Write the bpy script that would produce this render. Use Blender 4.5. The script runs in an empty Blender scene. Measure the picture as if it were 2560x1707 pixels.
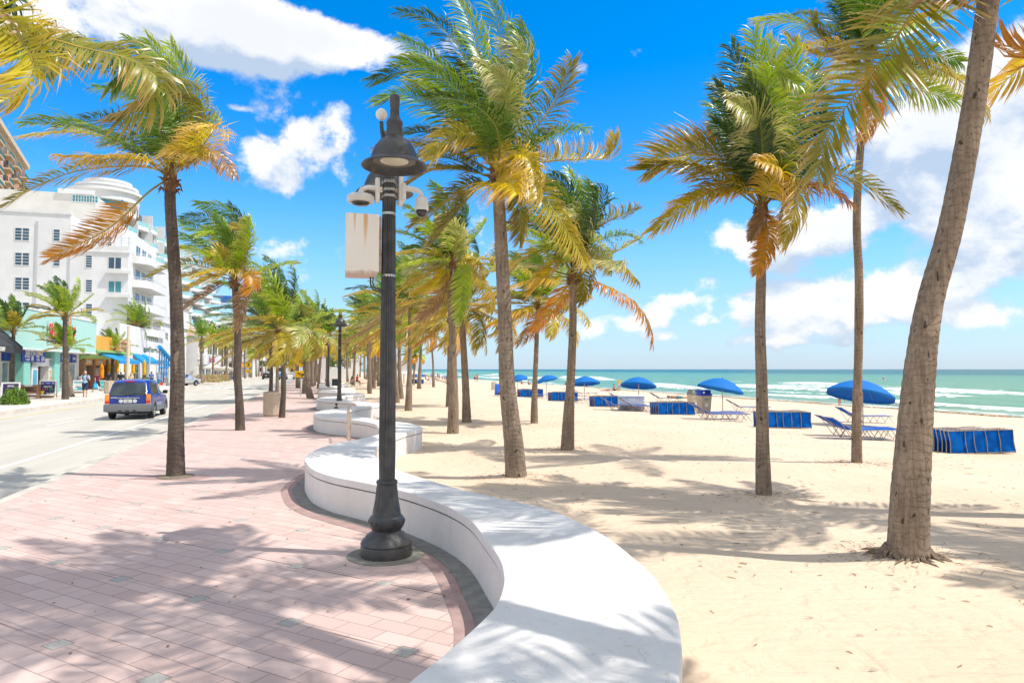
import bpy, bmesh, math, random
import numpy as np
from mathutils import Vector, Matrix

# ---------------------------------------------------------------- camera
SC = bpy.context.scene
COL = SC.collection
H = 2.05
F = 1706.7
PIT = math.atan(69.5 / F)
TH = math.atan(475 / F)
CP, SP = math.cos(PIT), math.sin(PIT)
CT, ST = math.cos(TH), math.sin(TH)
cam = bpy.data.cameras.new('camera')
cam.sensor_width = 36; cam.lens = 24.0; cam.clip_start = 0.05; cam.clip_end = 90000
camo = bpy.data.objects.new('camera', cam); COL.objects.link(camo)
camo.location = (0, 0, H); camo.rotation_euler = (math.pi / 2 + PIT, 0, 0)
SC.camera = camo

# ---------------------------------------------------------------- light
SUNV = Vector((0.585, -0.10, 1.0)).normalized()
sun = bpy.data.lights.new('sun', 'SUN'); sun.energy = 2.9; sun.angle = math.radians(0.53); sun.color = (1.0, 0.955, 0.885)
suno = bpy.data.objects.new('sun', sun); COL.objects.link(suno)
suno.rotation_euler = SUNV.to_track_quat('Z', 'Y').to_euler()
SC.view_settings.view_transform = 'Standard'; SC.view_settings.look = 'None'
SC.view_settings.exposure = 0.62; SC.view_settings.gamma = 1.0
SC.view_settings.use_curve_mapping = False
SKY_STRENGTH = 0.15

# ---------------------------------------------------------------- pixel helpers (2560 wide photo)
def ray(x, y):
    u = (x - 1280) / F; v = (853.5 - y) / F
    return (u, CP - v * SP, SP + v * CP)
def RF(s, t, z=0.0): return Vector((-s * ST + t * CT, s * CT + t * ST, z))
def toRF(X, Y): return (-X * ST + Y * CT, X * CT + Y * ST)
def sandz(t): return -0.03 * max(0.0, t - 10.0)
def G(x, y, z=0.0):
    r = ray(x, y); k = (z - H) / r[2]; return Vector((r[0] * k, r[1] * k, z))
def GS(x, y):
    r = ray(x, y); d = 2.0
    while d < 400:
        X, Y = r[0] * d, r[1] * d
        z = sandz(X * CT + Y * ST)
        if H + r[2] * d <= z: return Vector((X, Y, z))
        d += 0.02
    return Vector((X, Y, z))
def AT(x, y, Y):            # pixel at depth Y
    r = ray(x, y); k = Y / r[1]; return Vector((r[0] * k, Y, H + r[2] * k))
D = 1.0884                  # pixels of the 2352 wide view
def GD(x, y, z=0.0): return G(x * D, y * D, z)
def GSD(x, y): return GS(x * D, y * D)
def ATD(x, y, Y): return AT(x * D, y * D, Y)
def onT(x, y, t):           # pixel on the vertical plane t
    r = ray(x, y); k = t / (r[0] * CT + r[1] * ST)
    return (-r[0] * k * ST + r[1] * k * CT, H + r[2] * k)
def onS(x, y, s):
    r = ray(x, y); k = s / (-r[0] * ST + r[1] * CT)
    return (r[0] * k * CT + r[1] * k * ST, H + r[2] * k)

# ---------------------------------------------------------------- materials
MATS = {}
def nt(name):
    m = bpy.data.materials.new(name); m.use_nodes = True
    t = m.node_tree; t.nodes.clear()
    o = t.nodes.new('ShaderNodeOutputMaterial')
    return m, t, o
def N(t, typ, **kw):
    n = t.nodes.new(typ)
    for k, v in kw.items():
        if k[0] == 'i' and k[1:].isdigit(): n.inputs[int(k[1:])].default_value = v
        else: setattr(n, k, v)
    return n
def L(t, a, ao, b, bi): t.links.new(a.outputs[ao], b.inputs[bi])
def rgba(c): return (c[0], c[1], c[2], 1.0)
def pmat(name, c1, c2=None, scale=6.0, rough=0.6, metal=0.0, spec=0.4, bump=0.0, bscale=40.0, coat=0.0, detail=4.0, stretch=(1, 1, 1), alpha=None, dirt=0.0):
    if name in MATS: return MATS[name]
    m, t, o = nt(name)
    p = N(t, 'ShaderNodeBsdfPrincipled')
    p.inputs['Base Color'].default_value = rgba(c1); p.inputs['Roughness'].default_value = rough
    p.inputs['Metallic'].default_value = metal; p.inputs['Specular IOR Level'].default_value = spec
    p.inputs['Coat Weight'].default_value = coat; p.inputs['Coat Roughness'].default_value = 0.08
    L(t, p, 0, o, 0)
    tc = N(t, 'ShaderNodeTexCoord'); mp = N(t, 'ShaderNodeMapping'); mp.inputs['Scale'].default_value = stretch
    L(t, tc, 'Object', mp, 0)
    if c2 is None: c2 = [c * 0.86 for c in c1]
    n = N(t, 'ShaderNodeTexNoise'); n.inputs['Scale'].default_value = scale; n.inputs['Detail'].default_value = detail
    L(t, mp, 0, n, 'Vector')
    r = N(t, 'ShaderNodeMapRange'); r.inputs['From Min'].default_value = .35; r.inputs['From Max'].default_value = .65
    L(t, n, 'Fac', r, 0)
    mx = N(t, 'ShaderNodeMix', data_type='RGBA'); mx.inputs['A'].default_value = rgba(c1); mx.inputs['B'].default_value = rgba(c2)
    L(t, r, 0, mx, 'Factor')
    src = mx
    if dirt:
        n3 = N(t, 'ShaderNodeTexNoise'); n3.inputs['Scale'].default_value = scale * .25; n3.inputs['Detail'].default_value = 6
        L(t, mp, 0, n3, 'Vector')
        r3 = N(t, 'ShaderNodeMapRange'); r3.inputs['From Min'].default_value = .5; r3.inputs['From Max'].default_value = .75; r3.inputs['To Max'].default_value = dirt
        L(t, n3, 'Fac', r3, 0)
        m3 = N(t, 'ShaderNodeMix', data_type='RGBA'); m3.inputs['B'].default_value = (.16, .13, .1, 1)
        L(t, mx, 'Result', m3, 'A'); L(t, r3, 0, m3, 'Factor'); src = m3
    L(t, src, 'Result', p, 'Base Color')
    if bump:
        n2 = N(t, 'ShaderNodeTexNoise'); n2.inputs['Scale'].default_value = bscale; n2.inputs['Detail'].default_value = 5
        L(t, mp, 0, n2, 'Vector')
        b = N(t, 'ShaderNodeBump'); b.inputs['Strength'].default_value = bump; b.inputs['Distance'].default_value = .02
        L(t, n2, 'Fac', b, 'Height'); L(t, b, 0, p, 'Normal')
    MATS[name] = m
    return m

# ---------------------------------------------------------------- mesh builder
class MB:
    def __init__(s): s.v = []; s.f = []; s.mi = []; s.m = 0; s.c = []
    def add(s, vs, fs):
        k = len(s.v); s.v += [tuple(p) for p in vs]
        for f in fs: s.f.append(tuple(i + k for i in f)); s.mi.append(s.m)
    def box(s, x0, x1, y0, y1, z0, z1, M=None):
        vs = [Vector(p) for p in ((x0, y0, z0), (x1, y0, z0), (x1, y1, z0), (x0, y1, z0), (x0, y0, z1), (x1, y0, z1), (x1, y1, z1), (x0, y1, z1))]
        if M is not None: vs = [M @ p for p in vs]
        s.add(vs, [(0, 3, 2, 1), (4, 5, 6, 7), (0, 1, 5, 4), (1, 2, 6, 5), (2, 3, 7, 6), (3, 0, 4, 7)])
    def cbox(s, cx, cy, cz, sx, sy, sz, M=None, b=0.0):
        if b <= 0: return s.box(cx - sx / 2, cx + sx / 2, cy - sy / 2, cy + sy / 2, cz - sz / 2, cz + sz / 2, M)
        bm = bmesh.new(); bmesh.ops.create_cube(bm, size=1)
        for v in bm.verts: v.co = Vector((cx + v.co.x * sx, cy + v.co.y * sy, cz + v.co.z * sz))
        bmesh.ops.bevel(bm, geom=list(bm.edges), offset=b, segments=2, affect='EDGES', profile=.6)
        s.bm(bm, M)
    def bm(s, bm, M=None):
        bm.verts.index_update()
        s.add([(M @ v.co) if M is not None else v.co for v in bm.verts], [[v.index for v in f.verts] for f in bm.faces]); bm.free()
    def tube(s, pts, rad, n=8, cap=True, M=None):
        pts = [Vector(p) for p in pts]
        if not hasattr(rad, '__len__'): rad = [rad] * len(pts)
        k = len(s.v); ref = None
        for i, p in enumerate(pts):
            t = (pts[min(i + 1, len(pts) - 1)] - pts[max(i - 1, 0)]).normalized()
            if ref is None:
                ref = Vector((0, 0, 1)) if abs(t.z) < .9 else Vector((1, 0, 0))
            a = (ref - t * ref.dot(t)).normalized(); ref = a; b = t.cross(a)
            for j in range(n):
                w = 2 * math.pi * j / n
                q = p + (a * math.cos(w) + b * math.sin(w)) * rad[i]
                s.v.append(tuple(M @ q if M is not None else q))
        for i in range(len(pts) - 1):
            for j in range(n):
                s.f.append((k + i * n + j, k + i * n + (j + 1) % n, k + (i + 1) * n + (j + 1) % n, k + (i + 1) * n + j)); s.mi.append(s.m)
        if cap:
            s.f.append(tuple(k + j for j in range(n))[::-1]); s.mi.append(s.m)
            s.f.append(tuple(k + (len(pts) - 1) * n + j for j in range(n))); s.mi.append(s.m)
    def lathe(s, prof, n=24, c=(0, 0, 0), flute=None, M=None):
        k = len(s.v)
        for i, (r, z) in enumerate(prof):
            for j in range(n):
                w = 2 * math.pi * j / n
                rr = r * (1 + (flute[i] * (1 if j % 2 else -1) if flute else 0))
                q = Vector((c[0] + rr * math.cos(w), c[1] + rr * math.sin(w), c[2] + z))
                s.v.append(tuple(M @ q if M is not None else q))
        for i in range(len(prof) - 1):
            for j in range(n):
                s.f.append((k + i * n + j, k + i * n + (j + 1) % n, k + (i + 1) * n + (j + 1) % n, k + (i + 1) * n + j)); s.mi.append(s.m)
        s.f.append(tuple(k + j for j in range(n))[::-1]); s.mi.append(s.m)
        s.f.append(tuple(k + (len(prof) - 1) * n + j for j in range(n))); s.mi.append(s.m)
    def prism(s, poly, a0, a1, axis='x', M=None):   # poly in the two other axes
        n = len(poly)
        def P(u, v, a):
            q = {'x': Vector((a, u, v)), 'y': Vector((u, a, v)), 'z': Vector((u, v, a))}[axis]
            return M @ q if M is not None else q
        s.add([P(u, v, a0) for u, v in poly] + [P(u, v, a1) for u, v in poly],
              [tuple(range(n))[::-1], tuple(range(n, 2 * n))] + [(i, (i + 1) % n, n + (i + 1) % n, n + i) for i in range(n)])
    def quad(s, a, b, c, d): s.add([a, b, c, d], [(0, 1, 2, 3)])
    def build(s, name, mat, parent=None, smooth=False, loc=None, rot=None):
        me = bpy.data.meshes.new(name); me.from_pydata(s.v, [], s.f)
        for m in (mat if isinstance(mat, (list, tuple)) else [mat]): me.materials.append(m)
        if isinstance(mat, (list, tuple)): me.polygons.foreach_set('material_index', s.mi)
        bm = bmesh.new(); bm.from_mesh(me); bmesh.ops.recalc_face_normals(bm, faces=bm.faces); bm.to_mesh(me); bm.free()
        if smooth:
            me.polygons.foreach_set('use_smooth', [True] * len(me.polygons))
            if smooth != 2:
                me.set_sharp_from_angle(angle=math.radians(35))
        me.update()
        o = bpy.data.objects.new(name, me); COL.objects.link(o)
        if parent: o.parent = parent
        if loc is not None: o.location = loc
        if rot is not None: o.rotation_euler = (0, 0, rot)
        return o
def empty(name, loc, rz=0.0):
    o = bpy.data.objects.new(name, None); COL.objects.link(o); o.location = loc; o.rotation_euler = (0, 0, rz); o.empty_display_size = .2
    return o
def tag(o, label=None, cat=None, group=None, kind=None):
    if label: o['label'] = label
    if cat: o['category'] = cat
    if group: o['group'] = group
    if kind: o['kind'] = kind
    return o
KIDS = {}
def children(o): return [c for c in bpy.data.objects if c.parent == o]
def clone(o, loc, rz=None, label=None, scale=None, tree=None):
    def rec(a, par):
        c = a.copy(); COL.objects.link(c)
        if par: c.parent = par
        for ch in (KIDS.setdefault(a.name, children(a))): rec(ch, c)
        return c
    c = rec(o, None); c.location = loc
    if rz is not None: c.rotation_euler = (c.rotation_euler[0], c.rotation_euler[1], rz)
    if scale is not None: c.scale = scale if hasattr(scale, '__len__') else (scale,) * 3
    if label: c['label'] = label
    return c
def text(body, parent, loc, rot, size, mat, name='lettering', align='CENTER', extrude=0.004, sx=1.0, bold=0.0, spacing=1.0):
    c = bpy.data.curves.new(name, 'FONT'); c.body = body; c.size = size; c.extrude = extrude; c.align_x = align; c.align_y = 'CENTER'
    c.offset = bold; c.space_character = spacing; c.resolution_u = 3
    c.materials.append(mat)
    tmp = bpy.data.objects.new(name, c); me = bpy.data.meshes.new_from_object(tmp); bpy.data.objects.remove(tmp)
    o = bpy.data.objects.new(name, me); COL.objects.link(o); o.parent = parent; o.location = loc; o.rotation_euler = rot; o.scale = (sx, 1, 1)
    return o
def interp(xs, ys, x):      # catmull-rom
    i = max(0, min(len(xs) - 2, int(np.searchsorted(xs, x)) - 1))
    x0, x1 = xs[i], xs[i + 1]; u = (x - x0) / (x1 - x0)
    def m(j):
        a, b = max(0, j - 1), min(len(xs) - 1, j + 1)
        return (ys[b] - ys[a]) / (xs[b] - xs[a])
    h = x1 - x0
    return ((2 * u**3 - 3 * u**2 + 1) * ys[i] + (u**3 - 2 * u**2 + u) * h * m(i) + (-2 * u**3 + 3 * u**2) * ys[i + 1] + (u**3 - u**2) * h * m(i + 1))
# ---------------------------------------------------------------- world: sky + clouds
W = bpy.data.worlds.new('World'); SC.world = W; W.use_nodes = True
wt = W.node_tree; wt.nodes.clear()
wo = N(wt, 'ShaderNodeOutputWorld'); bg = N(wt, 'ShaderNodeBackground'); L(wt, bg, 0, wo, 0)
bg.inputs['Strength'].default_value = SKY_STRENGTH
sky = N(wt, 'ShaderNodeTexSky', sky_type='NISHITA'); sky.sun_disc = False
sky.sun_elevation = math.asin(SUNV.z); sky.sun_rotation = math.atan2(SUNV.x, SUNV.y)
sky.air_density = 1.0; sky.dust_density = 0.25; sky.ozone_density = 2.2
wtc = N(wt, 'ShaderNodeTexCoord')
nrm = N(wt, 'ShaderNodeVectorMath', operation='NORMALIZE'); L(wt, wtc, 'Generated', nrm, 0)
sep = N(wt, 'ShaderNodeSeparateXYZ'); L(wt, nrm, 0, sep, 0)
def wmath(op, a, b=None, clamp=False):
    n = N(wt, 'ShaderNodeMath', operation=op); n.use_clamp = clamp
    for i, q in enumerate((a, b)):
        if q is None: continue
        if isinstance(q, (int, float)): n.inputs[i].default_value = q
        else: wt.links.new(q, n.inputs[i])
    return n.outputs[0]
def wrange(v, a, b, c=0.0, d=1.0, sm=False):
    n = N(wt, 'ShaderNodeMapRange'); n.interpolation_type = 'SMOOTHSTEP' if sm else 'LINEAR'
    wt.links.new(v, n.inputs[0])
    for i, q in enumerate((a, b, c, d)): n.inputs[i + 1].default_value = q
    return n.outputs[0]
hs = N(wt, 'ShaderNodeHueSaturation'); hs.inputs['Hue'].default_value = 0.497; hs.inputs['Saturation'].default_value = 1.5; hs.inputs['Value'].default_value = 1.12
tint = N(wt, 'ShaderNodeVectorMath', operation='MULTIPLY'); L(wt, sky, 0, tint, 0); tint.inputs[1].default_value = (.93, .90, .96); L(wt, tint, 0, hs, 'Color')
def cloud_density(shift):
    mp = N(wt, 'ShaderNodeMapping'); mp.inputs['Scale'].default_value = (1, 1, 1.35); mp.inputs['Location'].default_value = shift
    L(wt, nrm, 0, mp, 0)
    n1 = N(wt, 'ShaderNodeTexNoise'); n1.inputs['Scale'].default_value = 7.5; n1.inputs['Detail'].default_value = 10; n1.inputs['Roughness'].default_value = .6; n1.inputs['Distortion'].default_value = .35
    L(wt, mp, 0, n1, 'Vector')
    n2 = N(wt, 'ShaderNodeTexNoise'); n2.inputs['Scale'].default_value = 21; n2.inputs['Detail'].default_value = 7; n2.inputs['Roughness'].default_value = .6
    L(wt, mp, 0, n2, 'Vector')
    acc = wmath('ADD', wmath('MULTIPLY', wmath('SUBTRACT', n1.outputs['Fac'], .5), 3.2), wmath('MULTIPLY', wmath('SUBTRACT', n2.outputs['Fac'], .5), 1.3))
    for (px, py, rx, rz, w) in CLOUDS:
        d = Vector(ray(px * D, py * D)).normalized()
        vm = N(wt, 'ShaderNodeVectorMath', operation='SUBTRACT'); wt.links.new(mp.outputs[0], vm.inputs[0])
        vm.inputs[1].default_value = (d.x + shift[0], d.y + shift[1], d.z * 1.7 + shift[2]) if False else (d.x, d.y, d.z * 1.35)
        sc = N(wt, 'ShaderNodeVectorMath', operation='MULTIPLY'); wt.links.new(vm.outputs[0], sc.inputs[0])
        a, b = 1568 / rx, 1568 / (rz * 1.35)
        sc.inputs[1].default_value = (a, a * .7, b)
        ln = N(wt, 'ShaderNodeVectorMath', operation='LENGTH'); wt.links.new(sc.outputs[0], ln.inputs[0])
        g = wrange(ln.outputs['Value'], 0.0, 1.5, w, 0.0, True)
        acc = wmath('ADD', acc, g)
    return acc
CLOUDS = [(470, 30, 250, 80, .95), (700, 100, 210, 55, 1.1), (220, 70, 230, 80, .62), (560, 150, 170, 40, .7),
          (690, 340, 135, 110, 1.15), (770, 250, 50, 35, .45), (600, 395, 80, 50, .6), (730, 585, 110, 48, .9), (540, 560, 120, 36, .6), (640, 640, 160, 34, .6), (1800, 600, 90, 40, .6),
          (2310, 290, 170, 150, 1.3), (2120, 370, 130, 100, 1.05), (2220, 510, 210, 95, 1.15), (2330, 610, 120, 60, .9), (2080, 640, 150, 36, .85), (1770, 540, 180, 60, 1.2), (1890, 500, 90, 50, .7), (2330, 90, 110, 70, 1.0),
          (1840, 665, 130, 42, .95), (1620, 620, 60, 40, .5), (1560, 690, 90, 22, .6), (1480, 745, 120, 40, .85), (1700, 722, 110, 38, .8), (1890, 742, 130, 42, .9), (2140, 715, 130, 46, .95), (2310, 740, 110, 44, .9), (2020, 690, 120, 40, .75), (1620, 660, 60, 50, .7), (1600, 780, 200, 14, .6), (2000, 790, 260, 14, .55), (2250, 230, 160, 60, .7),
          (1335, 158, 30, 28, .8), (535, 248, 38, 10, .65), (1260, 760, 320, 30, .4), (20, 60, 120, 80, .8)]
def fill_clouds(acc):             # unseen cloud cover added behind and above the camera for neutral fill
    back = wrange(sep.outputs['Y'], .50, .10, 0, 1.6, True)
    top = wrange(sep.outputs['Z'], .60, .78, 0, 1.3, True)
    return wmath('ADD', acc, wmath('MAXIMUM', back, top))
den = fill_clouds(cloud_density((0, 0, 0)))
den2 = fill_clouds(cloud_density((0.02, 0.0, 0.055)))
cov = wrange(den, .50, 1.0, 0, 1, True)
shade = wmath('SUBTRACT', den, den2)
lit = wrange(shade, -.6, .5, 0.0, 1.0, True)
thick = wrange(den, .7, 2.0, 0.0, 1.0, True)
# a thin veil that pales the sky towards the horizon
horiz = wrange(sep.outputs['Z'], 0.0, 0.28, 1.0, 0.0, True)
pale = N(wt, 'ShaderNodeMix', data_type='RGBA'); pale.inputs['B'].default_value = (1.25, 2.5, 3.9, 1)
L(wt, hs, 0, pale, 'A'); wt.links.new(wmath('MULTIPLY', horiz, .72), pale.inputs['Factor'])
ccol = N(wt, 'ShaderNodeMix', data_type='RGBA'); ccol.inputs['A'].default_value = (2.5, 3.0, 3.7, 1); ccol.inputs['B'].default_value = (5.0, 4.9, 4.75, 1)
litt = wmath('SUBTRACT', lit, wmath('MULTIPLY', thick, .28), True)
wt.links.new(litt, ccol.inputs['Factor'])
skm = N(wt, 'ShaderNodeMix', data_type='RGBA'); L(wt, pale, 'Result', skm, 'A'); L(wt, ccol, 'Result', skm, 'B')
up = wrange(sep.outputs['Z'], 0.0, 0.02, 0, 1)
wt.links.new(wmath('MULTIPLY', wmath('MULTIPLY', cov, .93), up), skm.inputs['Factor'])
L(wt, skm, 'Result', bg, 'Color')
W.cycles.sampling_method = 'MANUAL'; W.cycles.sample_map_resolution = 512
SC.cycles.max_bounces = 6; SC.cycles.diffuse_bounces = 3; SC.cycles.glossy_bounces = 3; SC.cycles.transmission_bounces = 4
SC.cycles.use_denoising = True
SC.cycles.use_adaptive_sampling = True; SC.cycles.adaptive_threshold = 0.02
# ---------------------------------------------------------------- ground
PER = 12.4
S_SAND = [6.36, 7.16, 7.9, 8.7, 9.7, 10.7, 12.07, 12.66, 13.3, 14.27, 14.96, 16.76, 17.5, 18.2, 18.76]
T_SAND = [2.51, 2.41, 2.07, 1.71, 1.38, 1.11, .94, .93, .99, 1.14, 1.32, 2.0, 2.42, 2.58, 2.51]
S_PROM = [5.99, 6.9, 7.59, 8.33, 8.92, 9.62, 10.21, 10.93, 11.92, 12.41, 12.92, 13.74, 14.49, 15.11, 15.8, 16.5, 17.4, 18.39]
T_PROM = [1.45, 1.48, 1.39, 1.17, .92, .51, .16, -.1, -.24, -.26, -.21, -.06, .22, .6, 1.02, 1.32, 1.47, 1.45]
N_SAND = ([-3, -1, 1, 2, 3.06, 3.31, 3.73, 4.01, 4.32, 4.73, 5.17, 5.76], [1.0, .55, .8, 1.2, 1.69, 1.85, 2.07, 2.19, 2.29, 2.40, 2.46, 2.52])
N_PROM = ([-3, -1, 1, 2.5, 3.41, 3.59, 3.91, 4.18, 4.38, 4.73, 5.02, 5.41], [-.1, -.55, -.45, -.12, .42, .57, .81, 1.0, 1.12, 1.26, 1.34, 1.41])
def wsand(s):
    if s < 6.2: return interp(N_SAND[0] + S_SAND[:4], N_SAND[1] + T_SAND[:4], s)
    return interp(S_SAND, T_SAND, 6.36 + ((s - 6.36) % PER))
def wprom(s):
    if s < 5.9: return interp(N_PROM[0] + S_PROM[:4], N_PROM[1] + T_PROM[:4], s)
    return interp(S_PROM, T_PROM, 5.99 + ((s - 5.99) % PER))
WALL_END = 96.0
def wmid(s):
    if s > WALL_END + 4: return 1.2
    return .5 * (wsand(s) + wprom(s))

MOUNDS = [(GSD(*p), r, h) for p, r, h in (((2085, 1292), .75, .10), ((1187, 1100), .6, .07), ((1755, 1143), .6, .07), ((1303, 1033), .6, .05), ((1968, 1067), .5, .04))]
rs = np.random.RandomState(3)
WV = [(rs.uniform(.15, 1.1), rs.uniform(0, 6.28), rs.uniform(0, 6.28), rs.uniform(.4, 1)) for _ in range(16)]
def sand_h(s, t):
    p = RF(s, t); z = sandz(t)
    k = min(1.0, max(0.0, (t - 2.3) / 2.5))
    n = sum(a * math.sin(p.x * f * math.cos(g) * 2.2 + p.y * f * math.sin(g) * 2.2 + h) for f, g, h, a in WV)
    z += k * .0085 * n
    # wheel tracks running along the beach
    for tc, sp in ((9.6, .1), (11.4, .1), (14.2, .14)):
        z -= k * .02 * math.exp(-((t - tc - .25 * math.sin(s * .12)) / .16) ** 2)
    for c, r, h in MOUNDS:
        d2 = (p.x - c.x) ** 2 + (p.y - c.y) ** 2
        if d2 < 9 * r * r: z += h * math.exp(-d2 / (r * r))
    return z
def steps(lst):
    out = []
    for a, b, n in lst: out += [a + (b - a) * i / n for i in range(n)]
    return out + [lst[-1][1]]
ss = steps([(-60, -4, 6), (-4, 20, 120), (20, 60, 70), (60, 200, 40), (200, 3000, 8)])
sk = steps([(0, .12, 50), (.12, .35, 40), (.35, 1, 18)])
mb = MB()
for s in ss:
    m = wmid(s)
    for k in sk:
        t = m + k * (58 - m)
        mb.v.append(tuple(RF(s, t, (sand_h(s, t) if -4 < s < 200 else sandz(t)) - (.02 if k == 0 else 0))))
n = len(sk)
for i in range(len(ss) - 1):
    for j in range(n - 1):
        mb.f.append((i * n + j, i * n + j + 1, (i + 1) * n + j + 1, (i + 1) * n + j)); mb.mi.append(0)
m, t_, o_ = nt('sand')
p = N(t_, 'ShaderNodeBsdfPrincipled'); p.inputs['Roughness'].default_value = .9; p.inputs['Specular IOR Level'].default_value = .15; L(t_, p, 0, o_, 0)
tc = N(t_, 'ShaderNodeTexCoord')
def noise(t, vec, scale, detail=4, rough=.5, dist=0.0):
    n = N(t, 'ShaderNodeTexNoise'); n.inputs['Scale'].default_value = scale; n.inputs['Detail'].default_value = detail; n.inputs['Roughness'].default_value = rough; n.inputs['Distortion'].default_value = dist
    t.links.new(vec, n.inputs['Vector']); return n.outputs['Fac']
def mrange(t, v, a, b, c=0.0, d=1.0):
    n = N(t, 'ShaderNodeMapRange'); n.interpolation_type = 'SMOOTHSTEP'; t.links.new(v, n.inputs[0])
    for i, q in enumerate((a, b, c, d)): n.inputs[i + 1].default_value = q
    return n.outputs[0]
def mixc(t, f, a, b):
    n = N(t, 'ShaderNodeMix', data_type='RGBA')
    for k, q in (('Factor', f), ('A', a), ('B', b)):
        if isinstance(q, (tuple, list)): n.inputs[k].default_value = rgba(q)
        elif isinstance(q, (int, float)): n.inputs[k].default_value = q
        else: t.links.new(q, n.inputs[k])
    return n.outputs['Result']
def mth(t, op, a, b=None, clamp=False):
    n = N(t, 'ShaderNodeMath', operation=op); n.use_clamp = clamp
    for i, q in enumerate((a, b)):
        if q is None: continue
        if isinstance(q, (int, float)): n.inputs[i].default_value = q
        else: t.links.new(q, n.inputs[i])
    return n.outputs[0]
def mapping(t, vec, rot=0.0, scale=(1, 1, 1), loc=(0, 0, 0)):
    n = N(t, 'ShaderNodeMapping'); n.inputs['Rotation'].default_value = (0, 0, rot); n.inputs['Scale'].default_value = scale; n.inputs['Location'].default_value = loc
    t.links.new(vec, n.inputs[0]); return n.outputs[0]
def bump(t, h, strength, dist, p, prev=None):
    b = N(t, 'ShaderNodeBump'); b.inputs['Strength'].default_value = strength; b.inputs['Distance'].default_value = dist
    t.links.new(h, b.inputs['Height'])
    if prev is not None: t.links.new(prev, b.inputs['Normal'])
    if p is not None: t.links.new(b.outputs[0], p.inputs['Normal'])
    return b.outputs[0]
O = tc.outputs['Object']
big = noise(t_, O, .35, 5, .6); fine = noise(t_, O, 14, 6, .7)
c = mixc(t_, mrange(t_, big, .3, .7), (.69, .53, .385), (.77, .605, .45))
c = mixc(t_, mrange(t_, fine, .35, .7, 0, .35), c, (.60, .46, .31))
sp = noise(t_, O, 34, 2, .5)
c = mixc(t_, mrange(t_, sp, .745, .775, 0, .75), c, (.17, .11, .07))
# damp sand near the water
rt = N(t_, 'ShaderNodeVectorMath', operation='DOT_PRODUCT'); t_.links.new(O, rt.inputs[0]); rt.inputs[1].default_value = (CT, ST, 0)
wet = mrange(t_, mth(t_, 'ADD', rt.outputs['Value'], mth(t_, 'MULTIPLY', mth(t_, 'SUBTRACT', noise(t_, O, .12, 3), .5), 5)), 41.5, 43.8)
c = mixc(t_, mth(t_, 'MULTIPLY', wet, .6), c, (.34, .27, .18))
t_.links.new(c, p.inputs['Base Color'])
rip = noise(t_, mapping(t_, O, -.5, (1, 5.5, 1)), 1.6, 5, .6, .4)
foot = noise(t_, O, 3.4, 3, .5, .6)
b1 = bump(t_, rip, .7, .05, None)
tread = N(t_, 'ShaderNodeTexVoronoi', feature='F1'); tread.inputs['Scale'].default_value = 2.3; t_.links.new(mapping(t_, O, .4, (1, 1.5, 1)), tread.inputs['Vector'])
ft = mth(t_, 'MULTIPLY', mrange(t_, tread.outputs['Distance'], .08, .2, 1, 0), mrange(t_, noise(t_, O, .45, 2), .48, .56))
b15 = bump(t_, mth(t_, 'MULTIPLY', ft, -1.0), .7, .045, None, b1)
b2 = bump(t_, mrange(t_, foot, .3, .55), .45, .028, None, b15)
bump(t_, fine, .35, .008, p, b2)
tag(mb.build('sand', m, smooth=2), kind='structure')

# promenade of pink concrete pavers
m, t_, o_ = nt('pink_pavers')
p = N(t_, 'ShaderNodeBsdfPrincipled'); p.inputs['Roughness'].default_value = .82; p.inputs['Specular IOR Level'].default_value = .2; L(t_, p, 0, o_, 0)
tc = N(t_, 'ShaderNodeTexCoord'); O = tc.outputs['Object']      # local x = t, local y = s
LAT = 1.168
R = mapping(t_, O, math.radians(45), (1, 1, 1))
br = N(t_, 'ShaderNodeTexBrick'); t_.links.new(mapping(t_, O, math.radians(45), (1, 1, 1), (0.03, 0.02, 0)), br.inputs['Vector'])
br.inputs['Scale'].default_value = 1.0; br.inputs['Brick Width'].default_value = LAT / 3; br.inputs['Row Height'].default_value = LAT / 6; br.inputs['Mortar Size'].default_value = .0055
br.inputs['Mortar Smooth'].default_value = .3; br.inputs['Bias'].default_value = 0
br.inputs['Color1'].default_value = (.585, .415, .365, 1); br.inputs['Color2'].default_value = (.70, .52, .46, 1); br.inputs['Mortar'].default_value = (.33, .23, .205, 1)
big = noise(t_, O, .6, 5, .6); fine = noise(t_, O, 60, 4, .7)
c = mixc(t_, mrange(t_, big, .35, .7, 0, .6), br.outputs['Color'], (.56, .43, .39))
c = mixc(t_, mrange(t_, fine, .5, .72, 0, .35), c, (.80, .69, .64))
# heavier control joints and slate insets on a diagonal lattice
sx = N(t_, 'ShaderNodeSeparateXYZ'); t_.links.new(mapping(t_, O, 0, (1, 1, 1), (1.05, -5.08, 0)), sx.inputs[0])
xx, yy = sx.outputs[0], sx.outputs[1]
a = mth(t_, 'MULTIPLY', mth(t_, 'ADD', xx, yy), .7071); b_ = mth(t_, 'MULTIPLY', mth(t_, 'SUBTRACT', yy, xx), .7071)
def cell(v, off=0.0):
    w = mth(t_, 'ADD', mth(t_, 'DIVIDE', v, LAT), .5 + off); return mth(t_, 'MULTIPLY', mth(t_, 'ABSOLUTE', mth(t_, 'SUBTRACT', mth(t_, 'FRACT', w), .5)), LAT)
ca, cb = cell(a), cell(b_)
ja = mrange(t_, ca, .006, .012, 1, 0); jb = mrange(t_, cb, .003, .006, .45, 0)
wob = mrange(t_, noise(t_, O, .9, 2), .42, .6)
c = mixc(t_, mth(t_, 'MULTIPLY', ja, mth(t_, 'ADD', mth(t_, 'MULTIPLY', wob, .7), .25)), c, (.16, .10, .09))
c = mixc(t_, jb, c, (.25, .17, .16))
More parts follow.
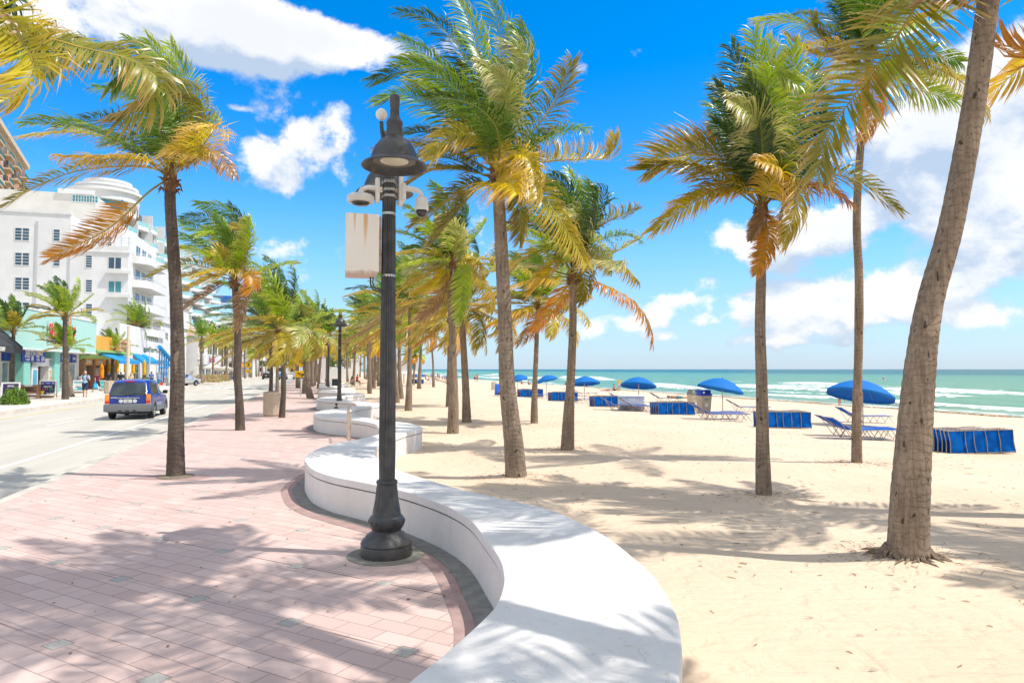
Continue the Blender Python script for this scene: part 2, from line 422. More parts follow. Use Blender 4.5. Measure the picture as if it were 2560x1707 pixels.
inn = mth(t_, 'MULTIPLY', mrange(t_, ca, .072, .076, 1, 0), mrange(t_, cb, .072, .076, 1, 0))
rim = mth(t_, 'MULTIPLY', mrange(t_, ca, .078, .082, 1, 0), mrange(t_, cb, .078, .082, 1, 0))
c = mixc(t_, rim, c, (.2, .14, .13))
c = mixc(t_, inn, c, mixc(t_, mrange(t_, fine, .4, .6), (.40, .375, .335), (.50, .47, .42)))
spk = noise(t_, O, 8.5, 2, .6, .4)
c = mixc(t_, mrange(t_, spk, .765, .785, 0, .8), c, (.07, .055, .05))
spk2 = noise(t_, mapping(t_, O, 0, (1, 1, 1), (7, 3, 0)), 3.1, 3, .5)
c = mixc(t_, mrange(t_, spk2, .72, .8, 0, .25), c, (.60, .33, .22))
t_.links.new(c, p.inputs['Base Color'])
bump(t_, mth(t_, 'ADD', mth(t_, 'MULTIPLY', br.outputs['Fac'], -1.0), mth(t_, 'MULTIPLY', fine, .35)), .5, .006, p)
PAVER = m
KERB_T = -4.85
ps = steps([(-12, 4, 20), (4, 30, 160), (30, 100, 200), (100, 400, 20)])
mb = MB()
for s in ps:
    mb.v += [(KERB_T + .16, s, 0), (KERB_T + 2, s, 0), (wmid(s) - .02, s, 0)]
for i in range(len(ps) - 1):
    for j in range(2): mb.f.append((i * 3 + j, i * 3 + j + 1, i * 3 + j + 4, i * 3 + j + 3)); mb.mi.append(0)
tag(mb.build('promenade', PAVER, rot=TH), kind='structure')
# slate band and darker pink border that follow the wall
def band(name, o0, o1, z, mat, s0=-3, s1=WALL_END):
    mb = MB(); n = int((s1 - s0) / .12)
    P = []
    for i in range(n + 1):
        s = s0 + (s1 - s0) * i / n; d = (wprom(s + .05) - wprom(s - .05)) / .1
        nx, ny = -1 / math.hypot(1, d), d / math.hypot(1, d)
        P.append((wprom(s), s, nx, ny))
    for x, y, nx, ny in P:
        mb.v += [(x + nx * o0, y + ny * o0, z), (x + nx * o1, y + ny * o1, z)]
    for i in range(n): mb.f.append((2 * i, 2 * i + 1, 2 * i + 3, 2 * i + 2)); mb.mi.append(0)
    return tag(mb.build(name, mat, rot=TH), kind='structure')
slate = pmat('slate_pavers', (.28, .27, .245), (.20, .195, .18), scale=7, rough=.8, bump=.5, bscale=60, dirt=.3)
rose = pmat('rose_pavers', (.44, .30, .27), (.36, .24, .22), scale=5, rough=.85, bump=.4, bscale=70)
band('slate_border', -.05, .20, .008, slate); band('rose_border', .20, .38, .004, rose)
# kerb, road, markings
conc = pmat('kerb_concrete', (.62, .57, .49), (.50, .46, .39), scale=3, rough=.85, bump=.3, dirt=.35)
mb = MB(); mb.box(KERB_T - .02, KERB_T + .16, -12, 400, -.3, .004); mb.box(KERB_T - .5, KERB_T - .02, -12, 400, -.3, -.136)
tag(mb.build('kerb', conc, rot=TH), kind='structure')
FAR_T = -14.6
m, t_, o_ = nt('road_surface')
p = N(t_, 'ShaderNodeBsdfPrincipled'); p.inputs['Roughness'].default_value = .85; p.inputs['Specular IOR Level'].default_value = .2; L(t_, p, 0, o_, 0)
tc = N(t_, 'ShaderNodeTexCoord'); O = tc.outputs['Object']
c = mixc(t_, mrange(t_, noise(t_, mapping(t_, O, 0, (1, .12, 1)), 1.1, 5, .6), .3, .7), (.50, .465, .40), (.58, .54, .465))
c = mixc(t_, mrange(t_, noise(t_, O, 45, 4, .7), .45, .7, 0, .3), c, (.46, .42, .36))
ck = N(t_, 'ShaderNodeTexVoronoi', feature='DISTANCE_TO_EDGE'); ck.inputs['Scale'].default_value = .16; t_.links.new(O, ck.inputs['Vector'])
c = mixc(t_, mrange(t_, ck.outputs['Distance'], .0, .004, .45, 0), c, (.22, .19, .16))
t_.links.new(c, p.inputs['Base Color']); bump(t_, noise(t_, O, 80, 3), .3, .005, p)
mb = MB(); rs_ = steps([(-12, 400, 60)])
for s in rs_: mb.v += [(FAR_T - 60, s, -.142), (KERB_T - .02, s, -.142)]
for i in range(len(rs_) - 1): mb.f.append((2 * i, 2 * i + 1, 2 * i + 3, 2 * i + 2)); mb.mi.append(0)
tag(mb.build('road', m, rot=TH), kind='structure')
wp = pmat('white_road_paint', (.80, .79, .75), (.70, .68, .62), scale=4, rough=.8)
yp = pmat('yellow_road_paint', (.72, .50, .10), (.70, .55, .22), scale=4, rough=.8)
mb = MB()
for a, b in ((-6.93, -6.80),): mb.box(a, b, -12, 80, -.139, -.136)
for i in range(14): mb.box(-10.3, -10.18, 6 + i * 12.2, 9 + i * 12.2, -.139, -.136)
mb.box(-6.85, -5.2, 92, 92.6, -.139, -.136)
for i in range(9): mb.box(KERB_T - 1.0 - i * 1.0, KERB_T - .5 - i * 1.0, 84, 87, -.139, -.136)
tag(mb.build('road_markings', wp, rot=TH), kind='structure')
mb = MB(); mb.box(-13.6, -13.48, -12, 86, -.139, -.136); mb.box(-13.6, -13.48, 106, 300, -.139, -.136)
tag(mb.build('yellow_lines', yp, rot=TH), kind='structure')
# far pavement
fw = pmat('far_pavement', (.72, .66, .58), (.62, .55, .47), scale=1.2, rough=.85, bump=.2, dirt=.25)
mb = MB(); mb.box(FAR_T - 12, FAR_T, -12, 90, -.3, .06); mb.box(FAR_T - 14, FAR_T, 104, 400, -.3, .06)
tag(mb.build('far_pavement', fw, rot=TH), kind='structure')
# land beyond
land = pmat('inland_ground', (.40, .37, .28), (.30, .31, .18), scale=.05, rough=.95)
mb = MB(); mb.v += [tuple(RF(-300, -2500, -.32)), tuple(RF(-300, 1, -.32)), tuple(RF(3000, 1, -.32)), tuple(RF(3000, -2500, -.32))]; mb.f.append((0, 1, 2, 3)); mb.mi.append(0)
tag(mb.build('inland_ground', land), kind='structure')

# ---------------------------------------------------------------- sea
SH = 44.0; WL = -1.02
mb = MB()
ts = steps([(41.5, 100, 150), (100, 170, 50), (170, 400, 20), (400, 40000, 20)])
sw = steps([(-3000, -40, 6), (-40, 260, 260), (260, 900, 40), (900, 40000, 10)])
rw = np.random.RandomState(8)
BR = [(49.5, .22, 1.0), (57, .42, 1.4), (67, .40, 1.7), (79, .35, 2.0), (95, .3, 2.4)]
PH = rw.uniform(0, 6.28, (5, 4))
def brk(k, s): return math.sin(s * .043 + PH[k, 0]) * 1.6 + math.sin(s * .11 + PH[k, 1]) * .8
def bamp(k, s): return max(0.0, .45 + .75 * math.sin(s * .051 + PH[k, 2]) + .3 * math.sin(s * .17 + PH[k, 3]))
def sea_h(s, t):
    z = 0
    if t < 180 and -60 < s < 950:
        for k, (tc_, h, w) in enumerate(BR):
            d = t - tc_ - brk(k, s); a = bamp(k, s)
            z += a * h * (math.exp(-(d / (w * (.8 if d < 0 else 1.6))) ** 2))
        z += .05 * math.sin(t * .9 + s * .13) + .035 * math.sin(t * 1.7 - s * .31 + 1)
        z *= min(1, max(0, (t - 42.5) / 4))
    return z
for s in sw:
    for t in ts: mb.v.append(tuple(RF(s, t, WL + sea_h(s, t))))
n = len(ts)
for i in range(len(sw) - 1):
    for j in range(n - 1): mb.f.append((i * n + j, i * n + j + 1, (i + 1) * n + j + 1, (i + 1) * n + j)); mb.mi.append(0)
m, t_, o_ = nt('sea_water')
p = N(t_, 'ShaderNodeBsdfPrincipled'); p.inputs['Roughness'].default_value = .32; p.inputs['Specular IOR Level'].default_value = .12; L(t_, p, 0, o_, 0)
at = N(t_, 'ShaderNodeAttribute', attribute_name='Foam')
tc = N(t_, 'ShaderNodeTexCoord'); O = tc.outputs['Object']
rot = mapping(t_, O, -TH, (1, 1, 1))      # x = t, y = s
sx = N(t_, 'ShaderNodeSeparateXYZ'); t_.links.new(rot, sx.inputs[0]); tt = sx.outputs[0]
wv = noise(t_, mapping(t_, rot, 0, (.5, .12, 1)), .35, 6, .65)
tw = mth(t_, 'ADD', tt, mth(t_, 'MULTIPLY', mth(t_, 'SUBTRACT', wv, .5), 60))
c = mixc(t_, mrange(t_, tw, 60, 260), (.17, .34, .19), (.10, .29, .175))
c = mixc(t_, mrange(t_, tt, 230, 420), c, (.0, .115, .115))
c = mixc(t_, mrange(t_, tt, 900, 6000), c, (.0, .055, .10))
c = mixc(t_, mrange(t_, tt, 42, 52, 1, 0), c, (.33, .38, .25))
streak = noise(t_, mapping(t_, rot, 0, (.8, .22, 1)), .8, 6, .7, .3)
c = mixc(t_, mrange(t_, streak, .42, .62, .22, 0), c, (.05, .20, .15))
caps = noise(t_, mapping(t_, rot, 0, (.22, .055, 1)), 1.0, 8, .72, .2)
capm = mth(t_, 'MULTIPLY', mrange(t_, caps, .655, .69), mrange(t_, tt, 60, 100))
near = noise(t_, mapping(t_, rot, 0, (1, .5, 1)), 1.3, 8, .75, .5)
fm = mrange(t_, mth(t_, 'ADD', mth(t_, 'MULTIPLY', at.outputs['Fac'], .74), mth(t_, 'MULTIPLY', mth(t_, 'SUBTRACT', near, .5), 1.6)), .42, .62)
foam = mth(t_, 'MAXIMUM', capm, fm)
c = mixc(t_, foam, c, (.88, .89, .88))
t_.links.new(c, p.inputs['Base Color'])
t_.links.new(mrange(t_, foam, 0, 1, .3, .9), p.inputs['Roughness'])
b1 = bump(t_, noise(t_, mapping(t_, rot, 0, (1, .35, 1)), .8, 6, .65), .8, .5, None)
bump(t_, foam, .4, .06, p, b1)
so = tag(mb.build('sea', m, smooth=2), kind='structure')
ca_ = so.data.color_attributes.new('Foam', 'FLOAT_COLOR', 'POINT')
fo = []
for s in sw:
    for t in ts:
        f = 0.0
        if t < 130 and -60 < s < 950:
            for k, (tc_, h, w) in enumerate(BR):
                d = t - tc_ - brk(k, s); a = bamp(k, s)
                if d < .3: f = max(f, min(1, a) * math.exp(-((d) / (w * 1.5)) ** 2))
                else: f = max(f, min(1, a) * math.exp(-((d - .3) / (w * .5)) ** 2))
            f = max(f, .75 * math.exp(-((t - 44.6 - .5 * math.sin(s * .2)) / 1.3) ** 2))
            f = max(f, .30 if t < 52 else 0)
        fo += [f, f, f, 1]
ca_.data.foreach_set('color', fo)
# weed line along the wet sand
mb = MB(); rr = random.Random(4)
for i in range(900):
    s = 30 + (i / 900.0) * 70; t = 41.6 + .35 * math.sin(s * .5) + rr.gauss(0, .18); z = sandz(t) + .01
    a = rr.uniform(0, 3.14); l = rr.uniform(.05, .22); q = RF(s, t, z)
    mb.tube([q + Vector((-l * math.cos(a), -l * math.sin(a), 0)), q + Vector((0, 0, rr.uniform(.01, .06))), q + Vector((l * math.cos(a), l * math.sin(a), 0))], .02, 3)
tag(mb.build('seaweed', pmat('dry_seaweed', (.22, .12, .04), (.34, .20, .08), rough=.9)), 'brown strip of dried seaweed washed up along the waterline', 'seaweed', kind='stuff')
# twigs and husk scraps lying on the sand
mb = MB()
for i in range(950):
    s = rr.uniform(2.5, 32); t = rr.uniform(2.8, 3 + (s * .55 + 6)); z = sand_h(s, t) + .004; q = RF(s, t, z); a = rr.uniform(0, 3.14); l = rr.uniform(.01, .05) * (2 if rr.random() < .12 else 1)
    d = Vector((l * math.cos(a), l * math.sin(a), 0)); e = Vector((-d.y, d.x, 0)) * rr.uniform(-.5, .5)
    mb.tube([q - d, q + e * .5 + Vector((0, 0, .005)), q + d], [.0025, .004, .0015], 4)
for c, r, h in MOUNDS:
    for i in range(150):
        a = rr.uniform(0, 6.28); d = abs(rr.gauss(.25, .22)) + .12; q = Vector((c.x + d * math.cos(a) * 1.3, c.y + d * math.sin(a) * .9, 0)); s, t = toRF(q.x, q.y); q.z = sand_h(s, t) + .006
        b = a + rr.uniform(-.6, .6); l = rr.uniform(.03, .13)
        mb.tube([q, q + Vector((l * math.cos(b) * .5, l * math.sin(b) * .5, .012)), q + Vector((l * math.cos(b), l * math.sin(b), -.004))], [.003, .0025, .001], 3)
tag(mb.build('beach_litter', pmat('dry_twigs', (.20, .12, .07), (.36, .23, .13), rough=.9)), 'scattered dry twigs and root fibres on the sand', 'twigs', kind='stuff')
mb = MB()
for i in range(110):
    s = rr.uniform(3.2, 16); t = rr.uniform(-4.4, wprom(s) - .2); q = RF(s, t, .006); a = rr.uniform(0, 3.14); l = rr.uniform(.008, .03)
    d = Vector((l * math.cos(a), l * math.sin(a), 0)); e = Vector((-d.y, d.x, 0)) * .5
    mb.add([q - d, q + e + Vector((0, 0, .004)), q + d, q - e + Vector((0, 0, .002))], [(0, 1, 2, 3)])
tag(mb.build('dead_leaves', pmat('dry_leaf', (.10, .05, .03), (.30, .15, .06), rough=.9)), 'tiny dry leaves scattered over the pink pavers', 'leaves', kind='stuff')

# ---------------------------------------------------------------- the serpentine seat wall
wroot = tag(empty('seat_wall', RF(12, .5), TH), 'long white serpentine concrete seat wall between promenade and sand', 'wall')
def wall_loop(s0, s1, step, off):
    n = int((s1 - s0) / step); A = []; B = []
    for i in range(n + 1):
        s = s0 + (s1 - s0) * i / n
        for fn, lst, sg in ((wprom, A, -1), (wsand, B, 1)):
            d = (fn(s + .05) - fn(s - .05)) / .1; k = 1 / math.hypot(1, d)
            lst.append((fn(s) + sg * k * off, s - sg * d * k * off))
    return A, B
def wall_part(name, prof, mat, s0=-3, s1=WALL_END, step=.12):
    # prof: list of (offset outwards, z) from the bottom up
    mb = MB(); rows = []
    for off, z in prof:
        A, B = wall_loop(s0, s1, step, off)
        rows.append(([(x - .5, y - 12, z) for x, y in A], [(x - .5, y - 12, z) for x, y in B]))
    n = len(rows[0][0]); R = 2 * len(rows)
    for i in range(n):
        for A, B in rows: mb.v.append(A[i])
        for A, B in rows[::-1]: mb.v.append(B[i])
    for i in range(n - 1):
        for j in range(R - 1): mb.f.append((i * R + j, i * R + j + 1, (i + 1) * R + j + 1, (i + 1) * R + j)); mb.mi.append(0)
    mb.f.append(tuple(range(R))); mb.mi.append(0); mb.f.append(tuple(range((n - 1) * R, n * R))); mb.mi.append(0)
    return mb.build(name, mat, wroot, smooth=True)
m, t_, o_ = nt('white_wall_paint')
p = N(t_, 'ShaderNodeBsdfPrincipled'); p.inputs['Roughness'].default_value = .7; p.inputs['Specular IOR Level'].default_value = .25; L(t_, p, 0, o_, 0)
tc = N(t_, 'ShaderNodeTexCoord'); O = tc.outputs['Object']
sx = N(t_, 'ShaderNodeSeparateXYZ'); t_.links.new(O, sx.inputs[0])
c = mixc(t_, mrange(t_, noise(t_, O, 1.6, 6, .65), .35, .7), (.82, .785, .745), (.75, .71, .67))
c = mixc(t_, mrange(t_, noise(t_, O, 22, 5, .7, .5), .54, .76, 0, .5), c, (.50, .46, .41))
c = mixc(t_, mrange(t_, noise(t_, mapping(t_, O, 0, (3, 3, .6)), 2.2, 5, .6), .6, .75, 0, .22), c, (.62, .50, .38))
jn = mth(t_, 'ABSOLUTE', mth(t_, 'SUBTRACT', mth(t_, 'FRACT', mth(t_, 'DIVIDE', mth(t_, 'ADD', sx.outputs[1], 8.27), 1.53)), .5))
c = mixc(t_, mrange(t_, jn, .0, .0035, .55, 0), c, (.42, .38, .34))
wc = N(t_, 'ShaderNodeTexVoronoi', feature='DISTANCE_TO_EDGE'); wc.inputs['Scale'].default_value = .75; wv_ = N(t_, 'ShaderNodeVectorMath', operation='ADD'); t_.links.new(O, wv_.inputs[0]); nn = N(t_, 'ShaderNodeTexNoise'); nn.inputs['Scale'].default_value = 2.5; nn.inputs['Detail'].default_value = 6; t_.links.new(O, nn.inputs['Vector']); t_.links.new(nn.outputs['Color'], wv_.inputs[1]); t_.links.new(wv_.outputs[0], wc.inputs['Vector'])
c = mixc(t_, mth(t_, 'MULTIPLY', mrange(t_, wc.outputs['Distance'], 0, .004, .5, 0), mrange(t_, noise(t_, O, .9, 2), .5, .6)), c, (.33, .30, .27))
c = mixc(t_, mrange(t_, noise(t_, O, 5.5, 2, .5), .70, .76, 0, .5), c, (.58, .44, .30))
t_.links.new(c, p.inputs['Base Color']); bump(t_, noise(t_, O, 30, 5, .7), .3, .01, p)
WALLM = m
gz = pmat('joint_shade_dark', (.10, .09, .08), rough=.9)  # near-black colour puts shade into the open groove below the cap
wall_part('wall_base', [(0, -.15), (0, .40)], WALLM)
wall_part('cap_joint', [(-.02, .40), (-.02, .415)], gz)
wall_part('wall_cap', [(.0, .415), (.008, .42), (.008, .505), (.004, .514), (-.012, .522)], WALLM)
# ---------------------------------------------------------------- palms
WIND = np.array([-1.0, .28, -.02])
TONES = {  # base, middle, tip (linear albedo)
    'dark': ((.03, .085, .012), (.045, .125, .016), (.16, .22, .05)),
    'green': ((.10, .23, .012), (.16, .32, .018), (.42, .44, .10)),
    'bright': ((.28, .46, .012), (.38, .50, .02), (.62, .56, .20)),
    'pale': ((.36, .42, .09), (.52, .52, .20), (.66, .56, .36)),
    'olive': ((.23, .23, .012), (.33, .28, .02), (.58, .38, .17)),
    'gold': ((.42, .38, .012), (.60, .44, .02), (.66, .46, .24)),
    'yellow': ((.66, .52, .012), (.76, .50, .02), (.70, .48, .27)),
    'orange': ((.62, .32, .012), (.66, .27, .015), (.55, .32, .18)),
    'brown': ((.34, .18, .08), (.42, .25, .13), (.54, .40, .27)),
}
def leafmat(name, trans=.28):
    m, t, o = nt(name)
    a = N(t, 'ShaderNodeAttribute', attribute_name='Tone')
    p = N(t, 'ShaderNodeBsdfPrincipled'); p.inputs['Roughness'].default_value = .36; p.inputs['Specular IOR Level'].default_value = .6
    tr = N(t, 'ShaderNodeBsdfTranslucent'); ms = N(t, 'ShaderNodeMixShader'); ms.inputs[0].default_value = trans
    tc = N(t, 'ShaderNodeTexCoord')
    v = mrange(t, noise(t, tc.outputs['Object'], 2.6, 3), .3, .7, .82, 1.15)
    mu = N(t, 'ShaderNodeVectorMath', operation='SCALE'); L(t, a, 'Color', mu, 0); t.links.new(v, mu.inputs['Scale'])
    L(t, mu, 0, p, 'Base Color')
    m2 = N(t, 'ShaderNodeVectorMath', operation='MULTIPLY'); L(t, mu, 0, m2, 0); m2.inputs[1].default_value = (1.25, 1.2, .7)
    L(t, m2, 0, tr, 'Color'); L(t, p, 0, ms, 1); L(t, tr, 0, ms, 2); L(t, ms, 0, o, 0)
    return m
LEAF = leafmat('palm_leaf')
def barkmat(name, c1, c2, dark):
    m, t, o = nt(name)
    p = N(t, 'ShaderNodeBsdfPrincipled'); p.inputs['Roughness'].default_value = .88; p.inputs['Specular IOR Level'].default_value = .2; L(t, p, 0, o, 0)
    tc = N(t, 'ShaderNodeTexCoord'); O = tc.outputs['Object']
    sx = N(t, 'ShaderNodeSeparateXYZ'); t.links.new(O, sx.inputs[0])
    z = mth(t, 'ADD', sx.outputs[2], mth(t, 'MULTIPLY', noise(t, mapping(t, O, 0, (3.2, 3.2, 2.2)), 1.0, 5, .65), .42))
    ring = mth(t, 'FRACT', mth(t, 'MULTIPLY', z, 11.5))
    c = mixc(t, mrange(t, noise(t, O, 2.2, 5, .65), .3, .7), c1, c2)
    fib = noise(t, mapping(t, O, 0, (26, 26, 2.2)), 1.0, 5, .7)
    c = mixc(t, mrange(t, fib, .35, .7, 0, .6), c, dark)
    c = mixc(t, mrange(t, ring, 0, .22, .34, 0), c, dark)
    pit = noise(t, mapping(t, O, 0, (1, 1, .5)), 15, 2, .5)
    c = mixc(t, mrange(t, pit, .66, .70, 0, .85), c, (.05, .035, .025))
    crk = noise(t, mapping(t, O, 0, (9, 9, 30)), 1.0, 3, .6, .8)
    c = mixc(t, mrange(t, crk, .60, .66, 0, .55), c, dark)
    pat = noise(t, mapping(t, O, 0, (1, 1, .55)), 4.2, 2, .4, .5)
    c = mixc(t, mrange(t, pat, .655, .69, 0, .5), c, (.42, .33, .24))
    t.links.new(c, p.inputs['Base Color'])
    b = bump(t, mrange(t, ring, 0, .3), .5, .015, None)
    bump(t, fib, .6, .012, p, b)
    return m
BARK = barkmat('grey_palm_bark', (.265, .205, .155), (.38, .30, .225), (.10, .075, .055))
BARKD = barkmat('dark_palm_bark', (.11, .085, .07), (.19, .15, .12), (.05, .04, .033))
HUSK = pmat('palm_fibre', (.27, .15, .07), (.14, .08, .04), scale=30, rough=.95, bump=.8, bscale=60, stretch=(1, 1, .3))
PET = pmat('palm_stalk', (.46, .36, .06), (.36, .24, .08), scale=9, rough=.5)

def nrmz(a): return a / np.maximum(1e-9, np.linalg.norm(a, axis=-1, keepdims=True))
def resample(P, n):
    P = np.array([[*p] for p in P], float)
    # catmull-rom through the points, then even arc spacing
    Q = []
    for i in range(len(P) - 1):
        p0 = P[max(0, i - 1)]; p1 = P[i]; p2 = P[i + 1]; p3 = P[min(len(P) - 1, i + 2)]
        for u in np.linspace(0, 1, 12, endpoint=False):
            Q.append(.5 * (2 * p1 + (p2 - p0) * u + (2 * p0 - 5 * p1 + 4 * p2 - p3) * u * u + (3 * p1 - 3 * p2 + p3 - p0) * u**3))
    Q.append(P[-1]); Q = np.array(Q)
    d = np.concatenate([[0], np.cumsum(np.linalg.norm(np.diff(Q, axis=0), axis=1))])
    x = np.linspace(0, d[-1], n)
    return np.stack([np.interp(x, d, Q[:, k]) for k in range(3)], 1), d[-1]
def frond(P, tone, rng, nl=60, ll=.75, roll=None, wind=.55, grav=.28, width=.019, bare=.17, wilt=0.0, Nfix=None):
    """numpy arrays (verts, quads, tris, colours) of one feather leaf along the points P"""
    C, Lg = resample(P, 40)
    T = nrmz(np.gradient(C, axis=0))
    up = np.array([0, 0, 1.0])
    n0 = up - T[0] * T[0].dot(up)
    if np.linalg.norm(n0) < .25: n0 = n0 + np.array([rng.uniform(-1, 1), rng.uniform(-1, 1), 0]) * .6; n0 -= T[0] * T[0].dot(n0)
    n0 /= np.linalg.norm(n0)
    Ns = [n0]
    for i in range(1, 40):
        q = Ns[-1] - T[i] * T[i].dot(Ns[-1]); Ns.append(q / max(1e-6, np.linalg.norm(q)))
    Nn = np.array(Ns)
    Nup = up - T * T.dot(up)[:, None]; w = np.linalg.norm(Nup, axis=1, keepdims=True); Nn = nrmz(Nn + Nup * w * .5)
    if roll is not None:
        side = np.array([0, -1.0, 0.12]); Ncam = nrmz(side - T * T.dot(side)[:, None])
        Nn = nrmz(Nn * (1 - roll) + Ncam * roll)
    S = nrmz(np.cross(T, Nn))
    V = []; F4 = []; F3 = []; K = []
    tb, tm, tt_ = [np.array(c) for c in TONES[tone]]
    # rachis
    us = np.linspace(0, 1, 14); idx = (us * 39).astype(int); rr_ = (.022 * (1 - us) + .004) * (Lg / 2.8) ** .5
    k = 0
    for a, i in enumerate(idx):
        for w in (0, 2.1, 4.2):
            V.append(C[i] + (S[i] * math.cos(w) + Nn[i] * math.sin(w)) * rr_[a]); K.append(np.array((.50, .40, .08)) * (1 if tone not in ('brown',) else .55) if tone not in ('dark', 'green') else np.array((.26, .28, .05)))
    for a in range(13):
        for j in range(3): F4.append((a * 3 + j, a * 3 + (j + 1) % 3, a * 3 + 3 + (j + 1) % 3, a * 3 + 3 + j))
    base = len(V)
    u = bare + (1 - bare) * (np.arange(nl) + .5) / nl
    W = WIND * wind; g = np.array([0, 0, -grav - wilt])
    vs = []; cs = []
    clump = rng.random_sample(16)
    for sg in (-1, 1):
        uu = np.clip(u + rng.uniform(-.3, .3, nl) / nl, 0, .999)
        fi = uu * 39; i0 = fi.astype(int); fr = (fi - i0)[:, None]; i1 = np.minimum(i0 + 1, 39)
        p0 = C[i0] * (1 - fr) + C[i1] * fr; t = T[i0]; s = S[i0] * sg; n = Nn[i0]
        ang = np.radians(72 - 45 * uu ** 1.3)[:, None]
        cl = clump[(uu * 15).astype(int)][:, None]
        d = nrmz(t * np.cos(ang) + s * np.sin(ang) + n * (.22 - .5 * wilt) + rng.normal(0, .09, (nl, 3)) + (cl - .5) * .25 * n)
        l = ll * (np.sin(np.pi * np.clip(.16 + .74 * uu, 0, 1)) ** .7) * rng.uniform(.8, 1.08, nl) * (.55 + .45 * min(1, Lg / 2.4))
        l = l[:, None]
        fold = rng.uniform(.6, 1.4, (nl, 1))
        d1 = d; d2 = nrmz(d1 + (W + g) * .75 * fold); d3 = nrmz(d2 + (W + g * 1.5) * 1.1 * fold)
        p1 = p0 + d1 * l * .3; p2 = p1 + d2 * l * .36; p3 = p2 + d3 * l * .34
        wd = nrmz(np.cross(d1, n) + n * .35 * sg); wv = nrmz(np.cross(d2, n) * .8 + n * rng.uniform(-.7, .7, (nl, 1)))
        a = width * rng.uniform(.8, 1.15, (nl, 1))
        vs.append(np.stack([p0 - wd * a * .35, p0 + wd * a * .35, p1 - wd * a, p1 + wd * a, p2 - wv * a * .8, p2 + wv * a * .8, p3], 1))
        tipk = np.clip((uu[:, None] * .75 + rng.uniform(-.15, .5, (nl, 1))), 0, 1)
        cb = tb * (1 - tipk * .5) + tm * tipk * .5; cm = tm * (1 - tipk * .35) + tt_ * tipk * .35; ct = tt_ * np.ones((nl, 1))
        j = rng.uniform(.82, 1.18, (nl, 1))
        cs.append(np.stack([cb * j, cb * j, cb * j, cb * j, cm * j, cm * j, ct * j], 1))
    Vl = np.concatenate(vs).reshape(-1, 3); Cl = np.concatenate(cs).reshape(-1, 3)
    q = base + 7 * np.arange(2 * nl)[:, None]
    F4l = np.concatenate([q + np.array([0, 1, 3, 2]), q + np.array([2, 3, 5, 4])]); F3l = q + np.array([4, 5, 6])
    return (np.concatenate([np.array(V), Vl]), np.concatenate([np.array(F4), F4l]), F3l, np.concatenate([np.array(K), Cl]))
def np_mesh(name, parts, mat, parent, origin):
    V = []; Q = []; T3 = []; K = []; k = 0
    for v, q, t, c in parts:
        V.append(v); Q.append(q + k); T3.append(t + k); K.append(c); k += len(v)
    V = np.concatenate(V) - np.array(origin); Q = np.concatenate(Q); T3 = np.concatenate(T3); K = np.concatenate(K)
    me = bpy.data.meshes.new(name)
    nl = 4 * len(Q) + 3 * len(T3)
    me.vertices.add(len(V)); me.vertices.foreach_set('co', V.ravel().astype(np.float32))
    me.loops.add(nl); me.loops.foreach_set('vertex_index', np.concatenate([Q.ravel(), T3.ravel()]).astype(np.int32))
    me.polygons.add(len(Q) + len(T3))
    ls = np.concatenate([np.arange(len(Q)) * 4, 4 * len(Q) + np.arange(len(T3)) * 3]).astype(np.int32)
    me.polygons.foreach_set('loop_start', ls)
    me.polygons.foreach_set('use_smooth', np.ones(len(ls), dtype=bool))
    me.update(calc_edges=True); me.validate()
    a = me.color_attributes.new('Tone', 'FLOAT_COLOR', 'POINT')
    a.data.foreach_set('color', np.concatenate([K, np.ones((len(K), 1))], 1).astype(np.float32).ravel())
    me.materials.append(mat)
    o = bpy.data.objects.new(name, me); COL.objects.link(o)
    if parent: o.parent = parent
    return o
def grow(root, az, el, Lg, rng, wind=.9, grav=.75, n=12):
    d = np.array([math.cos(el) * math.cos(az), math.cos(el) * math.sin(az), math.sin(el)]); p = np.array(root, float); P = [p.copy()]
    for i in range(n):
        u = (i + 1) / n; ds = Lg / n
        d = d + (WIND * wind * 1.0 + np.array([0, 0, -grav])) * u * ds * .8 + rng.normal(0, .02, 3)
        d /= np.linalg.norm(d); p = p + d * ds; P.append(p.copy())
    return P
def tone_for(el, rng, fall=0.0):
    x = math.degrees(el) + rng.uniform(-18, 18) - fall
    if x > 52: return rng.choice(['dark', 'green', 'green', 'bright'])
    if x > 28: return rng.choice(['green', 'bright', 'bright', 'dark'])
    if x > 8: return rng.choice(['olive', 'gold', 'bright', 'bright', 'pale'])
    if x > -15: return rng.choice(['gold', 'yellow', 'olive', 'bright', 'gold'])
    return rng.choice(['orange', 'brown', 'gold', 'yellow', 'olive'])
def fill(root, n, rng, Lg, nl, width, ll=.7, wind=.9, fall=0.0, emin=-35, emax=88):
    out = []
    for i in range(n):
        u = (i + .5) / n
        el = math.radians(emax + (emin - emax) * u ** 1.25 + rng.uniform(-6, 6)); az = i * 2.39996 + rng.uniform(-.3, .3)
        l = Lg * rng.uniform(.85, 1.1) * (1 if u > .12 else .8)
        wl = .4 if math.degrees(el) < -5 else 0.0
        # stiff upright leaves at the centre, the lower ones stream down the wind
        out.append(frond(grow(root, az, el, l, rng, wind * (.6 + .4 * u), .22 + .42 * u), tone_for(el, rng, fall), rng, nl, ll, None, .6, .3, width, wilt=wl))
    return out
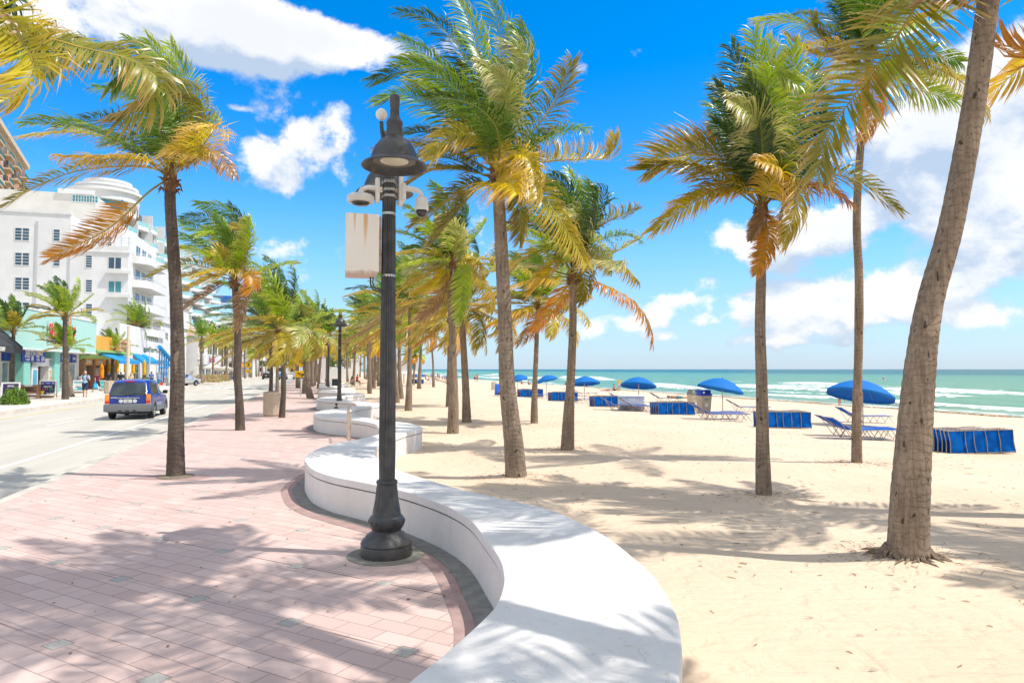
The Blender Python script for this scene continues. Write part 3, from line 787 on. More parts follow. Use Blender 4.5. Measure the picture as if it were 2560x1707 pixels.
def trunk_mesh(name, parent, origin, pts, radii, mat, n=14, step=.07, seed=0):
    r = random.Random(seed); C, Lg = resample(pts, max(8, int(sum((Vector(pts[i + 1]) - Vector(pts[i])).length for i in range(len(pts) - 1)) / step)))
    m = len(C); xs = np.linspace(0, 1, len(radii)); P = []; R = []
    for i in range(m):
        u = i / (m - 1); q = float(np.interp(u, xs, radii))
        k = 1 + .009 * ((i % 2) * 2 - 1) + r.uniform(-.014, .014)
        if i == 0: k = 1.0
        P.append(Vector(C[i]) - Vector(origin)); R.append(q * k)
    mb = MB(); mb.tube(P, R, n)
    return mb.build(name, mat, parent, smooth=2)
def crown_base(parent, origin, root, d, rng, r=.12, sc=1.0):
    mb = MB(); root = Vector(root) - Vector(origin); d = Vector(d).normalized()
    mb.tube([root - d * .32 * sc, root - d * .12 * sc, root + d * .12 * sc, root + d * .4 * sc], [r * .9, r * 1.12, r * 1.15, r * .4], 9)
    for i in range(22):
        a = rng.uniform(0, 6.28); h = rng.uniform(-.3, .15) * sc; e = Vector((math.cos(a), math.sin(a), 0))
        p = root + d * h + e * r * 1.0
        mb.tube([p, p + e * .07 * sc + Vector((0, 0, .05)), p + e * .14 * sc + Vector((0, 0, rng.uniform(-.14, .08) * sc))], [.04 * sc, .028 * sc, .004], 4)
    return mb.build('crown_fibre', HUSK, parent)
PALMS = []
def hero_palm(label, base, path, wb, wm, heroes, seed, nfill=10, Lf=2.7, nl=84, width=.0135, ll=.66, bark=None, group=None, lean=0.0, fall=0.0, crownparts=True, step=.07, emax=88, emin=-30, windf=.9):
    """base/path in 2352-wide pixels; path ends at the crown root; heroes: [pts(px), tip depth offset, tone, roll]"""
    rng = np.random.RandomState(seed)
    B = GSD(*base); Y0 = B.y; nP = len(path)
    root_e = tag(empty('coconut_palm', B), label, 'palm tree', group)
    pts = [B + Vector((0, 0, -.12))] + [ATD(x, y, Y0 + lean * (i + 1) / nP) for i, (x, y) in enumerate(path)]
    k = Y0 / 1568.0
    cf = 1 / math.sqrt(1 + ((base[0] - 1176) / 1568) ** 2) * .87; rb, rm = wb * k / 2 * cf, wm * k / 2 * cf
    trunk_mesh('trunk', root_e, B, pts, [rb * 1.06, rb * .93, rb * .80, rm * 1.12, rm * 1.05, rm, rm * .97, rm * .9, rm * .85], bark or BARK, n=18 if wm > 40 else 12, step=step, seed=seed)
    R = pts[-1]; d = (pts[-1] - pts[-2]).normalized()
    crown_base(root_e, B, R, d, rng, r=rm * .95, sc=min(.85, rm / .14))
    Rn = np.array(R)
    fr = []
    for h in heroes:
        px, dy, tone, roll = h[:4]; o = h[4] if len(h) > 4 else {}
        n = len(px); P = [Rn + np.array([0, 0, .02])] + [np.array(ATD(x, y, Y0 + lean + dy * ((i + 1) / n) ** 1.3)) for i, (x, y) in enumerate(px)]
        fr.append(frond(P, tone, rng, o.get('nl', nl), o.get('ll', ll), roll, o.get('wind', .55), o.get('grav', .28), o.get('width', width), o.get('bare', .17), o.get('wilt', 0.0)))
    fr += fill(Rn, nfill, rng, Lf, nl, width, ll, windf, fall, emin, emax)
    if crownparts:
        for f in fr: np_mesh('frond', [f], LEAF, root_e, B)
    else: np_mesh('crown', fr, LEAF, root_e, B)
    PALMS.append(root_e)
    return root_e
def cr(ox, oy, s): return lambda *p: [((ox + x / s) / D, (oy + y / s) / D) for x, y in p]
cA = cr(0, 0, 2.375); cT = cr(820, 0, 2.178); cB = cr(0, 250, 2.852); cR = cr(1580, 60, 2.376); cQ = cr(1900, 0, 3.015); c4 = cr(780, 640, 3.733); c3 = cr(380, 640, 3.733)

hero_palm('leaning charcoal-trunked palm with golden wind-blown fronds, nearest on the promenade', (404, 1095),
    [(404, 1000), (408, 850), (405, 700), (397, 560), (391, 470), (391, 412)], 50, 35, [
    (cA((940, 1100), (860, 1160), (640, 1360), (300, 1530)), -.3, 'orange', .95, dict(wind=.75, grav=-.05, ll=.62, bare=.3)),
    (cA((950, 1010), (800, 985), (480, 1010), (230, 1100), (10, 1235)), .2, 'olive', .6, {}),
    (cA((940, 985), (800, 945), (520, 940), (350, 930)), -.8, 'yellow', .1, dict(grav=.9, wind=.3)),
    (cA((930, 930), (760, 850), (450, 785), (130, 815)), .3, 'gold', .35, dict(grav=.5)),
    (cA((960, 900), (800, 790), (600, 715), (330, 760)), .9, 'dark', .6, {}),
    (cA((980, 900), (960, 700), (820, 560), (560, 520)), .6, 'green', .5, {}),
    (cA((1010, 880), (1010, 650), (900, 470), (640, 400)), 1.0, 'dark', .6, {}),
    (cA((1030, 900), (1020, 600), (930, 380), (760, 240)), .4, 'green', .7, {}),
    (cA((1035, 900), (1050, 640), (1000, 420), (880, 235)), .0, 'bright', .8, dict(wind=.35)),
    (cA((1045, 920), (1110, 700), (1090, 480), (1010, 260)), .5, 'bright', .7, dict(wind=.3)),
    (cA((1060, 950), (1180, 800), (1215, 660), (1150, 560), (960, 525)), -.3, 'olive', .8, dict(wind=.8)),
    (cA((1060, 980), (1160, 850), (1190, 700), (1120, 560)), .3, 'green', .6, dict(wind=.8)),
    (cA((1000, 1000), (1040, 910), (1110, 862), (1190, 915)), -1.0, 'gold', .6, dict(wind=.85, ll=.8)),
    (cA((1060, 1010), (1140, 950), (1260, 895), (1385, 1030)), -.2, 'brown', .4, dict(grav=.6)),
    (cA((1050, 1000), (1120, 960), (1220, 930), (1290, 1000)), .5, 'brown', .2, dict(grav=.6)),
    (cA((980, 960), (900, 880), (760, 830), (620, 860)), 1.2, 'green', .5, {})],
    11, nfill=6, Lf=2.6, bark=BARKD, emin=10)
hero_palm('slim palm with a crooked dark trunk and one brown frond hanging down it', (552, 988),
    [(550, 930), (545, 850), (546, 760), (541, 690), (539, 645)], 27, 19, [
    (cB((1660, 1240), (1560, 1060), (1450, 940), (1290, 880)), 0, 'green', .6, {}),
    (cB((1670, 1230), (1620, 1000), (1500, 850), (1290, 840)), .3, 'dark', .6, {}),
    (cB((1690, 1200), (1690, 950), (1620, 800), (1400, 735)), 0, 'green', .7, {}),
    (cB((1700, 1200), (1740, 1000), (1720, 870), (1640, 750)), .4, 'dark', .7, {}),
    (cB((1700, 1220), (1760, 1050), (1750, 930), (1660, 900)), -.4, 'gold', .8, dict(wind=.9)),
    (cB((1660, 1240), (1610, 1010), (1540, 930), (1420, 960)), -.8, 'bright', .7, {}),
    (cB((1660, 1240), (1560, 1110), (1420, 1030), (1290, 960)), .5, 'green', .5, {}),
    (cB((1650, 1240), (1540, 1210), (1300, 1170), (1050, 1260)), .2, 'olive', .4, {}),
    (cB((1650, 1240), (1600, 1130), (1540, 1080), (1490, 1140)), -.9, 'gold', .7, {}),
    (cB((1640, 1260), (1590, 1245), (1450, 1290), (1290, 1370)), -.3, 'yellow', .4, dict(grav=.5)),
    (cB((1620, 1300), (1500, 1370), (1390, 1440), (1250, 1530)), .1, 'brown', .5, {}),
    (cB((1740, 1240), (1790, 1260), (1800, 1320), (1740, 1370)), -.4, 'orange', .6, dict(wind=.7)),
    (cB((1735, 1330), (1735, 1400), (1720, 1520), (1690, 1640)), -.2, 'brown', .8, dict(wind=.7, ll=.5))],
    12, nfill=11, Lf=2.4, bark=BARKD, emin=0, nl=64, width=.019)
hero_palm('tall palm on the sand just right of the nearest lamp, thick green head', (1187, 1101),
    [(1180, 1020), (1165, 880), (1160, 740), (1153, 600), (1148, 500), (1144, 430), (1142, 402)], 56, 36, [
    (cT((900, 850), (830, 560), (720, 270), (560, 110), (390, 65)), .3, 'dark', .8, {}),
    (cT((920, 850), (870, 500), (800, 200), (690, -40)), 0, 'bright', .7, {}),
    (cT((930, 850), (950, 500), (930, 150), (850, -80)), .6, 'green', .7, {}),
    (cT((945, 850), (1040, 600), (1080, 340), (1050, 130)), 0, 'green', .9, dict(wind=.8)),
    (cT((940, 850), (1010, 560), (1060, 300), (950, 235)), -.6, 'pale', .7, dict(wind=.8)),
    (cT((900, 860), (720, 560), (480, 390), (235, 440)), .1, 'dark', .85, {}),
    (cT((880, 860), (650, 640), (430, 520), (270, 560)), -.3, 'green', .7, {}),
    (cT((890, 860), (760, 640), (560, 330), (400, 210)), .9, 'green', .7, {}),
    (cT((870, 880), (720, 760), (520, 720), (370, 745)), .6, 'dark', .4, {}),
    (cT((930, 720), (985, 560), (930, 430), (820, 350)), -1.0, 'pale', .8, dict(wind=.3, grav=.7, bare=.4)),
    (cT((880, 900), (850, 770), (770, 715), (640, 760), (560, 870)), -.9, 'gold', .8, dict(grav=.5)),
    (cT((850, 950), (700, 920), (560, 930), (430, 1010)), .1, 'olive', .3, {}),
    (cT((860, 960), (720, 880), (560, 850), (430, 880)), .9, 'green', .4, {}),
    (cT((900, 960), (980, 850), (1080, 860), (1150, 980)), -.7, 'yellow', .6, dict(wind=.9)),
    (cT((920, 980), (1060, 900), (1120, 960), (1140, 1080)), -1.1, 'gold', .6, dict(wind=.9)),
    (cT((870, 990), (760, 1010), (620, 1110), (460, 1230)), .2, 'olive', .5, {}),
    (cT((880, 990), (800, 1040), (700, 1160), (560, 1330)), .6, 'olive', .5, {}),
    (cT((960, 900), (1100, 730), (1230, 570), (1330, 335)), .2, 'olive', .75, dict(wind=.35)),
    (cT((960, 900), (1120, 780), (1260, 720), (1400, 700)), -.2, 'green', .5, {}),
    (cT((970, 920), (1200, 880), (1400, 865), (1520, 860), (1565, 760)), .3, 'gold', .5, dict(grav=-.5, wind=.4)),
    (cT((970, 930), (1140, 1040), (1290, 1240), (1400, 1430)), -.2, 'gold', .7, dict(wind=.6, grav=.3)),
    (cT((940, 1000), (1000, 1040), (1050, 1150), (1040, 1310)), .3, 'olive', .6, {}),
    (cT((900, 1000), (930, 990), (990, 1000), (1030, 1060)), -1.3, 'yellow', .7, dict(ll=.9, grav=.6))],
    13, nfill=12, Lf=2.8, emin=20)
hero_palm('palm with two hooked fronds leaning over the middle row of parasols', (1303, 1035),
    [(1306, 960), (1312, 850), (1316, 740), (1316, 670), (1317, 635)], 36, 21, [
    (cT((1330, 1330), (1330, 1150), (1300, 1020), (1230, 950)), 0, 'dark', .7, {}),
    (cT((1340, 1330), (1370, 1150), (1350, 1020), (1310, 930)), .3, 'bright', .7, {}),
    (cT((1350, 1330), (1420, 1150), (1430, 1050), (1410, 990)), -.2, 'green', .8, dict(wind=.8)),
    (cT((1360, 1330), (1460, 1160), (1500, 1060), (1430, 1020)), .3, 'dark', .7, dict(wind=.9)),
    (cT((1360, 1340), (1480, 1220), (1590, 1180), (1690, 1140)), 0, 'olive', .6, dict(grav=-.3)),
    (cT((1370, 1350), (1500, 1300), (1620, 1280), (1699, 1310)), .4, 'green', .5, {}),
    (cT((1370, 1370), (1480, 1400), (1600, 1440), (1690, 1530)), 0, 'gold', .5, {}),
    (cT((1370, 1360), (1450, 1330), (1520, 1380), (1540, 1480)), -.7, 'pale', .5, dict(wind=.7)),
    (cT((1300, 1340), (1180, 1240), (1080, 1200), (1000, 1220)), 0, 'dark', .6, {}),
    (cT((1300, 1350), (1200, 1160), (1080, 1090), (1010, 1110)), .4, 'green', .7, {}),
    (cT((1290, 1370), (1180, 1360), (1060, 1410), (980, 1500)), -.2, 'gold', .4, {}),
    (cT((1300, 1400), (1230, 1450), (1150, 1540), (1100, 1600)), .2, 'yellow', .5, {}),
    (cT((1340, 1280), (1390, 1190), (1340, 1160), (1270, 1180)), -.8, 'pale', .8, dict(wind=.4, grav=.6)),
    (cT((1350, 1400), (1390, 1470), (1400, 1560), (1370, 1640)), 0, 'olive', .5, {})],
    14, nfill=15, Lf=2.6, nl=64, width=.018)
hero_palm('sand palm with orange-tipped fronds to the left and a dead brown frond on its trunk', (1755, 1144),
    [(1752, 1050), (1750, 900), (1746, 760), (1748, 640), (1750, 540), (1751, 485)], 44, 29, [
    (cR((720, 960), (600, 830), (430, 785), (250, 790), (90, 870)), 0, 'olive', .75, dict(wind=.25, grav=.1, ll=.95)),
    (cR((730, 960), (620, 840), (480, 740), (300, 720), (180, 760)), .5, 'orange', .7, dict(wind=.2, grav=0, ll=.7)),
    (cR((710, 1010), (620, 965), (460, 1000), (290, 1110), (130, 1230)), 0, 'gold', .5, dict(wind=.2, grav=.5)),
    (cR((710, 1030), (640, 990), (520, 1000), (350, 1040), (240, 1110)), .6, 'orange', .4, dict(wind=.2, grav=.5)),
    (cR((770, 960), (720, 700), (610, 520), (500, 375)), .2, 'dark', .85, dict(wind=.35)),
    (cR((775, 960), (740, 600), (660, 350), (590, 145)), .4, 'dark', .8, dict(wind=.3)),
    (cR((780, 960), (790, 600), (770, 300), (725, 60)), 0, 'bright', .8, dict(wind=.2)),
    (cR((785, 960), (850, 600), (840, 350), (810, 125)), .3, 'bright', .7, dict(wind=.2)),
    (cR((790, 960), (900, 650), (940, 400), (955, 130)), -.1, 'bright', .7, dict(wind=.3)),
    (cR((800, 970), (950, 750), (1040, 500), (1080, 255)), .5, 'green', .7, dict(wind=.3)),
    (cR((800, 980), (960, 800), (1080, 620), (1150, 540)), 0, 'dark', .7, dict(wind=.4)),
    (cR((760, 960), (700, 800), (610, 690), (490, 590)), -.1, 'dark', .85, dict(wind=.35)),
    (cR((765, 960), (700, 760), (600, 600), (480, 480)), .7, 'green', .8, dict(wind=.35)),
    (cR((785, 960), (830, 700), (900, 560), (870, 300)), .9, 'dark', .8, dict(wind=.3)),
    (cR((800, 980), (900, 860), (1000, 780), (1090, 800)), .8, 'dark', .6, {}),
    (cR((760, 780), (760, 620), (700, 530), (580, 455)), -.9, 'pale', .8, dict(wind=.2, grav=.5, bare=.35)),
    (cR((780, 700), (800, 380), (850, 290), (980, 350)), -.7, 'bright', .7, dict(wind=.1, grav=.5, bare=.35)),
    (cR((800, 1040), (850, 920), (940, 900), (985, 1060), (900, 1290)), -.5, 'gold', .55, dict(wind=.5, grav=.3)),
    (cR((790, 1020), (850, 920), (870, 860), (760, 815)), -.8, 'yellow', .6, dict(wind=.3, grav=.6)),
    (cR((830, 1040), (900, 1010), (880, 1140), (890, 1250)), .3, 'gold', .5, {}),
    (cR((840, 1030), (960, 960), (1130, 970), (1290, 1060)), 0, 'orange', .2, dict(wind=.1, grav=1.0)),
    (cR((850, 1010), (1000, 930), (1180, 890), (1390, 960), (1580, 1110)), .4, 'olive', .6, dict(wind=-.1, grav=.3)),
    (cR((795, 1180), (810, 1240), (780, 1360), (740, 1480)), -.25, 'orange', .9, dict(wind=.35, grav=.1, ll=.45, bare=.02)),
    (cR((770, 1130), (740, 1200), (710, 1280)), -.2, 'brown', .5, dict(ll=.3))],
    15, nfill=5, Lf=2.3, emin=35, windf=.4)
hero_palm('very tall thin palm whose dark head rises out of the top of the picture', (1968, 1068),
    [(1968, 960), (1972, 800), (1973, 640), (1968, 520), (1972, 400), (1985, 250), (1998, 120)], 29, 22, [
    (cQ((770, 480), (560, 370), (430, 250), (400, 140)), 0, 'olive', .7, dict(wind=.2, grav=-.3)),
    (cQ((770, 500), (560, 440), (380, 400), (205, 280)), .3, 'gold', .6, dict(wind=.2, grav=-.3)),
    (cQ((790, 400), (760, 200), (700, 0), (600, -120)), 0, 'dark', .7, {}),
    (cQ((800, 400), (850, 200), (860, 0), (850, -160)), .4, 'dark', .7, {}),
    (cQ((800, 400), (900, 220), (1000, 50), (1050, -150)), -.2, 'green', .7, {}),
    (cQ((830, 430), (1050, 420), (1300, 420), (1510, 470)), 0, 'green', .5, dict(wind=.1)),
    (cQ((840, 450), (1100, 560), (1300, 560), (1500, 590)), .4, 'bright', .5, dict(wind=.1)),
    (cQ((840, 480), (1050, 620), (1260, 700), (1480, 760)), -.2, 'bright', .5, dict(wind=.1)),
    (cQ((830, 400), (1050, 300), (1300, 180), (1420, 80)), .3, 'bright', .6, dict(wind=.1)),
    (cQ((800, 520), (850, 700), (840, 900), (780, 1050)), -.3, 'orange', .6, dict(grav=.5)),
    (cQ((780, 400), (680, 200), (600, 60), (580, -40)), .3, 'dark', .7, {})],
    16, nfill=14, Lf=2.9, emin=-10, windf=.45)
hero_palm('big leaning grey palm in the right foreground, its crown out of the picture', (2085, 1294),
    [(2090, 1150), (2110, 879), (2135, 700), (2184, 520), (2233, 264), (2262, 60), (2285, -120), (2300, -300)], 114, 66, [
    (cQ((1250, -300), (1200, 0), (1000, 330), (750, 680), (550, 950), (430, 1310)), -.5, 'olive', .85, dict(nl=96, ll=.84, width=.0165, wind=-.05, grav=.12, bare=.1)),
    (cQ((2350, -300), (2250, 300), (2050, 400), (1790, 320)), .5, 'orange', .8, dict(wind=.1, grav=-.8)),
    (cQ((1700, -500), (1550, -150), (1450, -40), (1330, 10)), -.3, 'brown', .5, {})],
    17, nfill=16, Lf=3.0, nl=70, width=.016, ll=.75, step=.06, emin=12)
hero_palm('sand palm left of the big lamp-side palm, dead brown frond on its left', (1040, 995),
    [(1042, 900), (1040, 800), (1036, 690), (1037, 630), (1040, 600)], 31, 18, [
    (c4((1280, 80), (1150, 40), (1000, 60), (880, 180)), 0, 'pale', .6, {}),
    (c4((1270, 120), (1200, 230), (1100, 300), (950, 360)), -.3, 'yellow', .5, {}),
    (c4((1290, 290), (1200, 370), (1100, 480), (1010, 575)), -.3, 'brown', .6, {}),
    (c4((1330, 60), (1400, 100), (1410, 280), (1370, 600)), -.2, 'bright', .7, {}),
    (c4((1330, 50), (1450, 20), (1560, 80), (1600, 200)), .3, 'gold', .5, {}),
    (c4((1310, 30), (1300, -150), (1250, -260), (1180, -340)), 0, 'dark', .7, {}),
    (c4((1300, 30), (1220, -100), (1120, -200), (980, -240)), .2, 'green', .6, {}),
    (c4((1320, 30), (1370, -120), (1350, -260), (1290, -360)), .4, 'green', .7, {}),
    (c4((1320, 20), (1400, -60), (1420, -160), (1360, -240)), -.4, 'pale', .7, dict(wind=.9)),
    (c4((1290, 40), (1150, -60), (1000, -80), (840, -40)), .5, 'green', .5, {})],
    18, nfill=18, Lf=2.5, nl=60, width=.02, emin=-30)
SAND_ROW = 'coconut palms growing in the sand behind the seat wall'
PROM_ROW = 'coconut palms along the promenade kerb'
# middle distance: one crown mesh each
MID = [
    ('forked-looking palm left of centre whose gold fronds hang over the sea horizon', (1072, 970), [(1070, 900), (1066, 820), (1062, 740), (1062, 700)], 25, 17, 2.3, SAND_ROW, None, 8),
    ('short palm between two big trunks, golden fronds above the first blue parasol', (1227, 972), [(1228, 900), (1232, 800), (1234, 735), (1236, 700)], 20, 12, 1.9, SAND_ROW, None, 10),
    ('palm half hidden behind the trunk of the brown-fronded palm', (1030, 934), [(1031, 880), (1032, 800), (1032, 740)], 15, 10, 2.4, SAND_ROW, None, 0),
    ('grey palm standing alone right of the lamp post, wide flared foot', (938, 943), [(940, 880), (942, 800), (942, 740), (942, 700)], 20, 11, 2.5, SAND_ROW, None, -5),
    ('palm whose foot shows just right of the lamp post', (912, 925), [(908, 860), (906, 780), (906, 735)], 16, 9, 2.5, SAND_ROW, None, -8),
    ('second palm right of the lamp post with a swept foot', (922, 917), [(918, 860), (917, 800), (917, 745)], 15, 9, 2.7, SAND_ROW, None, -6),
    ('dark palm just left of the lamp post behind the people on the wall', (849, 904), [(848, 860), (845, 800), (846, 755)], 12, 8, 2.9, SAND_ROW, None, 0),
    ('pale palm with curved foot left of the lamp post', (859, 893), [(861, 850), (862, 800), (863, 770)], 9, 6, 2.6, SAND_ROW, None, 0),
    ('lone thin palm out on the open beach below hanging orange fronds', (996, 889), [(995, 840), (992, 800), (990, 770)], 8, 5, 2.4, SAND_ROW, None, 25),
    ('small dark-green palm by the lifeguard tower', (950, 884), [(951, 860), (953, 830), (953, 815)], 6, 5, 1.9, SAND_ROW, None, -20),
    ('curved dark palm standing beside the beige concrete litter bin', (647, 959), [(651, 900), (650, 840), (642, 790), (640, 758)], 18, 13, 2.6, PROM_ROW, BARKD, 0),
    ('left palm of the pair rising behind the beige concrete litter bin', (621, 918), [(623, 860), (622, 800), (621, 765)], 13, 9, 3.1, PROM_ROW, BARKD, -10),
    ('right palm of the pair rising behind the beige concrete litter bin', (636, 920), [(637, 860), (636, 800), (636, 770)], 12, 8, 3.0, PROM_ROW, None, -6),
    ('palm with broad swollen foot leaning left on the promenade, right of the yellow walking signs', (714, 915), [(706, 880), (700, 820), (697, 765)], 20, 11, 2.7, PROM_ROW, None, 5),
    ('palm close behind the leaning one beside the yellow walking signs', (698, 903), [(699, 860), (698, 810), (697, 770)], 12, 8, 2.7, PROM_ROW, None, 5),
    ('thin palm in front of the walkers on the promenade', (731, 892), [(734, 850), (737, 810), (738, 780)], 9, 7, 2.6, PROM_ROW, None, 5),
    ('palm standing just left of the third lamp', (751, 897), [(753, 850), (755, 800), (756, 772)], 11, 8, 2.6, PROM_ROW, None, 5),
    ('palm by the white square sign far down the promenade', (723, 885), [(724, 850), (725, 810), (725, 790)], 7, 6, 2.6, PROM_ROW, None, 5)]
for i, (lab, b, path, wb, wm, Lf, grp, bk, fall) in enumerate(MID):
    far = GSD(*b).y
    hero_palm(lab, b, path, wb, wm, [], 40 + i, nfill=34, Lf=Lf * 1.25, nl=50 if far < 50 else 32, width=.022 if far < 50 else .04, bark=bk, group=grp, crownparts=False, step=.12, fall=fall, windf=1.1, ll=.74, emin=(-34 if 'sand' in (grp or '') else -22))
# palms of the far pavement
FARG = 'coconut palms along the far pavement in front of the shops'
FP = [('palm before the surf shop fascia, straight trunk next to the menu board', (150, 919), [(150, 860), (149, 800), (149, 728)], 21, 13, 2.1, 13),
      ('short palm leaning behind the straight one before the surf shop', (166, 913), [(158, 870), (155, 830), (152, 800)], 17, 11, 1.5, 3),
      ('palm rising behind the round green bush at the left edge', (29, 918), [(28, 870), (30, 800), (31, 760)], 17, 12, 1.9, 10),
      ('low palm with yellow hanging leaves before the orange bar', (256, 893), [(257, 860), (259, 820), (258, 802)], 9, 8, 1.9, 6),
      ('left palm of the close pair before the white terrace building', (312, 885), [(312, 840), (312, 790), (311, 745)], 8, 7, 2.9, -5),
      ('right palm of the close pair before the white terrace building', (321, 884), [(323, 840), (324, 790), (324, 752)], 8, 6, 2.4, 4)]
for i, (lab, b, path, wb, wm, Lf, fall) in enumerate(FP):
    hero_palm(lab, b, path, wb, wm, [], 70 + i, nfill=26, Lf=Lf * 1.3, nl=38, width=.03, bark=BARKD if i != 1 else None, group=FARG, crownparts=False, step=.15, fall=fall, windf=1.15, ll=.6, emin=2)
# date palms by the restaurant
def date_palm(lab, b, top, wb, seed, Lf=2.9):
    rng = np.random.RandomState(seed); B = GD(*b); r0 = tag(empty('date_palm', B), lab, 'palm tree', 'date palms by the restaurant terrace')
    T_ = ATD(*top, B.y); k = B.y / 1568; trunk_mesh('trunk', r0, B, [B, B.lerp(T_, .5), T_], [wb * k * .55, wb * k * .5, wb * k * .45, wb * k * .5], BARK, n=10, step=.2, seed=seed)
    fr = []
    for i in range(34):
        el = math.radians(80 - 120 * (i / 34.0)); az = i * 2.4
        fr.append(frond(grow(np.array(T_), az, el, Lf, rng, .25, .6), 'olive' if i % 3 else ('green' if i % 2 else 'gold'), rng, 26, .42, None, .15, .2, .035))
    np_mesh('crown', fr, LEAF, r0, B); PALMS.append(r0)
date_palm('date palm with cross-hatched trunk beside the low flower hedge', c3((490, 1130))[0], c3((485, 690))[0], 9, 81)
date_palm('darker date palm just behind the one by the flower hedge', c3((530, 1085))[0], c3((530, 740))[0], 8, 82)
date_palm('date palm standing by the chalk menu boards', c3((690, 1160))[0], c3((690, 790))[0], 9, 83)
date_palm('date palm right of the green parasol roof far up the street', c3((1080, 1090))[0], c3((1080, 830))[0], 6, 84, 3.0)
date_palm('date palm on the corner left of the white terrace building', c3((325, 1060))[0], c3((335, 600))[0], 6, 85, 2.6)
# distant palms: copies of three crowns
protos = []
for j in range(3):
    rng = np.random.RandomState(200 + j); r0 = empty('coconut_palm', (0, 0, 0)); hgt = 6.2
    trunk_mesh('trunk', r0, (0, 0, 0), [Vector((0, 0, 0)), Vector((.15 * (j - 1), 0, 3)), Vector((.2 * (j - 1), .1, hgt))], [.24, .17, .15, .13, .12], BARK, n=7, step=.4, seed=j)
    np_mesh('crown', fill(np.array([.2 * (j - 1), .1, hgt]), 24, rng, 2.9, 15, .075, .75, .95, -2 + 6 * j, -15), LEAF, r0, (0, 0, 0))
    protos.append(r0)
    tag(r0, 'distant coconut palm in the long double row down the promenade', 'palm tree', 'distant palms down the promenade')
rr = random.Random(77); far = []
for i in range(22):
    far.append((78 + i * 7.2 + rr.uniform(-1.5, 1.5), -2.2 + rr.uniform(-1.2, 1.6)))
for i in range(30):
    far.append((66 + i * 6.0 + rr.uniform(-2, 2), rr.choice((4.6, 6.2, 8.0, 9.5)) + rr.uniform(-.8, .8)))
for i, (s, t) in enumerate(far):
    rz = rr.uniform(-.35, .35); sc = rr.uniform(.85, 1.2)
    if i < 3: o = protos[i]; o.location = RF(s, t); o.rotation_euler = (0, 0, rz); o.scale = (sc,) * 3
    else: o = clone(protos[i % 3], RF(s, t), rz, None, (sc, sc, sc * rr.uniform(.9, 1.1)))
for i in range(16):
    s, t = 108 + i * 9 + rr.uniform(-2, 2), -16.5 + rr.uniform(-1, 1)
    clone(protos[i % 3], RF(s, t), rr.uniform(-.35, .35), 'distant coconut palm on the far side of the street beyond the crossing', rr.uniform(.85, 1.2))['group'] = 'distant palms across the street'
# palms just outside the frame that reach in or throw the foreground shade
hero_palm('palm beyond the left edge whose big curling fronds reach in at the top left corner', (-420, 1255),
    [(-400, 1100), (-360, 800), (-280, 500), (-180, 250), (-110, 90)], 70, 44, [
    (cA((20, 215), (250, 225), (500, 290), (760, 350), (900, 430), (935, 540), (830, 650), (690, 720)), -.2, 'olive', .55, dict(nl=120, ll=.62, width=.015, wind=.55, grav=.55, bare=.06)),
    (cA((60, 240), (300, 280), (560, 330), (720, 380), (660, 520)), .4, 'green', .5, dict(nl=100, ll=.6, width=.014, grav=.6)),
    (cA((-60, 40), (60, 180), (180, 330), (190, 430), (90, 560), (-40, 630)), -.9, 'gold', .8, dict(nl=90, ll=.75, width=.016, wind=.9, grav=.05, bare=.1)),
    (cA((-150, 60), (-20, 60), (60, 120), (120, 225)), -.4, 'brown', .4, dict(nl=6, ll=.2)),
    (cA((-100, -100), (0, -60), (70, -10), (60, 90)), .2, 'dark', .6, dict(nl=30, wind=.6))],
    90, nfill=12, Lf=2.6, nl=60, width=.018, bark=BARKD, emin=25)
def shade_palm(lab, base, top, seed, n=22, Lf=2.9):
    rng = np.random.RandomState(seed); B = Vector(base); r0 = tag(empty('coconut_palm', B), lab, 'palm tree', 'palms beside the photographer that shade the foreground')
    T_ = Vector(top); trunk_mesh('trunk', r0, B, [B, B.lerp(T_, .35) + Vector((.1, 0, 0)), T_], [.26, .19, .17, .15, .14], BARK, n=12, step=.1, seed=seed)
    crown_base(r0, B, T_, (0, 0, 1), rng)
    np_mesh('crown', fill(np.array(T_), n, rng, Lf, 46, .026, .75, .9, 0, -25), LEAF, r0, B); PALMS.append(r0)
shade_palm('tall palm beyond the right edge level with the wall, shading the wall top', (6.4, 1.6, 0), (4.1, 2.0, 8.3), 91)
shade_palm('tall palm leaning forward over the wall from beside the photographer', (3.8, 1.2, 0), (3.0, 5.4, 10.3), 92, 24, 3.1)
shade_palm('palm on the open sand just beyond the right edge of the frame', (8.95, 9.45, 0), (8.6, 9.5, 7.7), 94)
shade_palm('palm on the open sand further down beyond the right edge', (12.2, 6.2, 0), (11.6, 6.4, 7.4), 95)
# exposed roots round the foot of the nearest palm
mb = MB(); rr = random.Random(2); b = MOUNDS[0][0]
for i in range(70):
    a = rr.uniform(0, 6.28); e = Vector((math.cos(a), math.sin(a), 0)); q = Vector((b.x, b.y, .03)) + e * .2; n_ = Vector((-e.y, e.x, 0)) * rr.uniform(-.12, .12); l = rr.uniform(.1, .34)
    mb.tube([q + Vector((0, 0, .14)), q + e * .06 + Vector((0, 0, .06)), q + e * l * .6 + n_ * .5 + Vector((0, 0, .045)), q + e * l + n_ + Vector((0, 0, -.01))], [.022, .018, .009, .004], 5)
o = mb.build('root_mat', BARK, None); hp = [p_ for p_ in PALMS if 'big leaning' in p_['label']][0]; o.parent = hp; o.location = -hp.location
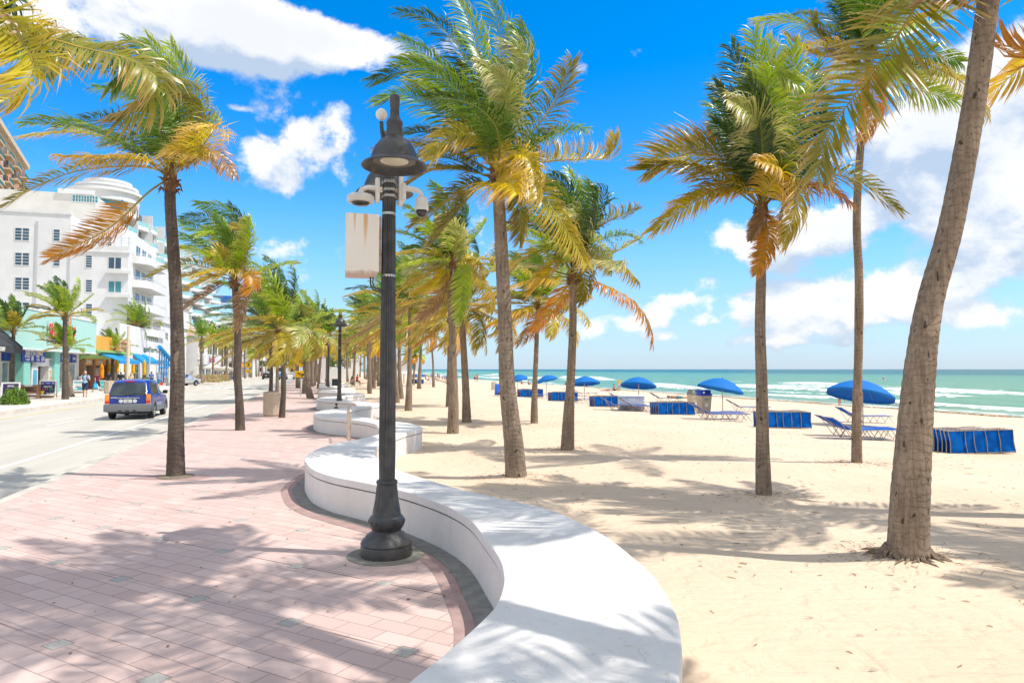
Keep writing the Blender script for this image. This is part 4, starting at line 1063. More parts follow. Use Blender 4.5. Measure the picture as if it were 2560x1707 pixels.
# ---------------------------------------------------------------- street lamps
BLACK = pmat('black_cast_iron', (.030, .031, .032), (.065, .062, .058), scale=9, rough=.36, spec=.65, bump=.25, bscale=90, dirt=.25)
LENS = pmat('lamp_lens', (.72, .66, .50), (.62, .56, .42), rough=.25, spec=.6)
STEEL = pmat('steel_band', (.62, .60, .56), rough=.3, metal=.9)
WPL = pmat('white_plastic', (.78, .76, .72), (.70, .68, .63), rough=.4, dirt=.2)
DOME = pmat('smoked_dome', (.03, .025, .03), rough=.05, spec=.8)
def ring_prof(prof): return prof
def street_lamp(lab, s, t, detail=True, z=0):
    r = tag(empty('street_lamp', RF(s, t, z), TH), lab, 'street lamp', 'twin-headed black street lamps on the promenade')
    n = 32 if detail else 12
    mb = MB()
    mb.lathe([(.282, 0), (.285, .10), (.275, .125), (.285, .14), (.27, .17), (.215, .23), (.165, .265), (.155, .285), (.165, .295)], n)
    mb.lathe([(.165, .29), (.192, .335), (.197, .375), (.19, .41), (.17, .435), (.155, .445)], n, flute=[0, .012, .016, .016, .01, 0])
    if detail:
        for i in range(16):
            a = 2 * math.pi * i / 16; M_ = Matrix.Rotation(a, 4, 'Z')
            mb.cbox(.195, 0, .375, .014, .045, .035, M_, .004)
    mb.lathe([(.158, .44), (.146, .50), (.125, .60), (.112, .72), (.108, .78), (.118, .79), (.118, .815), (.098, .83)], 32 if detail else 12, flute=[0, .03, .045, .05, .02, 0, 0, 0])
    mb.build('pedestal', BLACK, r, smooth=True)
    mb = MB(); m = 32 if detail else 10; prof = []; fl = []
    for i in range(12): u = i / 11; prof.append((.088 - .022 * u, .82 + u * 3.65)); fl.append(.055 if 0 < i < 11 else 0)
    mb.lathe(prof, m, flute=[q * 1.5 for q in fl]); mb.build('pole', BLACK, r, smooth=True)
    mb = MB()
    for zz in ((3.08, 3.78) if detail else ()): mb = MB(); mb.lathe([(.072, zz), (.079, zz + .004), (.079, zz + .03), (.072, zz + .034)], 20); mb.build('steel_strap', STEEL, r, smooth=True)
    mb = MB(); mb.tube([(0, -.55, 4.62), (0, -.2, 4.66), (0, .2, 4.66), (0, .55, 4.62)], .032, 8); mb.tube([(0, 0, 4.4), (0, 0, 4.72)], [.06, .04], 12)
    mb.tube([(0, -.5, 4.62), (0, -.3, 4.42), (0, -.07, 4.34)], .014, 6); mb.tube([(0, .5, 4.62), (0, .3, 4.42), (0, .07, 4.34)], .014, 6)
    mb.build('crossarm', BLACK, r, smooth=True)
    for y in (-.57, .57):
        mb = MB()
        pr = [(.335, 4.165), (.345, 4.175), (.335, 4.19), (.275, 4.225), (.25, 4.245), (.235, 4.30), (.205, 4.375), (.155, 4.44), (.10, 4.475), (.088, 4.49), (.092, 4.50), (.088, 4.52), (.082, 4.60), (.088, 4.62), (.088, 4.635), (.078, 4.66), (.055, 4.69), (.05, 4.72), (.046, 4.80), (.052, 4.81), (.052, 4.92), (.046, 4.93)]
        inner = [(.05, 4.36), (.15, 4.355), (.19, 4.30), (.225, 4.245), (.30, 4.20)]
        k = len(mb.v); mb.lathe(inner[:0] + [(.02, 4.34), (.17, 4.33), (.235, 4.235), (.325, 4.17)] + pr, n, c=(0, y, 0))
        o = mb.build('lamp_shade', BLACK, r, smooth=True)
        mb = MB(); mb.lathe([(.145, 4.225), (.15, 4.235), (.15, 4.34)], n, c=(0, y, 0)); mb.build('lens', LENS, o, smooth=True)
        if detail: mb = MB(); mb.lathe([(.165, 4.232), (.225, 4.228), (.225, 4.24), (.165, 4.245)], n, c=(0, y, 0)); mb.build('bezel', pmat('bezel_grey', (.16, .14, .12), rough=.5), o, smooth=True)
    mb = MB(); mb.lathe([(.43, -.01), (.43, .006)], 40)
    if detail: mb.build('footing', pmat('grey_footing', (.27, .255, .21), (.20, .19, .16), scale=12, rough=.9, dirt=.4), r)
    return r
lampp = G(966, 1387); ls, lt = toRF(lampp.x, lampp.y)
lamp = street_lamp('nearest black street lamp with white cameras and a rusty cabinet on its pole', ls, lt)
street_lamp('second black street lamp, rising behind the far lobe of the white wall', 34.2, .83)
street_lamp('third black street lamp, left of the black bin down the promenade', 61.5, .55, False)
for i in range(3):
    street_lamp('fourth street lamp far down the promenade' if i == 0 else ('fifth street lamp far down the promenade' if i == 1 else 'sixth and farthest street lamp down the promenade'), 88.5 + 27 * i, .7, False)
LB = RF(ls, lt)
def lamp_thing(name, lab, cat): return tag(empty(name, LB, TH), lab, cat)
# cameras strapped to the pole
r = lamp_thing('security_camera', 'white ptz dome camera hanging from the bracket on the right of the lamp pole', 'security camera')
mb = MB(); mb.cbox(.13, -.02, 3.94 + .12, .05, .08, .33, None, .012); mb.cbox(.16, -.02, 4.05, .05, .12, .2, None, .02); mb.tube([(.18, -.02, 4.10), (.29, -.02, 4.09), (.345, -.02, 4.07), (.365, -.02, 4.02)], [.035, .03, .028, .026], 10); mb.build('bracket', WPL, r, smooth=True)
mb = MB(); mb.lathe([(.03, 4.02), (.055, 4.01), (.075, 3.96), (.08, 3.88), (.078, 3.855)], 16, c=(.365, -.02, 0)); mb.build('housing', WPL, r, smooth=True)
mb = MB(); mb.lathe([(.02, 3.775), (.045, 3.79), (.062, 3.82), (.066, 3.857)], 16, c=(.365, -.02, 0)); mb.build('dome', DOME, r, smooth=2)
r = lamp_thing('security_camera', 'flat white panoramic camera on the arm left of the lamp pole', 'security camera')
mb = MB(); mb.cbox(-.13, -.02, 4.05, .05, .08, .28, None, .012); mb.tube([(-.14, -.02, 4.08), (-.24, -.02, 4.08), (-.30, -.02, 4.05), (-.31, -.02, 4.0)], [.03, .026, .03, .04], 10); mb.build('bracket', WPL, r, smooth=True)
mb = MB(); mb.lathe([(.05, 4.0), (.135, 3.985), (.15, 3.965), (.15, 3.92), (.14, 3.905), (.10, 3.90)], 24, c=(-.315, -.02, 0)); mb.build('housing', WPL, r, smooth=True)
mb = MB(); mb.lathe([(.03, 3.865), (.08, 3.875), (.105, 3.90)], 20, c=(-.315, -.02, 0)); mb.build('dome', DOME, r, smooth=2)
mb = MB()
for zz in (3.98, 4.05, 4.14): mb.lathe([(.073, zz), (.08, zz + .004), (.08, zz + .028), (.073, zz + .032)], 16); mb.cbox(0, -.085, zz + .016, .11, .02, .03, None, .004)
tag(mb.build('clamp_bands', STEEL, None, smooth=True, loc=LB, rot=TH), 'steel clamp bands holding the two camera brackets to the pole', 'clamp')
r = lamp_thing('ball_antenna', 'small white ball antenna on a black stem behind the lamp head', 'antenna')
mb = MB(); mb.lathe([(.006, 4.824), (.033, 4.833), (.056, 4.856), (.066, 4.89), (.056, 4.924), (.033, 4.947), (.006, 4.956)], 18, c=(-.10, -.1, 0)); mb.build('ball', WPL, r, smooth=2)
mb = MB(); mb.tube([(-.05, -.05, 4.6), (-.09, -.09, 4.68), (-.10, -.1, 4.81)], .022, 8); mb.build('stem', BLACK, r)
# rusty cabinet
m, t_, o_ = nt('rusty_white_steel')
p = N(t_, 'ShaderNodeBsdfPrincipled'); p.inputs['Roughness'].default_value = .45; L(t_, p, 0, o_, 0)
tc = N(t_, 'ShaderNodeTexCoord'); O = tc.outputs['Object']
sx = N(t_, 'ShaderNodeSeparateXYZ'); t_.links.new(O, sx.inputs[0])
st = noise(t_, mapping(t_, O, 0, (16, 16, .7)), 1.0, 3, .6)
top = mrange(t_, sx.outputs[2], 3.12, 3.76, .0, .62)
rs1 = mrange(t_, mth(t_, 'ADD', st, mth(t_, 'MULTIPLY', top, .45)), .72, .95)
edge = mrange(t_, mth(t_, 'ABSOLUTE', mth(t_, 'SUBTRACT', sx.outputs[0], -.295)), .165, .19, 0, .8)
eb = mrange(t_, mth(t_, 'ADD', sx.outputs[2], mth(t_, 'MULTIPLY', mth(t_, 'SUBTRACT', noise(t_, O, 9), .5), .12)), 3.09, 3.14, .8, 0)
c = mixc(t_, mth(t_, 'MULTIPLY', rs1, .8), (.86, .81, .71), (.70, .34, .05))
c = mixc(t_, mrange(t_, mth(t_, 'ADD', edge, mth(t_, 'MULTIPLY', noise(t_, O, 7), .35)), .62, .9), c, (.30, .12, .05))
c = mixc(t_, mth(t_, 'MULTIPLY', eb, .8), c, (.42, .19, .09))
t_.links.new(c, p.inputs['Base Color'])
r = lamp_thing('equipment_cabinet', 'tall cream steel cabinet streaked with rust strapped beside the lamp pole', 'cabinet')
mb = MB(); mb.cbox(-.295, 0, 3.44, .36, .26, .64, None, .012); mb.prism([(-.12, 3.12), (.12, 3.12), (.10, 3.07), (-.10, 3.07)], -.47, -.15, 'x'); mb.build('housing', m, r, smooth=True)
mb = MB(); mb.cbox(-.10, 0, 3.44, .03, .12, .62); mb.build('mounting_rail', pmat('rusty_rail', (.35, .20, .12), (.5, .42, .36), scale=20, rough=.7), r)
mb = MB(); mb.tube([(-.20, -.03, 3.09), (-.20, -.04, 2.99), (-.17, -.04, 2.93), (-.07, -.05, 2.90)], .009, 6); mb.tube([(-.17, -.03, 3.09), (-.175, -.03, 3.01), (-.15, -.03, 2.95), (-.07, -.04, 2.92)], .007, 6); mb.build('cable', BLACK, r, smooth=True)

# bicycle racks
def bike_rack(s, t, lab):
    for i in range(3):
        r = tag(empty('bicycle_hoop', RF(s + i * .55, t - i * .004, 0), TH), lab, 'bike rack', 'stainless bicycle hoops seen edge-on by the seat wall')
        mb = MB(); pts = [(0, -.22, -.02), (0, -.22, .72)] + [(0, -.22 * math.cos(a), .78 + .2 * math.sin(a)) for a in np.linspace(0, math.pi, 9)] + [(0, .22, .72), (0, .22, -.02)]
        mb.tube(pts, .031, 12); mb.build('hoop', pmat('brushed_steel', (.60, .50, .38), (.72, .68, .62), scale=3, rough=.22, metal=.85), r, smooth=True)
        mb = MB(); mb.lathe([(.06, 0), (.06, .012), (.035, .016)], 14, c=(0, -.22, 0)); mb.lathe([(.06, 0), (.06, .012), (.035, .016)], 14, c=(0, .22, 0)); mb.build('foot_plate', STEEL, r)
bp = G(873, 1104); bs, bt = toRF(bp.x, bp.y); bike_rack(bs - .3, bt, 'stainless steel bicycle hoop in the near row of three beside the white wall')
bp = G(845, 1004); bs, bt = toRF(bp.x, bp.y); bike_rack(bs - .3, bt, 'stainless steel bicycle hoop in the far row of three left of the second lamp')

# beige concrete litter bin, and the one across the road
BEIGE = pmat('beige_concrete', (.52, .42, .31), (.60, .50, .385), scale=14, rough=.85, bump=.4, bscale=60, dirt=.15)
def litter_bin(lab, base, w=.36, h=1.06):
    r = tag(empty('litter_bin', base, TH + .2), lab, 'litter bin', 'beige concrete litter bins')
    mb = MB(); mb.lathe([(w * .86, 0), (w * .9, .05), (w, .07), (w, h * .36), (w * .985, h * .37), (w, h * .38), (w, h * .85), (w * .985, h * .86), (w, h * .87), (w * 1.0, h * .97), (w * .93, h)], 8); mb.build('body', BEIGE, r)
    mb = MB(); mb.lathe([(w * .62, h - .03), (w * .66, h + .015), (w * .6, h + .03), (w * .42, h + .032)], 20); mb.build('lid_rim', pmat('lid_grey', (.30, .29, .27), rough=.6), r, smooth=True)
    return r
litter_bin('octagonal beige concrete litter bin beside a curved palm on the promenade', G(679, 1040))
litter_bin('beige concrete litter bin across the road behind the blue car', G(272, 984, .06), .36, 1.05)
# black bin
b = G(839, 977); r = tag(empty('black_bin', b, TH), 'dark charcoal rectangular bin behind the near wall lobes', 'bin')
mb = MB(); mb.cbox(0, 0, .52, .68, .6, 1.0, None, .03); mb.build('body', pmat('charcoal_metal', (.035, .04, .045), rough=.45), r, smooth=True)
mb = MB(); mb.cbox(0, 0, 1.09, .72, .64, .12, None, .05); mb.build('lid', pmat('bin_lid', (.05, .055, .06), rough=.4), r, smooth=True)
# tree pit around the first palm
mb = MB(); b = GD(404, 1095); mb.prism([(b.x - .75, b.y - .25), (b.x + .55, b.y - .42), (b.x + .75, b.y + .1), (b.x - .45, b.y + .3)], .001, .006, 'z')
tag(mb.build('tree_pit_edging', rose), kind='structure')
mb = MB(); mb.lathe([(.34, .004), (.33, .02), (.2, .035)], 14, c=(b.x, b.y, 0)); tag(mb.build('tree_pit_soil', pmat('pit_soil', (.16, .13, .09), (.30, .24, .17), scale=30, rough=.95, bump=1)), kind='structure')
# painted blue sevens on the paving
bl = pmat('blue_paint', (.02, .33, .72), rough=.8)
for (x, y, sz) in ((606, 1147, .26), (701, 1053, .28)):
    q = G(x, y, .006); o = text('7', None, q, (0, 0, .1), sz, bl, 'painted_number', extrude=0.0005); tag(o, 'blue painted seven on the paving near the wall' if sz == .26 else 'blue painted mark on the paving beyond the beige bin', 'painted mark')

# ---------------------------------------------------------------- buildings
WHT = pmat('white_stucco', (.80, .79, .78), (.74, .73, .72), scale=.6, rough=.85, bump=.15, bscale=8, dirt=.06)
WHT2 = pmat('cream_stucco', (.74, .70, .64), (.68, .64, .57), scale=.6, rough=.85, dirt=.08)
GLS = pmat('window_glass', (.03, .07, .12), (.05, .12, .18), scale=.5, rough=.08, spec=.8)
GLT = pmat('teal_glass', (.05, .32, .36), (.03, .22, .27), scale=.5, rough=.08, spec=.8)
GLD = pmat('dark_glass', (.03, .035, .04), (.07, .07, .07), scale=.8, rough=.1, spec=.7)
TEALR = pmat('teal_rail_glass', (.25, .55, .56), (.35, .62, .62), rough=.15, spec=.6)
FRM = pmat('white_frame', (.78, .77, .75), rough=.5)
def bld(name, lab, s, t, cat='building', grp=None): return tag(empty(name, RF(s, t, 0), TH), lab, cat, grp)
class Frame:                    # local coordinates of a root at (s0, t0)
    def __init__(f, s0, t0): f.s0, f.t0 = s0, t0
    def box(f, mb, t0, t1, s0, s1, z0, z1): mb.box(t0 - f.t0, t1 - f.t0, s0 - f.s0, s1 - f.s0, z0, z1)
def win_s(root, fr, t0, t1, z0, z1, s, glass=GLS, nv=1, nh=3, proud=.05, frame=FRM, fw=.08):
    """a window on a wall facing the camera (plane s)"""
    mb = MB(); e = fw
    fr.box(mb, t0 - e, t1 + e, s - proud, s + .02, z0 - e, z0); fr.box(mb, t0 - e, t1 + e, s - proud, s + .02, z1, z1 + e)
    fr.box(mb, t0 - e, t0, s - proud, s + .02, z0, z1); fr.box(mb, t1, t1 + e, s - proud, s + .02, z0, z1)
    for i in range(1, nv + 1): x = t0 + (t1 - t0) * i / (nv + 1); fr.box(mb, x - e * .7, x + e * .7, s - proud + .004, s + .02, z0, z1)
    for i in range(1, nh + 1): z = z0 + (z1 - z0) * i / (nh + 1); fr.box(mb, t0, t1, s - proud + .008, s + .02, z - e * .35, z + e * .35)
    w = mb.build('window', frame, root)
    mb = MB(); fr.box(mb, t0, t1, s - .015, s + .02, z0, z1); mb.build('pane', glass, w)
def win_t(root, fr, s0, s1, z0, z1, t, glass=GLS, nv=1, nh=0, proud=.06, frame=FRM, fw=.08):
    mb = MB(); e = fw
    fr.box(mb, t - .02, t + proud, s0 - e, s1 + e, z0 - e, z0); fr.box(mb, t - .02, t + proud, s0 - e, s1 + e, z1, z1 + e)
    fr.box(mb, t - .02, t + proud, s0 - e, s0, z0, z1); fr.box(mb, t - .02, t + proud, s1, s1 + e, z0, z1)
    for i in range(1, nv + 1): x = s0 + (s1 - s0) * i / (nv + 1); fr.box(mb, t - .02, t + proud - .004, x - e * .6, x + e * .6, z0, z1)
    for i in range(1, nh + 1): z = z0 + (z1 - z0) * i / (nh + 1); fr.box(mb, t - .02, t + proud - .008, s0, s1, z - e * .4, z + e * .4)
    w = mb.build('window', frame, root)
    mb = MB(); fr.box(mb, t - .02, t + .015, s0, s1, z0, z1); mb.build('pane', glass, w)
def pS(x, y, s): return onS(x, y, s)
# --- white hotel with the flat art deco front
S0 = 97.0; f = Frame(S0, -30)
hot = bld('white_hotel', 'white art deco hotel with paired windows and a flat parapet, left side', S0, -30)
tR = pS(322, 600, S0)[0]; tM = pS(176, 600, S0)[0]; tL = -70; zR = pS(60, 531, S0)[1]; zT = pS(250, 613, S0)[1]
mb = MB(); f.box(mb, tL, tM, S0, S0 + 26, 0, zR); f.box(mb, tM, tR, S0, S0 + 26, 0, zT); f.box(mb, tL, tM + .05, S0 - .12, S0 + .3, zR, zR + .35)
f.box(mb, tM, tR + .2, S0 - .15, S0 + .2, zT - .9, zT - .75); mb.build('wall', WHT, hot)
mb = MB(); a = pS(93, 600, S0)[0]; f.box(mb, a - .12, a + .12, S0 - .12, S0 + .1, 0, zR - 1); a = pS(175, 600, S0)[0]; f.box(mb, a - .1, a + .1, S0 - .1, S0 + .1, 0, zT - 1); mb.build('downpipe', pmat('pale_grey_pipe', (.60, .60, .61), rough=.6), hot)
for (x0, x1, rows, nv, nh, gl) in ((38.5, 73, ((570, 600), (632, 662), (694, 723), (756, 785)), 1, 3, GLS), (134.5, 149.5, ((574, 602), (636, 664), (697, 725), (758, 786)), 0, 3, GLS), (215.5, 230, ((639, 668), (700, 729), (760, 790)), 0, 4, GLS), (272, 303, ((643.5, 671), (703, 730)), 1, 0, GLT)):
    for k, (y0, y1) in enumerate(rows):
        t0 = pS(x0, y0, S0)[0]; t1 = pS(x1, y0, S0)[0]; z1 = pS(x0, y0, S0)[1]; z0 = pS(x0, y1, S0)[1]
        win_s(hot, f, t0, t1, z0, z1, S0, GLS if (gl is GLT and k == 0) else gl, nv, nh)
for (y0, y1) in ((676, 684), (736, 744)):
    t0 = pS(268, y0, S0)[0]; z1 = pS(300, y0, S0)[1]; z0 = pS(300, y1, S0)[1]; mb = MB(); f.box(mb, t0, tR + .4, S0 - .5, S0, z0, z1); mb.build('ledge', WHT, hot)
# terrace rail and set-back penthouse
mb = MB(); z0, z1 = zT, zT + 1.15
for k in range(5): f.box(mb, tM, tR + .3, S0 - .02, S0 + .05, zT + .2 + k * .22, zT + .26 + k * .22)
for k in range(9): x = tM + (tR - tM) * k / 8; f.box(mb, x - .05, x + .05, S0 - .02, S0 + .05, zT, zT + 1.2)
mb.build('terrace_rail', FRM, hot)
S1 = S0 + 6; mb = MB(); ta = pS(120, 530, S1)[0]; tb = pS(306, 530, S1)[0]; f.box(mb, tM, tb, S1, S0 + 26, zT, pS(250, 560, S1)[1]); mb.build('setback_wall', WHT, hot)
for x in (246, 262): a, z = pS(x, 598, S1); win_s(hot, f, a, a + .8, zT + .2, zT + 2.2, S1, GLD, 0, 2)
# corner balconies on the street side
for k in range(6):
    z = 3.6 + k * 3.15
    if z > zT - 1: break
    mb = MB(); P = [(tR, S0 + 2)] + [(tR + 1.9 * math.sin(a), S0 + 4.5 - 2.5 * math.cos(a)) for a in np.linspace(0.1, math.pi / 2, 6)] + [(tR + 1.9, S0 + 13), (tR, S0 + 13)]
    mb.prism([(x + 30, y - S0) for x, y in P], z - .25, z, 'z')
    n = len(P)
    for i in range(n - 1):
        (x0, y0), (x1, y1) = P[i], P[i + 1]; d = Vector((x1 - x0, y1 - y0, 0)); l = d.length; e = Vector((-d.y, d.x, 0)) / l * .1
        q = [Vector((x0 + 30, y0 - S0, z)), Vector((x1 + 30, y1 - S0, z))]
        mb.add([q[0], q[1], q[1] + e, q[0] + e, q[0] + Vector((0, 0, .75)), q[1] + Vector((0, 0, .75)), q[1] + e + Vector((0, 0, .75)), q[0] + e + Vector((0, 0, .75))], [(0, 1, 2, 3), (4, 5, 6, 7), (0, 1, 5, 4), (1, 2, 6, 5), (2, 3, 7, 6), (3, 0, 4, 7)])
    b = mb.build('balcony', WHT, hot)
    mb = MB()
    for dz in (.9, 1.05): mb.tube([(x + 30, y - S0, z + dz) for x, y in P], .03, 5)
    mb.build('rail', FRM, b)
    for q in range(3): win_t(hot, f, S0 + 3.5 + q * 3.2, S0 + 5.6 + q * 3.2, z + .1, z + 2.3, tR, GLS, 1, 0)
# --- wave-balcony tower behind
S2 = 124.0; T2 = -31.0; f2 = Frame(S2, T2)
tow = bld('condominium_tower', 'tall white tower with wavy balconies and pale green glass rails', S2, T2)
zt = 28.2
mb = MB(); f2.box(mb, T2 - 16, T2 - 1.2, S2, S2 + 95, 0, zt); f2.box(mb, T2 - 17, T2 - 4, S2 - 3, S2 + 14, 0, zt + 1.5); mb.build('wall', WHT2, tow)
lv = [.3 + 3.05 * k for k in range(10)]
for k, z in enumerate(lv):
    if z < 9: continue
    mb = MB(); gb = MB(); P = []
    for i in range(76):
        u = i / 75; s = u * 94; P.append((1.1 + .95 * math.sin(s * .42 + (k % 2) * .5) - (0 if z < 24 else 1.5), s))
    vs = []
    for (x, s) in P: vs += [(x, s, z - .45), (x, s, z + .28), (-1.6, s, z + .28), (-1.6, s, z - .45)]
    mb.add(vs, [(4 * i + j, 4 * i + (j + 1) % 4, 4 * i + 4 + (j + 1) % 4, 4 * i + 4 + j) for i in range(75) for j in range(4)] + [(0, 1, 2, 3)])
    bo = mb.build('balcony', WHT, tow)
    vs = []
    for (x, s) in P: vs += [(x - .06, s, z + .28), (x - .06, s, z + 1.1), (x - .12, s, z + 1.1), (x - .12, s, z + .28)]
    gb.add(vs, [(4 * i + j, 4 * i + (j + 1) % 4, 4 * i + 4 + (j + 1) % 4, 4 * i + 4 + j) for i in range(75) for j in range(4)] + [(0, 1, 2, 3)])
    gb.build('glass_rail', TEALR, bo)
    wb_ = MB()
    for i in range(19): wb_.box(-1.22, -1.15, 1 + i * 5, 4 + i * 5, z + .4, z + 2.3)
    wb_.build('window_row', GLD, tow)
    if k % 1 == 0:
        for i in range(9): db = MB(); db.box(-1.2, .5, 4.6 + i * 10, 4.85 + i * 10, z + .28, z + 2.6); db.build('partition_wall', WHT, bo)
# penthouse drums
for (px, py0, w, dz) in ((246, 480, 5.4, 3.3), (250, 466, 4.5, 3.0), (253, 453, 3.3, 2.6)):
    t_c, z_ = onS(px, py0, S2 + 8); mb = MB(); mb.lathe([(w, z_ - 1.2), (w, z_ + .2), (w + .5, z_ + .25), (w + .5, z_ + .7), (w - .5, z_ + .75)], 28, c=(t_c - T2, 12, 0))
    d_ = mb.build('penthouse', WHT, tow, smooth=True); mb = MB(); mb.lathe([(w - 1, z_ - 3.2), (w - 1, z_ - 1.2)], 28, c=(t_c - T2, 12, 0)); mb.build('glazing', GLT, d_)
t0, z1 = onS(182, 488, S2 - 3); t1, z0 = onS(244, 507, S2 - 3); win_s(tow, f2, t0, t1, z0, z1, S2 - 3, GLT, 8, 1)
mb = MB(); f2.box(mb, onS(145, 500, S2 - 3)[0], T2 - 4, S2 - 3.3, S2 - 3, z1 + .2, z1 + .9); mb.build('cornice', WHT, tow)
# --- tan tower at the left edge
A_ = AT(0, 288, 150.0); d27 = math.atan2(.463, .886)
tan = tag(empty('tan_tower', Vector((A_.x, 150, 0)), d27), 'tan and coral high-rise with green balcony rails at the far left edge', 'building')
TAN = pmat('tan_stucco', (.72, .52, .33), (.66, .47, .30), scale=.3, rough=.85); CORAL = pmat('coral_stucco', (.74, .38, .24), (.66, .33, .21), scale=.3, rough=.85)
mb = MB(); mb.box(-24, 0, -30, 34, 0, 56); mb.build('wall', TAN, tan)
mb = MB()
for y in (-24, -12, 0.5, 10, 21, 30): mb.box(-.2, .25, y - .6, y + 3.2, 0, 50)
mb.build('coral_bay', CORAL, tan)
for k in range(17):
    z = 1.5 + k * 3.1
    for y in (-19, -7, 4.5, 14.5, 25):
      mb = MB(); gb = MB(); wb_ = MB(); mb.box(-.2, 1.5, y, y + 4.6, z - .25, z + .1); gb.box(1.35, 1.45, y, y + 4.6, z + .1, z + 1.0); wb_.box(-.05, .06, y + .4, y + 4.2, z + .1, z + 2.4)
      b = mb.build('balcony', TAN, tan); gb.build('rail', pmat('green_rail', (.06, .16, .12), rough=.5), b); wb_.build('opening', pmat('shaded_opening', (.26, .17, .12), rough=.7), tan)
    mb = MB()
    for y in (-21.5, -9.5, 2.0, 11.5, 22.3, 31.2): mb.box(.2, .3, y - .4, y + .9, z + .4, z + 2)
    mb.build('window', pmat('pale_blinds', (.70, .68, .66), rough=.5), tan)
mb = MB(); mb.box(-24.5, .9, -30, 34.6, 55.4, 56.6); mb.box(-24.2, .5, -30, 34.3, 44, 44.7); mb.build('cornice', pmat('pale_peach', (.74, .58, .42), rough=.8), tan)
for i in range(7):
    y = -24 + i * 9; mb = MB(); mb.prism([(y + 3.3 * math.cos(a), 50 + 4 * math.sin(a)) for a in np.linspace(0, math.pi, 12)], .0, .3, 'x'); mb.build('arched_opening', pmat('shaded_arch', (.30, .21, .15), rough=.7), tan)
mb = MB(); mb.prism([(2, 56.6), (32, 56.6), (28, 60.5), (6, 60.5)], -20, -2, 'x'); mb.build('roof', pmat('red_roof_tile', (.55, .16, .09), (.45, .13, .08), rough=.7), tan)
# --- surf shop
TQ = -21.0; sA = onT(12, 840, TQ)[0]; sB = onT(240, 870, TQ)[0]
surf = bld('surf_shop', 'mint green surf shop with horizontal siding and a tall red name sign', sA, TQ); f = Frame(sA, TQ)
m, t_, o_ = nt('mint_siding'); p = N(t_, 'ShaderNodeBsdfPrincipled'); p.inputs['Roughness'].default_value = .6; L(t_, p, 0, o_, 0)
tc = N(t_, 'ShaderNodeTexCoord'); sx = N(t_, 'ShaderNodeSeparateXYZ'); L(t_, tc, 'Object', sx, 0)
fr_ = mth(t_, 'FRACT', mth(t_, 'MULTIPLY', sx.outputs[2], 5.6))
c = mixc(t_, mrange(t_, fr_, 0, .22, 1, 0), (.52, .83, .74), (.18, .46, .42)); t_.links.new(c, p.inputs['Base Color']); bump(t_, fr_, .8, .03, p)
MINT = pmat('mint_paint', (.28, .62, .52), (.22, .55, .46), rough=.6)
zb, zt_ = 3.62, 6.5
mb = MB(); f.box(mb, TQ - 14, TQ - 1.4, sA, sB, 0, zb + .1); mb.build('wall', WHT2, surf)
mb = MB(); f.box(mb, TQ - 1.5, TQ, sA, sB, zb, zt_); mb.build('siding', m, surf)
mb = MB(); f.box(mb, TQ - 1.5, TQ + .04, sA - .03, sB + .03, zb - .12, zb); f.box(mb, TQ - 14, TQ + .06, sA - .03, sB + .03, zt_, zt_ + .12); mb.build('trim', FRM, surf)
mb = MB()
for x in (48, 126): s = onT(x, 930, TQ - 1)[0]; mb = MB(); f.box(mb, TQ - 1.4, TQ - .5, s - .6, s + .6, 0, zb - .12); mb.build('column', MINT, surf)
s0, _ = onT(57, 930, TQ - 1.3); s1, _ = onT(115, 930, TQ - 1.3)
mb = MB(); f.box(mb, TQ - 1.4, TQ - .7, s0, s0 + 1.2, 0, 2.9); f.box(mb, TQ - 1.4, TQ - .7, s1 - 1.2, s1, 0, 2.9); f.box(mb, TQ - 1.4, TQ - .7, s0, s1, 2.3, 2.95); d_ = mb.build('entrance', FRM, surf)
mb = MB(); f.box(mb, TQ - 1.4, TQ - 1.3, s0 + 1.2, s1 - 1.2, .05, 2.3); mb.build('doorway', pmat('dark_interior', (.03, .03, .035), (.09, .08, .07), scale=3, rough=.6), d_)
mb = MB(); f.box(mb, TQ - .7, TQ - .68, s0 + .25, s0 + 1.0, .4, 2.0); mb.build('side_poster', pmat('sea_poster', (.05, .30, .45), (.10, .42, .60), scale=1, rough=.3), d_)
mb = MB(); f.box(mb, TQ - .7, TQ - .68, s1 - 1.0, s1 - .25, .4, 2.0); mb.build('side_poster', pmat('orange_poster', (.60, .28, .10), (.72, .62, .50), scale=2, rough=.3), d_)
for (x0, x1) in ((4, 19), (21, 37), (132, 142), (144, 157), (159, 172), (174, 186)):
    s0_, s1_ = onT(x0, 930, TQ - 1.35)[0], onT(x1, 930, TQ - 1.35)[0]
    win_t(surf, f, s0_, s1_, .35, 2.55, TQ - 1.38, pmat('shop_window', (.10, .16, .17), (.30, .33, .30), scale=1.3, rough=.12, spec=.7), 0, 0)
    mb = MB(); f.box(mb, TQ - 1.4, TQ - 1.2, s0_, s1_, 2.68, 3.4); pn = mb.build('blue_panel', pmat('navy_panel', (.02, .06, .33), rough=.4), surf)
    word = {132: 'roxy', 144: 'H', 159: 'W', 174: 'hurley'}.get(x0)
    if word: text(word, pn, ((TQ - 1.19) - TQ, (s0_ + s1_) / 2 - sA, 3.05), (math.pi / 2, 0, math.pi / 2), .62 if len(word) < 2 else .36, WPL, bold=.01, sx=.85)
ban = MB(); s0, s1 = onT(58, 885, TQ - .4)[0], onT(116, 885, TQ - .4)[0]
ban.box(TQ - .55, TQ - .48, s0, s1, 2.62, 3.56); bo = tag(ban.build('sale_banner', pmat('royal_banner', (.02, .05, .36), rough=.6), None, loc=RF(0, 0, 0), rot=TH), 'blue sale banner lettered surf style combo over the shop door', 'banner')
